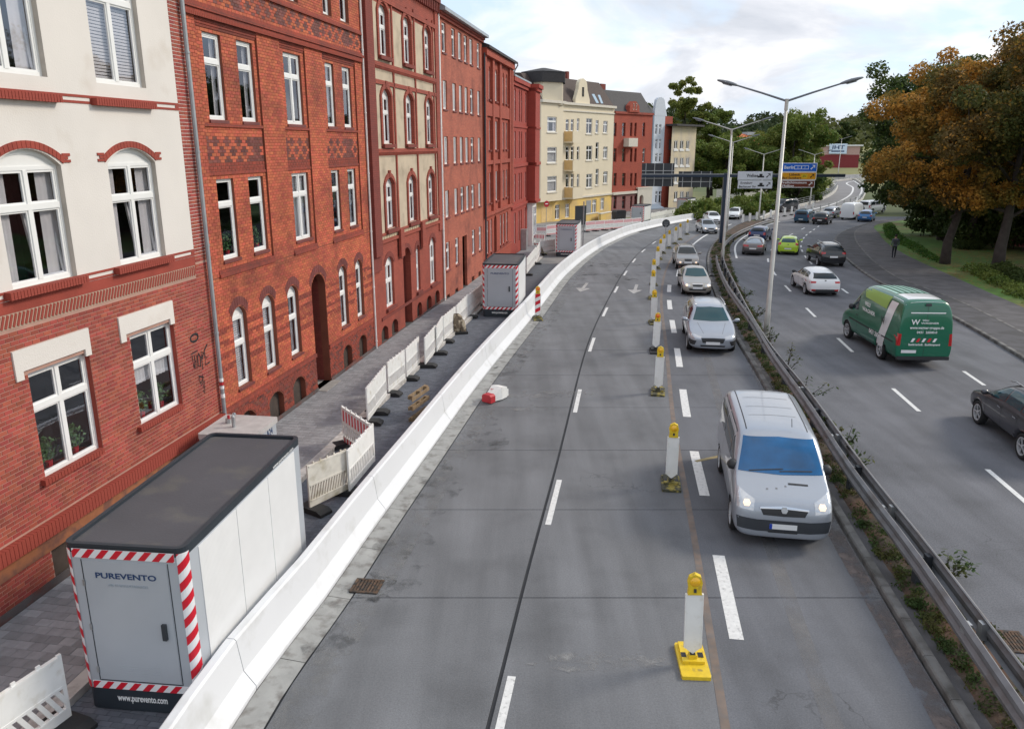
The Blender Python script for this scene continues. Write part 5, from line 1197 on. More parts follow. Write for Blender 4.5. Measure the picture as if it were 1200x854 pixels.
c_ = G(663, 301); container('filter_container', (c_[0], c_[1]), math.radians(-11), 'third grey striped container up the lane, beside the thin sign pole', w=1.58, l_=3.4, h=2.55)
c_ = G(746, 263); container('filter_container', (c_[0], c_[1]), math.radians(-25), 'small striped container in front of the red gabled house', w=1.6, l_=3.4, h=2.2, logo=False)
c_ = G(798, 251.4); container('filter_container', (c_[0], c_[1]), math.radians(-35), 'farthest grey container beside the cream office block', w=1.5, l_=3.2, h=2.2, logo=False)
# small generator box behind the large container
pg = G(275, 512, 1.5); gb = empty('generator_box', (-6.38, 16.35, 0), math.radians(-8), 'small pale metal box with exhaust stub behind the large container', 'generator')
q = MB(); q.prism(rrect(1.25, 1.3, .04, 2), 'z', .05, 1.38); q.build('body', LG_C, gb); q = MB(); q.prism(rrect(1.30, 1.35, .05, 2), 'z', 1.38, 1.5); q.build('lid', mat('galvanised_lid', (.50, .48, .47), .6, .2, var=.15, vs=4), gb)
q = MB(); q.tube([(-.05, .55, 1.5), (-.05, .55, 1.74), (-.05, .62, 1.80)], .045, 8); q.build('exhaust_pipe', GREYM, gb); q = MB(); q.tube([(-.3, .8, 1.5), (-.3, .8, 1.60)], .08, 8); q.tube([(-.3, .8, 1.6), (-.3, .8, 1.68)], .03, 6, 1); q.build('filler_cap', [GREYM, REDP], gb)
q = MB(); q.tube([(.626, .75, 1.10), (.634, .75, 1.10)], .13, 16, 0); q.build('round_logo', ORANGEL, gb); text('A24', .22, NAVY, gb, TM((.632, .9, 1.20), (0, 1, 0), (0, 0, 1)), width=.3)
q = MB(); q.box(-.5, .5, .05, 1.2, 0, .06); q.build('skid', DARK, gb)

# ---------------------------------------------------------------- fence panels
CREAMP = mat('aged_white_plastic', (.66, .63, .56), .55, var=.12, vs=6, col2=(.42, .38, .28), c2s=4, c2lo=.5, c2hi=.75)
def panel_meshes(striped, m):
    q = MB(); Lp, Hh, t = 2.0, 1.0, .02
    q.box(0, .06, -t, t, .0, Hh); q.box(Lp-.06, Lp, -t, t, 0, Hh); q.box(.06, Lp-.06, -t, t, .02, .15); q.box(.06, Lp-.06, -t-.01, t+.01, .15, .18); q.box(.06, Lp-.06, -t, t, .50, .94); q.box(.06, Lp-.06, -t-.012, t+.012, .94, .98); q.box(.06, Lp-.06, -t-.008, t+.008, .50, .54)
    for k in range(14):
        x = .06+k*.137; P = clip_poly([(x-.10, .18), (x-.03, .18), (x+.13, .50), (x+.06, .50)], .06, Lp-.06, .18, .50)
        if P: q.prism(P, 'y', -t+.002, t-.002)
    for k in range(5): q.box(.3+k*.35, .36+k*.35, -.012, .012, .98, 1.03)
    me = q.mesh('board', m)
    ft = MB(); ft.prism([(-.40, 0), (.40, 0), (.40, .06), (.28, .12), (-.28, .12), (-.40, .06)], 'x', -.17, .17); fm = ft.mesh('foot', BLACKR)
    sm = None
    if striped:
        T = MB(); T.recalc = False
        for sg in (-1, 1):
            T.box(.07, Lp-.07, sg*(t+.002)-.001, sg*(t+.002)+.001, .60, .90, 1)
            for k in range(9): a = .10+k*.212; T.add([(a, sg*(t+.005), .60), (a+.106, sg*(t+.005), .60), (a+.106, sg*(t+.005), .90), (a, sg*(t+.005), .90)], [(0, 1, 2, 3)], 0); T.add([(a, sg*(t+.005), .02), (a+.106, sg*(t+.005), .02), (a+.106, sg*(t+.005), .14), (a, sg*(t+.005), .14)], [(0, 1, 2, 3)], 0)
        sm = T.mesh('red_stripes', [RED, TAPEW])
    return me, fm, sm
PM = {False: panel_meshes(False, WHITE), True: panel_meshes(True, WHITE), 'aged': panel_meshes(False, CREAMP)}
def fence(p, q_, label, kind=False, z=.1, foot=True, group='white plastic fence panels along the service lane', tilt=0):
    p = Vector((p[0], p[1])); q_ = Vector((q_[0], q_[1])); d = q_-p; e = empty('fence_panel', (p.x, p.y, zg(p.y)+.01), math.atan2(d.y, d.x), label, 'fence panel', group); sc = d.length/2.0
    me, fm, sm = PM[kind]; o = link('board', me, e, (0, 0, z), (tilt, 0, 0)); o.scale.x = sc
    if sm: s2 = link('red_stripes', sm, e, (0, 0, z), (tilt, 0, 0)); s2.scale.x = sc
    if foot: link('foot', fm, e, (.10, 0, 0)); 
    return e
F_ = lambda x, y: G(x, y, .1)
fence((-6.09, 9.14), (-6.82, 7.28), 'white slotted fence panel cut by the bottom left corner of the picture', z=.10)
fence(F_(363, 596), F_(408, 574), 'aged cream fence panel facing the camera beside the large container', 'aged')
fence(F_(409.5, 576.5), F_(439, 540.5), 'long white slotted fence panel running away beside the barrier, next to the aged cream one')
fence(F_(403, 517), F_(436, 541), 'fence panel with red and white stripes turned across the pavement', True)
fence(G(431, 498), G(440, 486), 'fence panel seen almost edge-on behind the striped one')
LBL = ['first white panel of the long row after the striped panel', 'second white panel of the long row, level with the pallet', 'third white panel of the row, just past the pallet', 'fourth white panel of the row, with a gap before the next', 'narrow-looking fifth panel of the row, turned sideways', 'sixth panel of the row in front of the brown sack', 'seventh panel of the row behind the brown sack', 'eighth panel of the row, level with the second container', 'last panel of the row, darkened beside the second container']
for i, (a, b_) in enumerate([((439.7, 486), (453, 467.6)), ((455, 464), (474.8, 446.7)), ((476.4, 446), (491.5, 429)), ((498.4, 431), (511, 414)), ((511.8, 416), (519, 402)), ((520, 402), (534, 389)), ((535, 388), (549, 373)), ((549, 373), (562, 362)), ((562, 361), (572, 351))]): fence(G(*a), G(*b_), LBL[i])
for i, (a, b_) in enumerate([((617, 323), (628, 310)), ((628, 310), (634, 299)), ((634, 299), (650, 297))]): fence(G(*a), G(*b_), ['white panel right behind the second container', 'white panel bending round the second brown sack', 'white panel leading to the third container'][i])
GR2 = 'red and white striped barriers closing the side street'
for i, (a, b_) in enumerate([((617, 277), (629, 279)), ((629, 279), (640, 279)), ((622, 288), (638, 289)), ((640, 277), (652, 276))]): fence(G(*a), G(*b_), ['striped barrier against the red corner house', 'striped barrier middle of the side street opening', 'lower striped barrier standing in front near the grey cabinet', 'striped barrier in front of the yellow gate'][i], True, group=GR2)
xs_ = [686, 697, 708, 719, 730, 741, 751]
for i in range(6): fence(G(xs_[i], 272-i*.9), G(xs_[i+1], 272-(i+1)*.9), ['striped barrier right of the black board', 'second striped barrier right of the black board', 'striped barrier before the low yellow wall', 'striped barrier in front of the dark bin', 'striped barrier left of the small container', 'striped barrier touching the small container'][i], True, group=GR2)
for i in range(5): x = 757+i*8; fence(G(x, 262-i*1.8), G(x+8, 260.2-i*1.8), ['plain panel right of the small container', 'plain panel under the grey awning', 'plain panel behind the round sign', 'plain panel before the cream block', 'plain panel beside the farthest container'][i], False, group='plain panels in front of the far houses')

# ---------------------------------------------------------------- beacons
def beacon_parts(base_m, lens, red=False):
    P = {}
    q = MB(); q.prism([(-.21, -.42), (.21, -.42), (.22, -.38), (.22, .38), (.20, .42), (-.20, .42), (-.22, .38), (-.22, -.38)], 'z', 0, .06); q.prism([(-.17, -.12), (.17, -.12), (.17, .38), (-.17, .38)], 'z', .06, .11); q.box(-.06, .06, -.06, .06, .11, .17); P['base'] = q.mesh('base', base_m)
    q = MB(); q.box(-.17, -.09, -.02, .10, .111, .115); q.box(.09, .17, -.02, .10, .111, .115); q.box(-.04, .04, -.05, .03, .171, .178); P['socket'] = q.mesh('socket', INK)
    q = MB(); q.prism([(-.125, .28), (0, .17), (.125, .28), (.125, 1.20), (-.125, 1.20)], 'y', -.018, .018); q.box(-.135, -.118, -.028, .028, .28, 1.20); q.box(.118, .135, -.028, .028, .28, 1.20); P['board'] = q.mesh('board', WHITE)
    q = MB(); q.prism([(-.105, 1.20), (.105, 1.20), (.095, 1.30), (.11, 1.40), (.085, 1.50), (0, 1.545), (-.085, 1.50), (-.11, 1.40), (-.095, 1.30)], 'y', -.04, .045); P['lamp_housing'] = q.mesh('lamp_housing', YEL)
    q = MB(); q.recalc = True
    n = 16; vs = [(0, -.062, 1.42)]
    prof_ = [(.0, .075), (.05, .07), (.085, .045), (.09, 0), (.085, -.045), (.05, -.07), (0, -.075)]
    q.v = []; M_ = MB(); M_.lathe([(max(r, .002), z) for r, z in [(0, -.07), (.06, -.06), (.09, -.03), (.095, .03), (.06, .06), (0, .07)]], 16); M_.v = [(x, z, y+1.42) for x, y, z in M_.v]; P['lens'] = M_.mesh('lens', lens, smooth=True)
    q = MB(); q.box(-.02, .02, -.055, -.044, 1.25, 1.31); P['lamp_lock'] = q.mesh('lamp_lock', DARK)
    if red:
        T = MB(); T.recalc = False; stripes(T, lambda a, b: (a, -.021, b), -.118, .118, .26, 1.19, 1, 0, 0) if False else None
        for k in range(3): z = .30+k*.34; P_ = clip_poly([(-.118, z), (.118, z+.12), (.118, z+.29), (-.118, z+.17)], -.118, .118, .2, 1.19); T.add([(a, -.0205, b) for a, b in P_], [tuple(range(len(P_)))])
        P['red_bars'] = T.mesh('red_bars', RED)
    return P
BEY = beacon_parts(YEL, AMBER); BED = beacon_parts(mat('dirty_dark_base', (.05, .05, .03), .7, var=.5, vs=15, col2=(.30, .24, .05), c2s=6, c2lo=.5, c2hi=.62), AMBER); BEO = beacon_parts(BLACKR, ORANGEL); BER = beacon_parts(bpy.data.materials['dirty_dark_base'], ORANGEL, True)
LB_ = ['white beacon with yellow lamp on a bright yellow base, nearest the camera', 'white beacon on a dark dirty base beside the silver van', 'third white beacon, left of the silver estate car', 'beacon with a reddish orange lamp, level with the silver estate', 'beacon behind the orange-lamp one, level with the beige saloon', 'beacon left of the brown car, lamp leaning slightly', 'seventh beacon along the row', 'eighth beacon along the row', 'ninth beacon just before the round sign', 'beacon standing at the round sign pole', 'first beacon past the round sign', 'second beacon past the round sign', 'third beacon past the round sign', 'last beacon before the approaching dark car']
for i, (px, py) in enumerate([(811, 776), (786, 568), (771, 460), (768, 412), (766, 379), (764, 350), (766, 334), (770, 315), (773, 304), (777, 297), (784, 291), (791, 286), (797, 281), (805, 275)]):
    x, y = G(px, py); e = empty('warning_beacon', (x, y, zg(y)), -.12+random.uniform(-.08, .08), LB_[i], 'beacon', 'beacons between the closed and open lanes')
    S = BEY if i == 0 else (BEO if i == 3 else BED)
    for k, me in S.items(): link(k, me, e, rot=(0, (-.03, .0, .01, .02, -.02, .015)[i % 6] if k != 'base' else 0, 0))
x, y = G(630, 374); e = empty('warning_beacon', (x, y, zg(y)), .05, 'red and white striped beacon with orange lamp at the foot of the white barrier', 'beacon', 'beacons between the closed and open lanes')
for k, me in BER.items(): link(k, me, e)
# smaller far ones along the right edge of the open lane
for i in range(11):
    px = 870+i*8.2; py = 263-i*1.55; x, y = G(px, py); e = empty('lane_beacon', (x, y, zg(y)), -.6, ['small pale beacon nearest the gantry post in the far row', 'second small pale beacon right of the gantry post', 'third small pale beacon right of the gantry post', 'small pale beacon just left of the fourth lamp mast', 'small pale beacon at the foot of the fourth lamp mast', 'small pale beacon just right of the fourth lamp mast', 'small pale beacon midway between lamp mast and dark van', 'small pale beacon left of the nearest lamp mast', 'small pale beacon behind the nearest lamp mast', 'small pale beacon in front of the dark far van', 'last small pale beacon of the far row'][i], 'beacon', 'small pale beacons of the far row'); q = MB(); link('board', BEO['board'], e); link('base', BEO['base'], e)
# toppled beacon
tb = empty('toppled_marker', (*G(570, 473), zg(22)+.02), math.radians(-38), 'toppled red and white plastic marker lying in the gutter', 'marker')
q = MB(); q.prism([(-.18, .02), (.18, .02), (.18, .22), (.12, .27), (-.12, .27), (-.18, .22)], 'y', -.0, .22); q.build('red_foot', REDP, tb)
q = MB(); q.recalc = True
for k, (y0, w0, w1, h0, h1) in enumerate([(.22, .15, .21, .26, .42), (.52, .21, .17, .42, .36)]):
    vs = [(-w0, y0, .03), (w0, y0, .03), (w0, y0, h0), (-w0, y0, h0), (-w1, y0+.3, .03), (w1, y0+.3, .03), (w1, y0+.3, h1), (-w1, y0+.3, h1)]; q.add(vs, [(0, 1, 2, 3), (7, 6, 5, 4), (0, 4, 5, 1), (1, 5, 6, 2), (2, 6, 7, 3), (3, 7, 4, 0)])
q.box(-.04, .12, .8, .95, .03, .25); o = q.build('white_body', WHITE, tb)
text('A1', .16, REDP, tb, TM((-.02, .40, .355), (0, 1, 0), (-1, 0, 0)))
# leaning pallet
pp = Gp(492, 487); pl = empty('wooden_pallet', (pp.x, pp.y, pp.z+.0), math.radians(72), 'weathered wooden pallet standing on its side against the barrier', 'pallet')
WOOD = mat('weathered_wood', (.24, .17, .10), .85, var=.3, vs=6, bump=.4, bs=30)
q = MB()
for z in (.06, .34, .62): q.box(-.6, .6, -.06, -.04, z, z+.11)
for z in (.0, .34, .68): q.box(-.6, .6, .06, .08, z, z+.11)
q.split('plank', WOOD, pl); q = MB()
for x in (-.55, -.05, .45):
    for z in (.0, .34, .66): q.box(x, x+.12, -.04, .06, z, z+.12)
q.split('block', WOOD, pl)
# brown crumpled sacks by the fence feet
SACK = mat('brown_stained_sacking', (.17, .13, .09), .9, var=.5, vs=9, bump=1, bs=12, col2=(.42, .36, .27), c2s=5, c2lo=.5, c2hi=.6)
def sack(px, py, sc, label):
    p = Gp(px, py); e = empty('folded_sacking', p, .3, label, 'sack', 'brown sacks hung on the fence feet')
    for k in range(2):
        r = random.Random(k+int(px)); m = MB(); pts = [(-.02+k*.30, 0, .0), (-.05+k*.22, .02, .45), (.02+k*.08, 0, .82), (.10-k*.05, .05, .5)]
        vs = []; n = 7
        for i in range(9):
            t = i/8; wq = .17*(.6+.5*math.sin(t*3.1)); z = .02+.85*t; x = (k*.36)*(1-t)+r.uniform(-.03, .03)-.1
            for j in range(n): a = 2*math.pi*j/n; vs.append(((x+wq*math.cos(a)*(1+r.uniform(-.3, .3)))*sc, (wq*.7*math.sin(a)*(1+r.uniform(-.3, .3)))*sc, z*sc))
        m.add(vs, [(i*n+j, i*n+(j+1) % n, (i+1)*n+(j+1) % n, (i+1)*n+j) for i in range(8) for j in range(n)]+[tuple(range(n)), tuple(range(8*n, 9*n))]); m.build('fold', SACK, e, smooth=True)
    q = MB(); q.box(-.35*sc, .35*sc, -.2*sc, .2*sc, 0, .1); q.build('rubber_foot', BLACKR, e)
sack(538, 391, 1.0, 'brown crumpled sacking leaning on a fence foot in the lane'); sack(633, 299, 1.0, 'brown crumpled sacking farther up, in front of the third container')

# ---------------------------------------------------------------- street furniture behind
q = empty('steel_cabinet', Gp(614, 294), FACROT, 'grey roadside cabinet at the end of the pavement', 'cabinet'); m = MB(); m.box(-.35, .35, -.25, .25, 0, 1.7); m.build('body', GREYM, q); m = MB(); m.box(-.38, .38, -.28, .28, 1.7, 1.78); m.build('lid', GREYM, q)
e = empty('black_board', Gp(680, 266), .55, 'tall black board standing in front of the yellow house', 'board'); m = MB(); m.box(-.75, .75, -.05, .05, .25, 2.4); m.build('panel', DARK, e); m = MB(); m.box(-.7, -.6, -.3, .3, 0, .25); m.box(.6, .7, -.3, .3, 0, .25); m.split('leg', GREYM, e)
e = empty('rubbish_bin', Gp(725, 260), .5, 'dark wheeled rubbish bin in front of the red gabled house', 'bin'); m = MB(); m.prism([(-.7, .2), (.7, .2), (.8, 1.25), (-.8, 1.25)], 'y', -.45, .45); m.build('tub', DARK, e); m = MB(); m.prism([(-.8, 1.25), (.8, 1.25), (.6, 1.45), (-.6, 1.45)], 'y', -.5, .5); m.build('lid', DARK, e)
for p_, lab in (((686, 259, 701, 257), 'low yellow garden wall left of the entrance'), ((704, 258, 716, 256), 'low yellow garden wall right of the entrance')):
    a = Gp(p_[0], p_[1]+5); b2 = Gp(p_[2], p_[3]+5); d = b2-a; e = empty('garden_wall', a, math.atan2(d.y, d.x), lab, 'wall'); m = MB(); m.box(0, d.length, 0, .3, -.3, 1.2); m.build('wall_body', CREAMY, e); m = MB(); m.box(-.05, d.length+.05, -.05, .35, 1.2, 1.3); m.build('coping', PALE, e)
e = empty('thin_pole', Gp(683, 292), 0, 'thin grey pole beside the third container', 'pole'); m = MB(); m.tube([(0, 0, 0), (0, 0, 3.9)], .05, 8); m.build('shaft', GREYM, e); m = MB(); m.tube([(0, 0, 3.9), (0, 0, 3.95)], .06, 8); m.build('cap', GREYM, e)
e = empty('no_entry_sign', Gp(640, 266), .6, 'round sign on a post before the yellow gate', 'sign'); m = MB(); m.tube([(0, 0, 0), (0, 0, 2.9)], .03, 6); m.build('post', GREYM, e); m = MB(); m.tube([(0, -.05, 2.6), (0, -.03, 2.6)], .36, 20); m.build('disc', REDP, e); m = MB(); m.box(-.2, .2, -.055, -.051, 2.56, 2.66); m.build('bar', WINK, e)
e = empty('round_sign', Gp(779, 292), 0, 'round traffic sign seen from its dark back among the beacons', 'sign'); m = MB(); m.tube([(0, 0, 0), (0, 0, 2.0)], .035, 8); m.build('post', GREYM, e); m = MB(); m.tube([(0, .01, 2.15), (0, .04, 2.15)], .33, 24); m.build('disc', DARK, e); m = MB(); m.box(-.18, .18, -.01, .01, 2.05, 2.09); m.box(-.18, .18, -.01, .01, 2.22, 2.26); m.split('clamp', GREYM, e)

# lamp posts
def lamp(base, hh, label, rz, arm=1.86, rise=.62, sc=1.):
    e = empty('street_lamp', base, rz, label, 'street lamp', 'twin-arm street lamps on the median')
    m = MB(); m.tube([(0, 0, -.3), (0, 0, 1.2), (0, 0, 1.25), (0, 0, hh)], [.115, .11, .095, .055], 12); m.build('mast', POLE, e, smooth=True)
    m = MB(); m.tube([(0, 0, 0), (0, 0, .35)], .125, 12); m.tube([(0, 0, hh-.35), (0, 0, hh+.06)], .07, 10); m.split('collar', POLE, e)
    for sg in (-1, 1):
        m = MB(); m.tube([(0, 0, hh-.02), (sg*arm*.5, 0, hh+rise*.46), (sg*arm, 0, hh+rise*.92)], [.042, .036, .03], 8); m.build('arm', LAMPH if sc > .9 else POLE, e)
        m = MB(); vs = []; n = 10; d = Vector((sg*.93, 0, .25)).normalized(); u = Vector((-d.z*sg, 0, abs(d.x)))
        prof_ = [(0, .03, .03), (.08, .06, .055), (.22, .12, .075), (.42, .155, .085), (.62, .14, .07), (.78, .08, .045), (.84, .01, .01)]
        for t, wy, wz in prof_:
            for k in range(n): a = 2*math.pi*k/n; c = Vector((sg*arm, 0, hh+rise*.92))+d*(t-.05)+Vector((0, 1, 0))*wy*math.cos(a)+u*wz*math.sin(a)*(1 if math.sin(a) > 0 else .7); vs.append(c)
        m.add(vs, [(i*n+k, i*n+(k+1) % n, (i+1)*n+(k+1) % n, (i+1)*n+k) for i in range(6) for k in range(n)]+[tuple(range(n)), tuple(range(6*n, 7*n))]); hd = m.build('lamp_head', LAMPH, e, smooth=True)
        g_ = MB(); c = Vector((sg*arm, 0, hh+rise*.92))+d*.36-u*.055; g_.add([c-d*.2+Vector((0, -.09, 0)), c+d*.2+Vector((0, -.09, 0)), c+d*.2+Vector((0, .09, 0)), c-d*.2+Vector((0, .09, 0)), c-d*.15-u*.03, c+d*.15-u*.03], [(0, 1, 2, 3), (0, 1, 5, 4), (3, 2, 5, 4), (0, 3, 4), (1, 2, 5)]); g_.build('lens', HEAD, hd)
    return e
def lamp_at(px, py, ytop, label, rz, sc=1.):
    b_ = Gp(px, py); top = at(px, ytop, b_.y); hh = top.z-b_.z; return lamp(b_, hh, label, rz, arm=1.86, rise=.62, sc=sc)
lamp_at(897, 399, 118, 'nearest twin-arm street lamp, its leaning-looking mast crossing the right carriageway', math.radians(-14))
lamp_at(846, 313, 152, 'second street lamp, standing right beside the gantry post', math.radians(-20), .8)
lamp_at(851.5, 272, 167, 'third street lamp, close behind the second', math.radians(-25), .8)
lamp_at(889, 258, 181, 'fourth street lamp, seen left of the white direction signs', math.radians(-30), .8)
lamp_at(949, 240, 181.5, 'fifth street lamp, rising behind the blue direction sign', math.radians(-35), .8)
lamp_at(982, 205, 163, 'far small street lamp in front of the blue retail sign', math.radians(-10), .8)
# gantry with signs
gy = G(845, 287)[1]; gp_ = at(845, 287, gy); gp_.z = zg(gy)
e = empty('sign_gantry', gp_, 0, 'T-shaped dark blue sign gantry over both carriageways', 'gantry'); gl = lambda px, py, dy=0: at(px, py, gy+dy)-gp_
m = MB(); zt = gl(845, 206).z; m.box(-.2, .2, -.16, .16, -.3, zt+.2); m.build('post', mat('dark_blue_steel', (.03, .045, .075), .45, .3, var=.1), e)
GB = bpy.data.materials['dark_blue_steel']; m = MB(); a = gl(752, 206.5); b2 = gl(990, 206.5); m.box(a.x, b2.x, -.12, .12, zt-.12, zt+.12); m.build('beam', GB, e)
m = MB(); m.box(a.x, b2.x, -.14, -.12, zt+.10, zt+.16); m.build('beam_flange', GREYM, e)
def backboard(x0, x1, y0, y1):
    a = gl(x0, y0, .4); b2 = gl(x1, y1, .4); m = MB(); m.box(a.x, b2.x, .36, .42, b2.z, a.z); o = m.build('sign_back', DARK, e); m = MB()
    for k in range(4): x = a.x+(b2.x-a.x)*(.12+.27*k); m.box(x-.03, x+.03, .30, .36, b2.z, a.z)
    for f in (.35, .68): z = b2.z+(a.z-b2.z)*f; m.box(a.x, b2.x, .32, .355, z-.03, z+.03)
    m.split('stiffener', GREYM, o)
backboard(752.5, 789, 191.5, 218.5); backboard(795.5, 834, 201, 219.5)
SW = mat('white_sign_face', (.66, .69, .74), .5, var=.04); SB = mat('blue_sign_face', (.01, .13, .60), .45, var=.04); SY = mat('amber_sign_face', (.72, .33, .01), .45, var=.04); SBR = mat('brown_sign_face', (.16, .035, .02), .45, var=.05)
def board(x0, x1, y0, y1, m_, bd, rows, arrow_m, nm):
    a = gl(x0, y0, -.3); b2 = gl(x1, y1, -.3); m = MB(); m.box(a.x, b2.x, -.34, -.28, b2.z, a.z); o = m.build(nm, bd, e); m = MB(); m.box(a.x+.05, b2.x-.05, -.345, -.34, b2.z+.05, a.z-.05); m.build('sign_face', m_, o)
    w = b2.x-a.x; hh = a.z-b2.z; f = arrow_m
    cx = b2.x-w*.12; cz = (a.z+b2.z)/2; s_ = hh*.26; m = MB(); m.recalc = False
    m.add([(cx-s_, -.35, cz-s_+.08), (cx-s_+.08, -.35, cz-s_), (cx+s_*.62, -.35, cz+s_*.5), (cx+s_*.5, -.35, cz+s_*.62)], [(0, 1, 2, 3)]); m.add([(cx-s_*.35, -.35, cz+s_), (cx+s_, -.35, cz+s_), (cx+s_, -.35, cz-s_*.35), (cx+s_*.72, -.35, cz-.0), (cx+s_*.55, -.35, cz+s_*.55), (cx, -.35, cz+s_*.72)], [(0, 1, 4, 5), (1, 2, 3, 4)]); m.build('arrow', f, o)
    for body, fx, fz, fs, fwid in rows: text(body, hh*fs, f, o, TM((a.x+w*fx, -.35, b2.z+hh*fz), (1, 0, 0), (0, 0, 1)), bold=True, width=w*fwid)
    return o, a, b2
board(865, 904.5, 201, 211, SW, SW, [('Wellsee', .42, .33, .55, .34)], INK, 'direction_sign')
board(865, 904.5, 211.6, 221, SW, SW, [('Kronsburg', .24, .56, .42, .34), ('Barkauer Str', .28, .12, .36, .50)], INK, 'direction_sign')
for yy in (206, 216.5):
    c = gl(891.5, yy, -.3); m = MB(); m.box(c.x-.28, c.x+.28, -.352, -.346, c.z-.16, c.z-.02); m.box(c.x-.13, c.x+.13, -.352, -.346, c.z-.02, c.z+.15); m.build('factory_symbol', INK, e)
o, a, b2 = board(914, 957, 191, 201.6, SB, WINK, [('Berlin', .26, .34, .5, .28)], WINK, 'direction_sign')
for k in (.50, .68): m = MB(); x = a.x+(b2.x-a.x)*k; c = (a.z+b2.z)/2; m.box(x-.36, x+.30, -.349, -.346, c-.16, c-.12); m.box(x-.36, x+.30, -.349, -.346, c+.12, c+.16); m.box(x-.36, x-.32, -.349, -.346, c-.12, c+.12); m.box(x+.26, x+.30, -.349, -.346, c-.12, c+.12); m.build('route_number', WINK, o); text('21' if k < .6 else '7', .2, WINK, o, TM((x-.03, -.35, c-.07), (1, 0, 0), (0, 0, 1)))
o, a, b2 = board(914, 956, 201.8, 211, SY, WINK, [('Lübeck', .40, .55, .42, .30), ('Bad Segeberg', .33, .12, .40, .52)], INK, 'direction_sign'); m = MB(); c = (a.z+b2.z)/2; x = a.x+(b2.x-a.x)*.67; m.box(x-.26, x+.26, -.352, -.346, c-.17, c+.17); m.build('route_number', YEL, o); text('202', .22, INK, o, TM((x, -.354, c-.08), (1, 0, 0), (0, 0, 1)))
board(913, 954, 211.3, 220, SBR, WINK, [('Freilichtmuseum', .42, .55, .42, .70), ('Molfsee', .26, .12, .42, .32)], WINK, 'direction_sign')
# guard rails
def rail(f, y0, y1, label, side):
    e = empty('guard_rail', (f(y0), y0, zg(y0)), 0, label, 'guard rail', 'twin guard rails along the median'); loc = e.location.copy()
    RM = bpy.data.materials.get('galvanised_rail') or mat('galvanised_rail', (.19, .19, .20), .5, .35, var=.2, vs=2.5, bump=.1, bs=20, col2=(.14, .12, .11), c2s=2, c2lo=.5, c2hi=.75)
    s_ = side; prof_ = [(0, .60), (.03*s_, .58), (.055*s_, .52), (.055*s_, .47), (.01*s_, .44), (.01*s_, .56), (0, .66), (.055*s_, .70), (.055*s_, .74), (.03*s_, .78), (-.005*s_, .76), (.02*s_, .72)]
    prof_ = [(-.005*s_, .43), (.05*s_, .47), (.055*s_, .53), (.004*s_, .585), (.004*s_, .625), (.055*s_, .68), (.05*s_, .74), (-.01*s_, .79), (-.03*s_, .78), (.03*s_, .73), (.035*s_, .69), (-.016*s_, .635), (-.016*s_, .575), (.035*s_, .52), (.03*s_, .48), (-.025*s_, .44)]
    y = y0; k = 0
    while y < y1:
        l_ = 4 if y < 70 else 8; ye = min(y+l_, y1); q = MB(); sweep(q, f, prof_, [y+(ye-y)*i/3 for i in range(4)]); q.v = [(a-loc.x, b-loc.y, c-loc.z) for a, b, c in q.v]; q.build('beam', RM, e)
        x, yy = f.off(y+.3, -.07*s_); q = MB(); q.box(-.05, .05, -.07, .07, -.2, .70); q.build('post', DARK, e, loc=(x-loc.x, yy-loc.y, zg(yy)-loc.z)); 
        q = MB(); q.box(-.055, .055, -.06, .06, .46, .74); x, yy = f.off(y+2.2, -.04*s_); q.build('spacer', GREYM, e, loc=(x-loc.x, yy-loc.y, zg(yy)-loc.z)) if y < 70 else None
        y = ye
rail(FR1, 4.2, 55, 'left rail of the twin guard rail, nearest the oncoming lane', -1)
rail(FR2, 4.2, 96, 'right rail of the twin guard rail, bending with the right carriageway', 1)

# ---------------------------------------------------------------- vehicles
def cmat(name, col, metal=.3, rough=.32): return mat(name, col, rough, metal, var=.0, coat=.7)
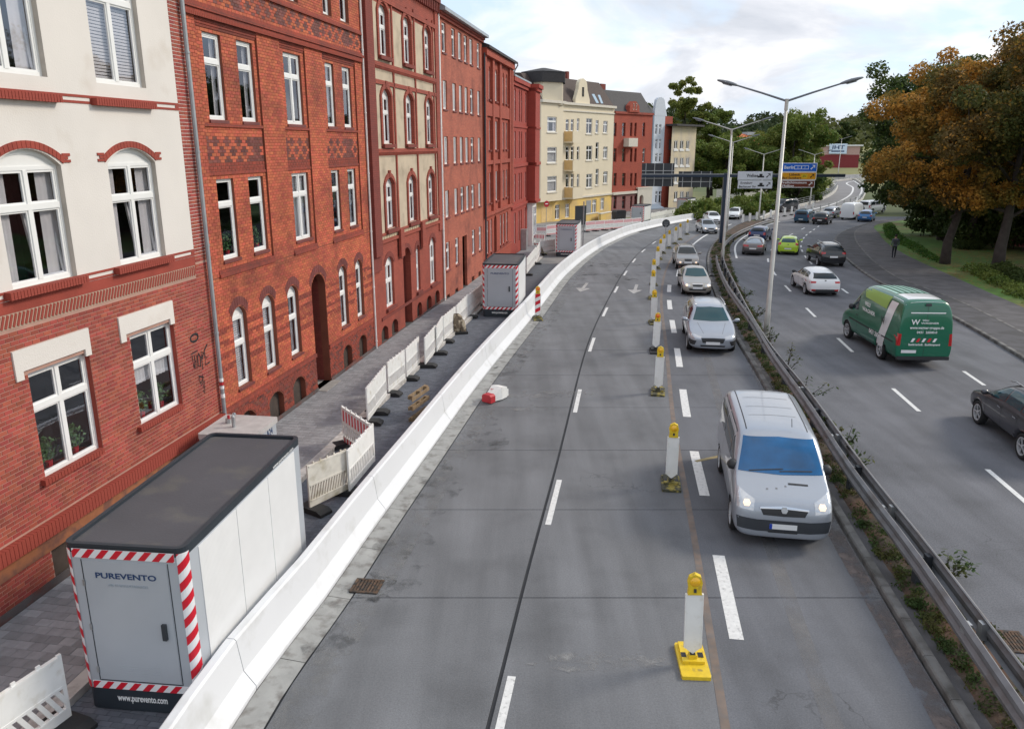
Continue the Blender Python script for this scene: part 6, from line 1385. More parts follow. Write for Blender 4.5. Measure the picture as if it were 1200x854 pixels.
# profile tables: x from the front (0) to the rear (1), ztop, zbelt, half width, half width of roof/hood top
PROF = {
 'hatch': [(0, .56, .52, .60, .50), (.015, .66, .62, .74, .60), (.07, .76, .72, .86, .66), (.20, .89, .84, .90, .72), (.27, .98, .90, .90, .70), (.36, 1.22, .93, .90, .63), (.45, 1.42, .95, .90, .58), (.56, 1.47, .97, .90, .59), (.76, 1.44, .99, .90, .57), (.90, 1.34, 1.0, .88, .54), (.96, 1.10, 1.0, .86, .60), (.99, .90, .86, .82, .62), (1, .70, .66, .76, .6)],
 'estate': [(0, .56, .52, .62, .50), (.015, .66, .62, .76, .60), (.065, .76, .72, .88, .66), (.19, .90, .85, .91, .72), (.25, .99, .91, .91, .70), (.34, 1.24, .94, .91, .63), (.42, 1.42, .96, .91, .58), (.55, 1.48, .98, .91, .59), (.80, 1.45, 1.0, .90, .57), (.92, 1.38, 1.0, .88, .54), (.97, 1.12, 1.0, .86, .60), (.992, .90, .86, .82, .62), (1, .70, .66, .76, .6)],
 'saloon': [(0, .56, .52, .58, .50), (.015, .66, .62, .72, .58), (.07, .76, .72, .82, .64), (.20, .88, .83, .86, .68), (.27, .95, .88, .86, .66), (.37, 1.20, .91, .86, .60), (.45, 1.37, .93, .86, .55), (.57, 1.41, .95, .86, .55), (.72, 1.34, .97, .86, .54), (.84, 1.04, .97, .85, .62), (.95, .99, .95, .82, .62), (.99, .90, .86, .78, .6), (1, .66, .62, .72, .56)],
 'coupe': [(0, .52, .48, .62, .50), (.015, .62, .58, .78, .62), (.07, .72, .68, .88, .68), (.22, .84, .80, .92, .72), (.30, .93, .86, .92, .68), (.40, 1.18, .90, .91, .60), (.50, 1.34, .92, .91, .54), (.60, 1.37, .94, .91, .54), (.76, 1.26, .96, .92, .54), (.90, 1.02, .98, .90, .64), (.96, .97, .93, .87, .66), (.99, .86, .82, .83, .64), (1, .62, .58, .78, .6)],
 'suv': [(0, .66, .62, .68, .54), (.015, .80, .76, .82, .66), (.06, .92, .88, .90, .72), (.20, 1.04, .99, .93, .76), (.26, 1.12, 1.04, .93, .74), (.35, 1.40, 1.07, .93, .68), (.43, 1.60, 1.09, .93, .62), (.56, 1.66, 1.11, .93, .62), (.78, 1.63, 1.13, .93, .61), (.92, 1.54, 1.14, .91, .58), (.965, 1.26, 1.14, .89, .64), (.99, 1.0, .96, .86, .66), (1, .78, .74, .80, .64)],
 'minivan': [(0, .62, .58, .74, .60), (.008, .88, .84, .88, .72), (.035, 1.02, .98, .95, .80), (.12, 1.16, 1.12, .95, .84), (.175, 1.25, 1.19, .95, .86), (.245, 1.62, 1.20, .95, .84), (.315, 1.88, 1.20, .95, .80), (.40, 1.95, 1.20, .95, .80), (.75, 1.96, 1.20, .95, .81), (.95, 1.94, 1.20, .94, .80), (.98, 1.80, 1.20, .93, .80), (.995, 1.2, 1.16, .91, .8), (1, .8, .76, .88, .8)],
 'van': [(0, .66, .62, .74, .60), (.012, .88, .84, .88, .72), (.05, 1.06, 1.02, .96, .78), (.12, 1.24, 1.20, .99, .86), (.16, 1.36, 1.30, .99, .86), (.22, 1.85, 1.34, .99, .80), (.29, 2.35, 1.36, .99, .76), (.38, 2.56, 1.36, .99, .78), (.70, 2.60, 1.36, .99, .79), (.95, 2.58, 1.36, .99, .79), (.985, 2.46, 1.36, .98, .80), (.997, 1.7, 1.3, .97, .88), (1, .95, .9, .95, .86)],
}
def make_car(kind, L_, Wd, Hh, paint, opts):
    T = PROF[kind]; hs = Hh/max(t[1] for t in T); ws = Wd/2/max(t[3] for t in T); zb = .22 if kind not in ('suv', 'van') else .30
    rings = []
    for x, zt, zbl, hw, wr in T:
        zt *= hs; zbl = min(zbl*hs, zt-.01); hw *= ws; wr *= ws; z0 = zb+(.06 if x in (0, 1) else 0); g = zt-zbl; X = L_/2-x*L_
        half = [(0, z0), (.72*hw, z0), (.95*hw, z0+.06), (hw, z0+.38*(zbl-z0)), (hw*.995, z0+.75*(zbl-z0)), (.955*hw, zbl), (.955*hw+(wr-.955*hw)*.50+(.03 if g > .3 else 0), zbl+g*.52), (wr*1.0, zt-(.055 if g > .2 else .012)), (wr*.62, zt-.004), (0, zt+.012)]
        ring = [(X, y, z) for y, z in half]+[(X, -y, z) for y, z in reversed(half[1:-1])]; rings.append(ring)
    n = len(rings[0]); q = MB(); q.add([v for r in rings for v in r], [(i*n+k, i*n+(k+1) % n, (i+1)*n+(k+1) % n, (i+1)*n+k) for i in range(len(rings)-1) for k in range(n)]+[tuple(range(n)), tuple(reversed([(len(rings)-1)*n+k for k in range(n)]))])
    me = q.mesh('body', [paint, BPL]); o = bpy.data.objects.new('body', me); C.objects.link(o); m = o.modifiers.new('s', 'SUBSURF'); m.levels = 3; m.render_levels = 3
    dg = bpy.context.evaluated_depsgraph_get(); dg.update(); me2 = bpy.data.meshes.new_from_object(o.evaluated_get(dg)); bpy.data.objects.remove(o)
    co = np.empty(len(me2.vertices)*3); me2.vertices.foreach_get('co', co); co = co.reshape(-1, 3)
    polys = [tuple(p.vertices) for p in me2.polygons]; bvh = BVHTree.FromPolygons([tuple(v) for v in co], polys)
    wr_ = opts.get('wheel', .32); ax = opts.get('axles', (.19, .80)); axx = [L_/2-a*L_ for a in ax]; R = wr_+.055
    dark = set()
    for X in axx:
        dx_ = co[:, 0]-X; dz_ = co[:, 2]-wr_; d = np.sqrt(dx_**2+dz_**2); side = np.abs(co[:, 1]) > Wd*.30
        near = side & (d >= R) & (d < R+.07); inside = side & (d < R)
        f = np.where(near, R/np.maximum(d, 1e-3), 1); co[:, 0] = np.where(near, X+dx_*f, co[:, 0]); co[:, 2] = np.where(near, wr_+dz_*f, co[:, 2])
        co[:, 1] = np.where(inside, np.sign(co[:, 1])*(Wd/2-.26), co[:, 1])
    me2.vertices.foreach_set('co', co.ravel())
    sill = opts.get('cladding', 0)
    for p in me2.polygons:
        c = p.center; ins = any((c.x-X)**2+(c.z-wr_)**2 < (R*1.01)**2 for X in axx) and abs(c.y) > Wd*.28
        cl = sill and c.z < sill
        p.material_index = 1 if ins or c.z < zb+.03 or cl else 0; p.use_smooth = True
    me2.update(); col = []
    parts = [('body', me2, None, [])]
    def decal(name, top, bot, axis, mtl, off=.006, n_=12, m_=5, mirror=False, sub=None):
        out = []
        for mir in ((1, -1) if mirror else (1,)):
            q = MB(); q.recalc = False; idx = {}; vs = []
            def ip(P, t):
                t *= len(P)-1; i = min(int(t), len(P)-2); f = t-i; return (P[i][0]+(P[i+1][0]-P[i][0])*f, P[i][1]+(P[i+1][1]-P[i][1])*f)
            for i in range(n_+1):
                a = ip(top, i/n_); b = ip(bot, i/n_)
                for j in range(m_+1):
                    u = a[0]+(b[0]-a[0])*j/m_; v = a[1]+(b[1]-a[1])*j/m_
                    if axis[0] == 'x': sg = 1 if axis[1] == '+' else -1; org = Vector((sg*9, u*mir, v)); dr = Vector((-sg, 0, 0))
                    elif axis[0] == 'y': sg = 1 if axis[1] == '+' else -1; sg *= mir; org = Vector((u, sg*9, v)); dr = Vector((0, -sg, 0))
                    else: org = Vector((u, v*mir, 9)); dr = Vector((0, 0, -1))
                    h, nn, _, _ = bvh.ray_cast(org, dr)
                    if h is None: vs.append(None)
                    else:
                        if nn.dot(dr) > 0: nn = -nn
                        vs.append(h+nn*off)
            M_ = m_+1; used = []; fs = []
            for i in range(n_):
                for j in range(m_):
                    f = (i*M_+j, (i+1)*M_+j, (i+1)*M_+j+1, i*M_+j+1)
                    if all(vs[k] is not None for k in f): fs.append(f)
            q.add([v if v is not None else Vector((0, 0, .5)) for v in vs], fs)
            if fs: out.append(q.mesh(name, mtl, True))
        for m2 in out: parts.append((name, m2, sub, []))
        return out
    hh = lambda z: z*hs
    ww = lambda y: y*ws
    gl = opts.get('glass', CGL); sgl = opts.get('sideglass', gl)
    ci = [i for i, t in enumerate(T) if t[1]-t[2] > .2][0]-1      # cowl station
    hi = max(range(len(T)), key=lambda i: T[i][1])-1              # header station
    cow, hea = T[ci], T[hi]
    def X(f): return L_/2-f*L_
    wt = opts.get('wtop', .035)
    # windscreen
    decal('windscreen', [(-ww(hea[4])*.88, hh(hea[1])-wt-.03), (0, hh(hea[1])-wt), (ww(hea[4])*.88, hh(hea[1])-wt-.03)], [(-ww(cow[4])*.97, hh(cow[1])+.03), (0, hh(cow[1])+.01), (ww(cow[4])*.97, hh(cow[1])+.03)], 'x+', gl, n_=20, m_=10)
    # side windows
    ri = opts.get('rear_glass', .90); top_z = lambda f: hh(np.interp(f, [t[0] for t in T], [t[1] for t in T]))-.13*hs; bel = lambda f: hh(np.interp(f, [t[0] for t in T], [t[2] for t in T]))+.05
    ends = opts.get('windows', [(cow[0]+.05, .50), (.515, .70), (.715, .86)])
    for k, (a, b) in enumerate(ends):
        ta = a if k else max(a, hea[0]-.015); tb = b if k < len(ends)-1 else min(b, opts.get('rtop', b-.03))
        pts = [ta+(tb-ta)*i/5 for i in range(6)]; pb_ = [a+(b-a)*i/5 for i in range(6)]
        decal('side_window', [(X(f), top_z(f)) for f in pts], [(X(f), bel(f)) for f in pb_], 'y+', sgl, n_=8, m_=4, mirror=True)
    # rear window
    rz0, rz1, rw0, rw1 = opts.get('rearwin', (1.04, 1.34, .66, .54))
    if rz1: decal('rear_window', [(-ww(rw1), hh(rz1)), (0, hh(rz1)+.02), (ww(rw1), hh(rz1))], [(-ww(rw0), hh(rz0)), (0, hh(rz0)-.01), (ww(rw0), hh(rz0))], 'x-', gl, n_=12, m_=5)
    # lights
    hx = opts.get('head', [(.42, .66), (.84, .78), (.42, .56), (.84, .60)])
    hm = HEADON if opts.get('lit') else HEAD
    decal('headlight', [(ww(hx[0][0]), hh(hx[0][1])), (ww(hx[1][0]), hh(hx[1][1]))], [(ww(hx[2][0]), hh(hx[2][1])), (ww(hx[3][0]), hh(hx[3][1]))], 'x+', HEAD, n_=8, m_=4, mirror=True)
    if opts.get('lit'):
        cx = ww((hx[0][0]+hx[1][0])/2)-.02; cz = hh((hx[0][1]+hx[3][1])/2+.005); r_ = opts.get('litr', .085)
        decal('headlamp_bulb', [(cx-r_, cz), (cx-r_*.6, cz+r_*.7), (cx+r_*.6, cz+r_*.7), (cx+r_, cz)], [(cx-r_, cz), (cx-r_*.6, cz-r_*.7), (cx+r_*.6, cz-r_*.7), (cx+r_, cz)], 'x+', HEADON, off=.012, n_=6, m_=3, mirror=True)
    tl = opts.get('tail', [(.58, .92), (.84, .94), (.60, .78), (.85, .76)])
    decal('tail_light', [(ww(tl[0][0]), hh(tl[0][1])), (ww(tl[1][0]), hh(tl[1][1]))], [(ww(tl[2][0]), hh(tl[2][1])), (ww(tl[3][0]), hh(tl[3][1]))], 'x-', TAIL, n_=7, m_=4, mirror=True)
    gr = opts.get('grille', (.34, .54, .66)); decal('grille', [(-ww(gr[0]), hh(gr[2])), (0, hh(gr[2]+.01)), (ww(gr[0]), hh(gr[2]))], [(-ww(gr[0]*.85), hh(gr[1])), (0, hh(gr[1]-.01)), (ww(gr[0]*.85), hh(gr[1]))], 'x+', BPL, off=.008)
    if opts.get('grille_trim'): decal('grille_trim', [(-ww(gr[0]*1.02), hh(gr[2]+.03)), (0, hh(gr[2]+.035)), (ww(gr[0]*1.02), hh(gr[2]+.03))], [(-ww(gr[0]), hh(gr[2]-.015)), (0, hh(gr[2]-.005)), (ww(gr[0]), hh(gr[2]-.015))], 'x+', CHROME, off=.014)
    lo = opts.get('intake', (.58, .32, .44)); decal('lower_intake', [(-ww(lo[0]), hh(lo[2])), (ww(lo[0]), hh(lo[2]))], [(-ww(lo[0]*.9), hh(lo[1])), (ww(lo[0]*.9), hh(lo[1]))], 'x+', BPL, off=.007)
    lr = opts.get('rear_skirt', (.66, .30, .44)); _ = kind != 'van' and decal('rear_skirt', [(-ww(lr[0]), hh(lr[2])), (ww(lr[0]), hh(lr[2]))], [(-ww(lr[0]), hh(lr[1])), (ww(lr[0]), hh(lr[1]))], 'x-', BPL, off=.007)
    pz = opts.get('plate_f', .46); pr = opts.get('plate_r', .62); pw = .26; ph = .055; py0 = opts.get('plate_ry', 0)
    decal('number_plate', [(-pw, hh(pz)+ph), (pw, hh(pz)+ph)], [(-pw, hh(pz)-ph), (pw, hh(pz)-ph)], 'x+', PLATE, off=.018, n_=4, m_=1)
    decal('number_plate', [(-pw+py0, hh(pr)+ph), (pw+py0, hh(pr)+ph)], [(-pw+py0, hh(pr)-ph), (pw+py0, hh(pr)-ph)], 'x-', PLATE, off=.016, n_=4, m_=1)
    # panel gaps and sill lines
    for f in opts.get('gaps', [cow[0]+.03, .505, .705]):
        decal('door_gap', [(X(f)-.006, hh(T[ci][2])+.02), (X(f)+.006, hh(T[ci][2])+.02)], [(X(f)-.006, zb+.12), (X(f)+.006, zb+.12)], 'y+', BPL, off=.003, n_=1, m_=8, mirror=True)
    for f in opts.get('handles', [.47, .67]): decal('door_handle', [(X(f)+.09, hh(T[ci][2])-.06), (X(f)-.09, hh(T[ci][2])-.06)], [(X(f)+.09, hh(T[ci][2])-.09), (X(f)-.09, hh(T[ci][2])-.09)], 'y+', opts.get('handle_m', CHROME), off=.02, n_=3, m_=1, mirror=True)
    if opts.get('rails'):
        for sg in (-1, 1): m = MB(); m.tube([(X(.40), sg*ww(.56), Hh-.03), (X(.46), sg*ww(.57), Hh+.03), (X(.78), sg*ww(.56), Hh+.01), (X(.86), sg*ww(.54), Hh-.06)], .018, 6); parts.append(('roof_rail', m.mesh('roof_rail', opts['rails'], True), None, []))
    if opts.get('extra'): opts['extra'](decal, parts, X, hh, ww)
    # mirrors
    for sg in (-1, 1):
        fx = cow[0]+.055; y0 = ww(hea[4])+.16; z0 = hh(cow[2])+.09; m = MB(); big = 1.5 if kind in ('minivan', 'van') else 1
        y0 = Wd/2+(.05 if big == 1 else -.06); m.tube([(X(fx)+.05, sg*(y0-.10), z0), (X(fx)+.03, sg*(y0+.0), z0+.02*big), (X(fx)+.02, sg*(y0+.09), z0+.03*big), (X(fx)+.0, sg*(y0+.14), z0+.03*big)], [.03, .075*big, .075*big, .03], 8); m.tube([(X(fx)+.03, sg*(y0-.30), z0-.07), (X(fx)+.04, sg*(y0-.02), z0)], .03, 6)
        parts.append(('wing_mirror', m.mesh('wing_mirror', opts.get('mirror_m', paint), True), None, []))
    # wheels
    tm = MB(); tm.lathe([(wr_*.64, -.09), (wr_-.03, -.10), (wr_, -.07), (wr_, .07), (wr_-.03, .10), (wr_*.70, .09), (wr_*.64, .03)], 24, caps=False); ty = tm.mesh('tyre', TYRE, True)
    rm = MB(); rm.lathe([(wr_*.60, .03), (wr_*.62, .092), (wr_*.70, .095), (wr_*.71, .06)], 24, caps=False); rm.lathe([(.001, .02), (.05, .02), (.05, .088), (.001, .092)], 12)
    for k in range(5):
        a = 2*math.pi*k/5; rm.prism([(math.cos(a+.25)*.05, math.sin(a+.25)*.05), (math.cos(a+.10)*wr_*.64, math.sin(a+.10)*wr_*.64), (math.cos(a-.10)*wr_*.64, math.sin(a-.10)*wr_*.64), (math.cos(a-.25)*.05, math.sin(a-.25)*.05)], 'z', .06, .085)
    rmm = rm.mesh('rim', RIM)
    bk = MB(); bk.lathe([(.001, -.05), (wr_*.66, -.05), (wr_*.66, .02), (.001, .02)], 16); bkm = bk.mesh('brake', BPL)
    for Xw in axx:
        for sg in (-1, 1): parts.append(('wheel', ty, None, [('rim', rmm), ('brake', bkm), (Xw, sg*(Wd/2-.115), wr_, sg)]))
    return parts
def place_car(parts, p, heading, label, cat, group, z=None):
    e = empty(cat.replace(' ', '_'), (p[0], p[1], zg(p[1]) if z is None else z), heading, label, cat, group)
    for name, me, sub, ex in parts:
        o = link(name, me, e)
        if ex:
            x, y, z_, sg = ex[-1]; o.location = (x, y, z_); o.rotation_euler = (-math.pi/2*sg, 0, 0)
            for nm, m2 in ex[:-1]: link(nm, m2, o)
    return e
def car_at(px, py, fn, facing, kind, L_, Wd, Hh, paint, label, cat='car', group=None, rot=0., lift=.0, **op):
    # px,py: ground point under the end of the vehicle that faces the camera
    x, y = G(px, py); d = fn.dir(y); a = math.atan2(d.y, d.x)+rot; u = Vector((math.cos(a), math.sin(a))); c = Vector((x, y))+u*L_/2
    head = a+math.pi if facing == 'to' else a
    # keep the body on the sloping road
    return place_car(make_car(kind, L_, Wd, Hh, paint, op), (c.x, c.y), head, label, cat, group)
SILV = cmat('silver_paint', (.33, .35, .38), .5, .34); SILV2 = cmat('bright_silver_paint', (.36, .39, .44), .45, .34); BGE = cmat('beige_metallic_paint', (.40, .37, .33), .5, .32); BRZ = cmat('bronze_grey_paint', (.26, .24, .22), .5, .3)
BLK = cmat('black_paint', (.012, .013, .016), .1, .22); DGR = cmat('dark_grey_car_paint', (.045, .045, .055), .4, .3); NVY = cmat('navy_paint', (.012, .035, .12), .3, .28); LIM = cmat('lime_paint', (.42, .62, .02), .05, .3); WHT = cmat('white_car_paint', (.74, .75, .76), .0, .3); GRN = cmat('green_van_paint', (.0, .125, .065), .05, .32); TEAL = cmat('petrol_blue_paint', (.02, .085, .15), .3, .3); BLU = cmat('bright_blue_paint', (.03, .17, .42), .2, .3); GRYC = cmat('grey_car_paint', (.20, .20, .21), .5, .3)
on = 'cars driving towards the camera'; aw = 'cars driving away from the camera'
def vivaro_extra(decal, parts, X, hh, ww):
    decal('chrome_bar', [(-ww(.46), hh(.87)), (0, hh(.905)), (ww(.46), hh(.87))], [(-ww(.46), hh(.835)), (0, hh(.855)), (ww(.46), hh(.835))], 'x+', CHROME, off=.018, n_=14, m_=2)
    decal('badge', [(-.065, hh(.83)), (-.035, hh(.885)), (.035, hh(.885)), (.065, hh(.83))], [(-.065, hh(.83)), (-.035, hh(.775)), (.035, hh(.775)), (.065, hh(.83))], 'x+', GREYM, off=.03, n_=6, m_=2)
    decal('bonnet_vent', [(X(.115), .12), (X(.115), .50)], [(X(.125), .12), (X(.125), .50)], 'z+', BPL, off=.006, n_=4, m_=1)
    decal('lower_bumper', [(-ww(.89), .66), (-ww(.5), .62), (ww(.5), .62), (ww(.89), .66)], [(-ww(.86), .42), (-ww(.5), .38), (ww(.5), .38), (ww(.86), .42)], 'x+', DARK, off=.007, n_=18, m_=4)
    decal('plate_band', [(-.26, .555), (-.21, .555)], [(-.26, .445), (-.21, .445)], 'x+', PBLUE, off=.024, n_=1, m_=1)
    for y in (.62, -.62): decal('roof_groove', [(X(.36), y-.012), (X(.36), y+.012)], [(X(.96), y-.012), (X(.96), y+.012)], 'z+', BPL, off=.003, n_=1, m_=16)
    for f in (.52, .64, .78, .9): decal('roof_rib', [(X(f)-.012, -.5), (X(f)-.012, .5)], [(X(f)+.012, -.5), (X(f)+.012, .5)], 'z+', GREYM, off=.004, n_=12, m_=1)
    m = MB(); m.tube([(X(.36), .30, 1.97), (X(.38), .30, 2.12)], .008, 5); parts.append(('aerial', m.mesh('aerial', BPL), None, []))
    for y0, y1 in ((-.62, .05), (-.02, .62)): decal('wiper', [(X(.175)-.0, y0), (X(.185), y1)], [(X(.175)-.02, y0), (X(.185)-.02, y1)], 'z+', BPL, off=.014, n_=8, m_=1)
    for k, (fx, y) in enumerate(((.085, -.30), (.09, -.12), (.105, .06))): decal('bonnet_mark', [(X(fx)-.02, y-.02), (X(fx)-.02, y+.02)], [(X(fx)+.02, y-.02), (X(fx)+.02, y+.02)], 'z+', GRYC, off=.004, n_=1, m_=1)
car_at(915, 644, FM, 'to', 'minivan', 4.78, 1.90, 1.96, SILV2, 'large silver minivan with blue windscreen and lit headlights, nearest vehicle in the open lane', 'minivan', on, rot=-.05, glass=CGB, sideglass=CGL, lit=True, litr=.075, wtop=.12, head=[(.56, .98), (.90, 1.12), (.58, .78), (.93, .84)], grille=(.46, .72, .86), intake=(.3, .36, .40), plate_f=.50, mirror_m=BPL, windows=[(.215, .37), (.385, .64), (.66, .92)], gaps=[.20, .375, .65], handles=[.35, .42], rtop=.92, extra=vivaro_extra, cladding=0, wheel=.33, axles=(.17, .80), rearwin=(1.25, 1.8, .7, .7))
def focus_extra(decal, parts, X, hh, ww):
    for sg in (-1, 1): decal('fog_recess', [(sg*ww(.60), hh(.50)), (sg*ww(.86), hh(.54))], [(sg*ww(.66), hh(.36)), (sg*ww(.86), hh(.36))], 'x+', BPL, off=.01, n_=4, m_=3)
    decal('lower_lip', [(-ww(.80), hh(.30)), (0, hh(.31)), (ww(.80), hh(.30))], [(-ww(.78), hh(.26)), (0, hh(.25)), (ww(.78), hh(.26))], 'x+', SILV2, off=.016, n_=12, m_=1)
    for sg in (-1, 1): decal('bonnet_crease', [(X(.05), sg*.34), (X(.05), sg*.36)], [(X(.23), sg*.52), (X(.23), sg*.54)], 'z+', GRYC, off=.002, n_=1, m_=10)
car_at(834.5, 416, FM, 'to', 'estate', 4.65, 1.85, 1.60, SILV2, 'silver estate car with roof rails and black grille following the minivan', 'car', on, rot=-.02, glass=CGT, sideglass=CGL, rails=CHROME, grille=(.44, .44, .60), intake=(.46, .26, .36), plate_f=.43, extra=focus_extra, lit=False, head=[(.40, .64), (.84, .74), (.46, .57), (.86, .61)], mirror_m=SILV2)
HEADW = HEADON
car_at(817, 347, FM, 'to', 'saloon', 4.3, 1.62, 1.38, BGE, 'beige metallic saloon with lit headlights and pale number plate', 'car', on, rot=.06, glass=CGT, lit=True, litr=.07, grille=(.30, .58, .68), intake=(.5, .36, .46), plate_f=.50, grille_trim=True, mirror_m=BPL, rails=None)
car_at(806, 316.5, FM, 'to', 'suv', 4.1, 1.60, 1.48, BRZ, 'bronze grey tall car with lit headlights and roof rails', 'car', on, rot=.10, glass=CGL, lit=True, litr=.075, rails=GREYM, cladding=.42, grille=(.30, .72, .86), plate_f=.62)
car_at(833, 274.5, FM, 'to', 'hatch', 4.2, 1.62, 1.42, SILV, 'silver car with bright headlights just left of the gantry post', 'car', on, rot=.35, lit=True, litr=.08, glass=CGL, plate_f=.46)
car_at(839, 263, FM, 'to', 'hatch', 4.3, 1.65, 1.42, WHT, 'white car half hidden behind the silver one at the gantry post', 'car', on, rot=.40, glass=CGL)
car_at(858, 257.5, FM, 'to', 'suv', 4.3, 1.72, 1.5, WHT, 'white off-roader to the right of the gantry post, on the far bend', 'car', on, rot=.15, glass=CGL)
car_at(907, 249, FM, 'to', 'minivan', 4.6, 1.80, 1.85, DGR, 'dark van on the far bend in front of the lower street', 'van', on, rot=-.2, glass=CGL, wheel=.33, axles=(.17, .80), windows=[(.215, .37), (.385, .64), (.66, .92)], gaps=[.375])
car_at(881.5, 299.5, LA, 'away', 'coupe', 4.6, 1.72, 1.34, cmat('grey_brown_paint', (.13, .115, .115), .5, .3), 'low grey coupe with wide red tail lights left of the lime car', 'car', aw, rot=-.02, glass=mat('sky_reflecting_glass', (.16, .18, .20), .08, spec=1, coat=1, var=0), tail=[(.34, .86), (.86, .92), (.36, .74), (.88, .74)], rearwin=(1.02, 1.26, .60, .50), rear_skirt=(.7, .28, .42), plate_r=.60)
car_at(886, 284.5, LA, 'away', 'suv', 4.2, 1.65, 1.48, NVY, 'navy blue car right ahead of the grey coupe', 'car', aw, rot=-.05, glass=CGL, rearwin=(1.2, 1.5, .64, .54), tail=[(.62, 1.10), (.84, 1.12), (.64, .86), (.86, .84)], plate_r=.80)
def lime_extra(decal, parts, X, hh, ww): decal('rear_badge', [(-.05, hh(.93)), (.05, hh(.93))], [(-.05, hh(.87)), (.05, hh(.87))], 'x-', INK, off=.01, n_=2, m_=1)
car_at(922.5, 299, LA, 'away', 'hatch', 3.8, 1.62, 1.42, LIM, 'small lime green hatchback', 'car', aw, rot=-.03, glass=CGT, tail=[(.58, 1.06), (.84, 1.02), (.60, .86), (.86, .84)], rearwin=(1.06, 1.32, .60, .52), extra=lime_extra, plate_r=.56, rear_skirt=(.6, .28, .36), axles=(.19, .83))
car_at(976, 313, LB, 'away', 'suv', 4.5, 1.80, 1.60, BLK, 'black off-roader near the right kerb', 'car', aw, rot=.12, glass=CGL, rails=GREYM, rearwin=(1.22, 1.52, .64, .56), tail=[(.56, 1.10), (.88, 1.12), (.58, .98), (.9, .95)], plate_r=.78)
def bmw_extra(decal, parts, X, hh, ww):
    decal('rear_badge', [(-.045, hh(.97)), (.045, hh(.97))], [(-.045, hh(.92)), (.045, hh(.92))], 'x-', INK, off=.01, n_=2, m_=1)
    for sg in (-1, 1): decal('reflector', [(sg*ww(.52), hh(.46)), (sg*ww(.80), hh(.46))], [(sg*ww(.52), hh(.38)), (sg*ww(.80), hh(.38))], 'x-', TAIL, off=.014, n_=3, m_=1)
car_at(966, 347.5, LB, 'away', 'hatch', 4.3, 1.74, 1.40, WHT, 'white hatchback with dark red tail lights', 'car', aw, rot=.10, glass=CGL, tail=[(.50, .90), (.87, .92), (.52, .80), (.88, .79)], rearwin=(1.04, 1.30, .66, .54), extra=bmw_extra, plate_r=.60, rear_skirt=(.72, .26, .46), mirror_m=BPL)
GRN2 = mat('light_green_print', (.28, .45, .10), .4, var=0); GSTR = mat('mint_print', (.40, .62, .55), .4, var=0)
def sprinter_extra(decal, parts, X, hh, ww):
    for sg in (1, -1):
        ax = 'y+' if sg > 0 else 'y-'
        decal('white_band', [(X(.80), hh(2.35)), (X(.90), hh(2.35))], [(X(.83), hh(.50)), (X(.93), hh(.50))] if False else [(X(.70), hh(.50)), (X(.80), hh(.50))], ax, WHT, off=.008, n_=3, m_=14)
        decal('light_green_band', [(X(.34), hh(2.42)), (X(.78), hh(2.46))], [(X(.40), hh(2.05)), (X(.76), hh(1.98))], ax, GRN2, off=.007, n_=8, m_=4)
        decal('side_moulding', [(X(.2), hh(.98)), (X(.95), hh(.98))], [(X(.2), hh(.93)), (X(.95), hh(.93))], ax, BPL, off=.012, n_=16, m_=1)
    decal('white_roof_band', [(X(.78), -ww(.74)), (X(.78), ww(.74))], [(X(.97), -ww(.74)), (X(.97), ww(.74))], 'z+', WHT, off=.008, n_=8, m_=4)
    for k in range(6): decal('roof_rib', [(X(.32), -.60+k*.22), (X(.32), -.50+k*.22)], [(X(.76), -.60+k*.22), (X(.76), -.50+k*.22)], 'z+', GSTR, off=.01, n_=1, m_=10)
    decal('door_gap', [(-.006, hh(2.3)), (.006, hh(2.3))], [(-.006, hh(.45)), (.006, hh(.45))], 'x-', BPL, off=.004, n_=1, m_=10)
    m = MB(); T_ = m; x0 = X(1)-.015
    decal('white_strip', [(-.62, hh(2.12)), (.58, hh(2.12))], [(-.62, hh(2.08)), (.58, hh(2.08))], 'x-', WINK, off=.008, n_=6, m_=1)
    for k in range(5): a = .34-k*.19; decal('warning_stripe', [(a+.09, hh(1.16)), (a-.0, hh(1.16))], [(a+.16, hh(1.02)), (a+.07, hh(1.02))], 'x-', TAPEW if k % 2 == 0 else RED, off=.010, n_=2, m_=1)
    decal('camera_box', [(-.10, hh(2.42)), (.10, hh(2.42))], [(-.10, hh(2.34)), (.10, hh(2.34))], 'x-', BPL, off=.05, n_=2, m_=2)
    m = MB(); m.box(X(1)-.06, X(1)+.10, -ww(.90), ww(.90), .34, .46); parts.append(('step', m.mesh('step', BPL), None, []))
sv = car_at(1079, 432, LB, 'away', 'van', 5.6, 1.98, 2.50, GRN, 'green and white delivery van with lettering on its rear doors', 'delivery van', aw, rot=.10, glass=CGL, windows=[(.20, .33)], gaps=[.345, .56], handles=[.33], rearwin=(0, 0, 0, 0), extra=sprinter_extra, tail=[(.83, 1.32), (.96, 1.34), (.84, .88), (.97, .88)], plate_r=.66, plate_ry=.52, rear_skirt=(.9, .34, .44), wheel=.36, axles=(.17, .76), mirror_m=BPL, handle_m=BPL)
RM_ = lambda loc: TM(loc, (0, -1, 0), (0, 0, 1))
xr = -2.8-.03
for body, y_, z_, s_, w_ in (('W', .42, 1.62, .26, .30), ('WILLI', .08, 1.74, .09, .22), ('WAGNER', -.08, 1.64, .09, .62), ('www.wagner-gruppe.de', .0, 1.46, .14, 1.18), ('0431  26040-0', -.02, 1.30, .12, .70), ('Sanitärtechnik . Bauklempnerei', .02, .86, .11, 1.10)):
    t_ = text(body, s_, WINK, sv, RM_((xr-(.0 if z_ < 1.5 else -.0), y_, z_)), bold=True, width=w_)
text('W', .42, DGR, sv, TM((-1.55, 1.015, 1.35), (-1, 0, 0), (0, 0, 1)), bold=True, width=.34)
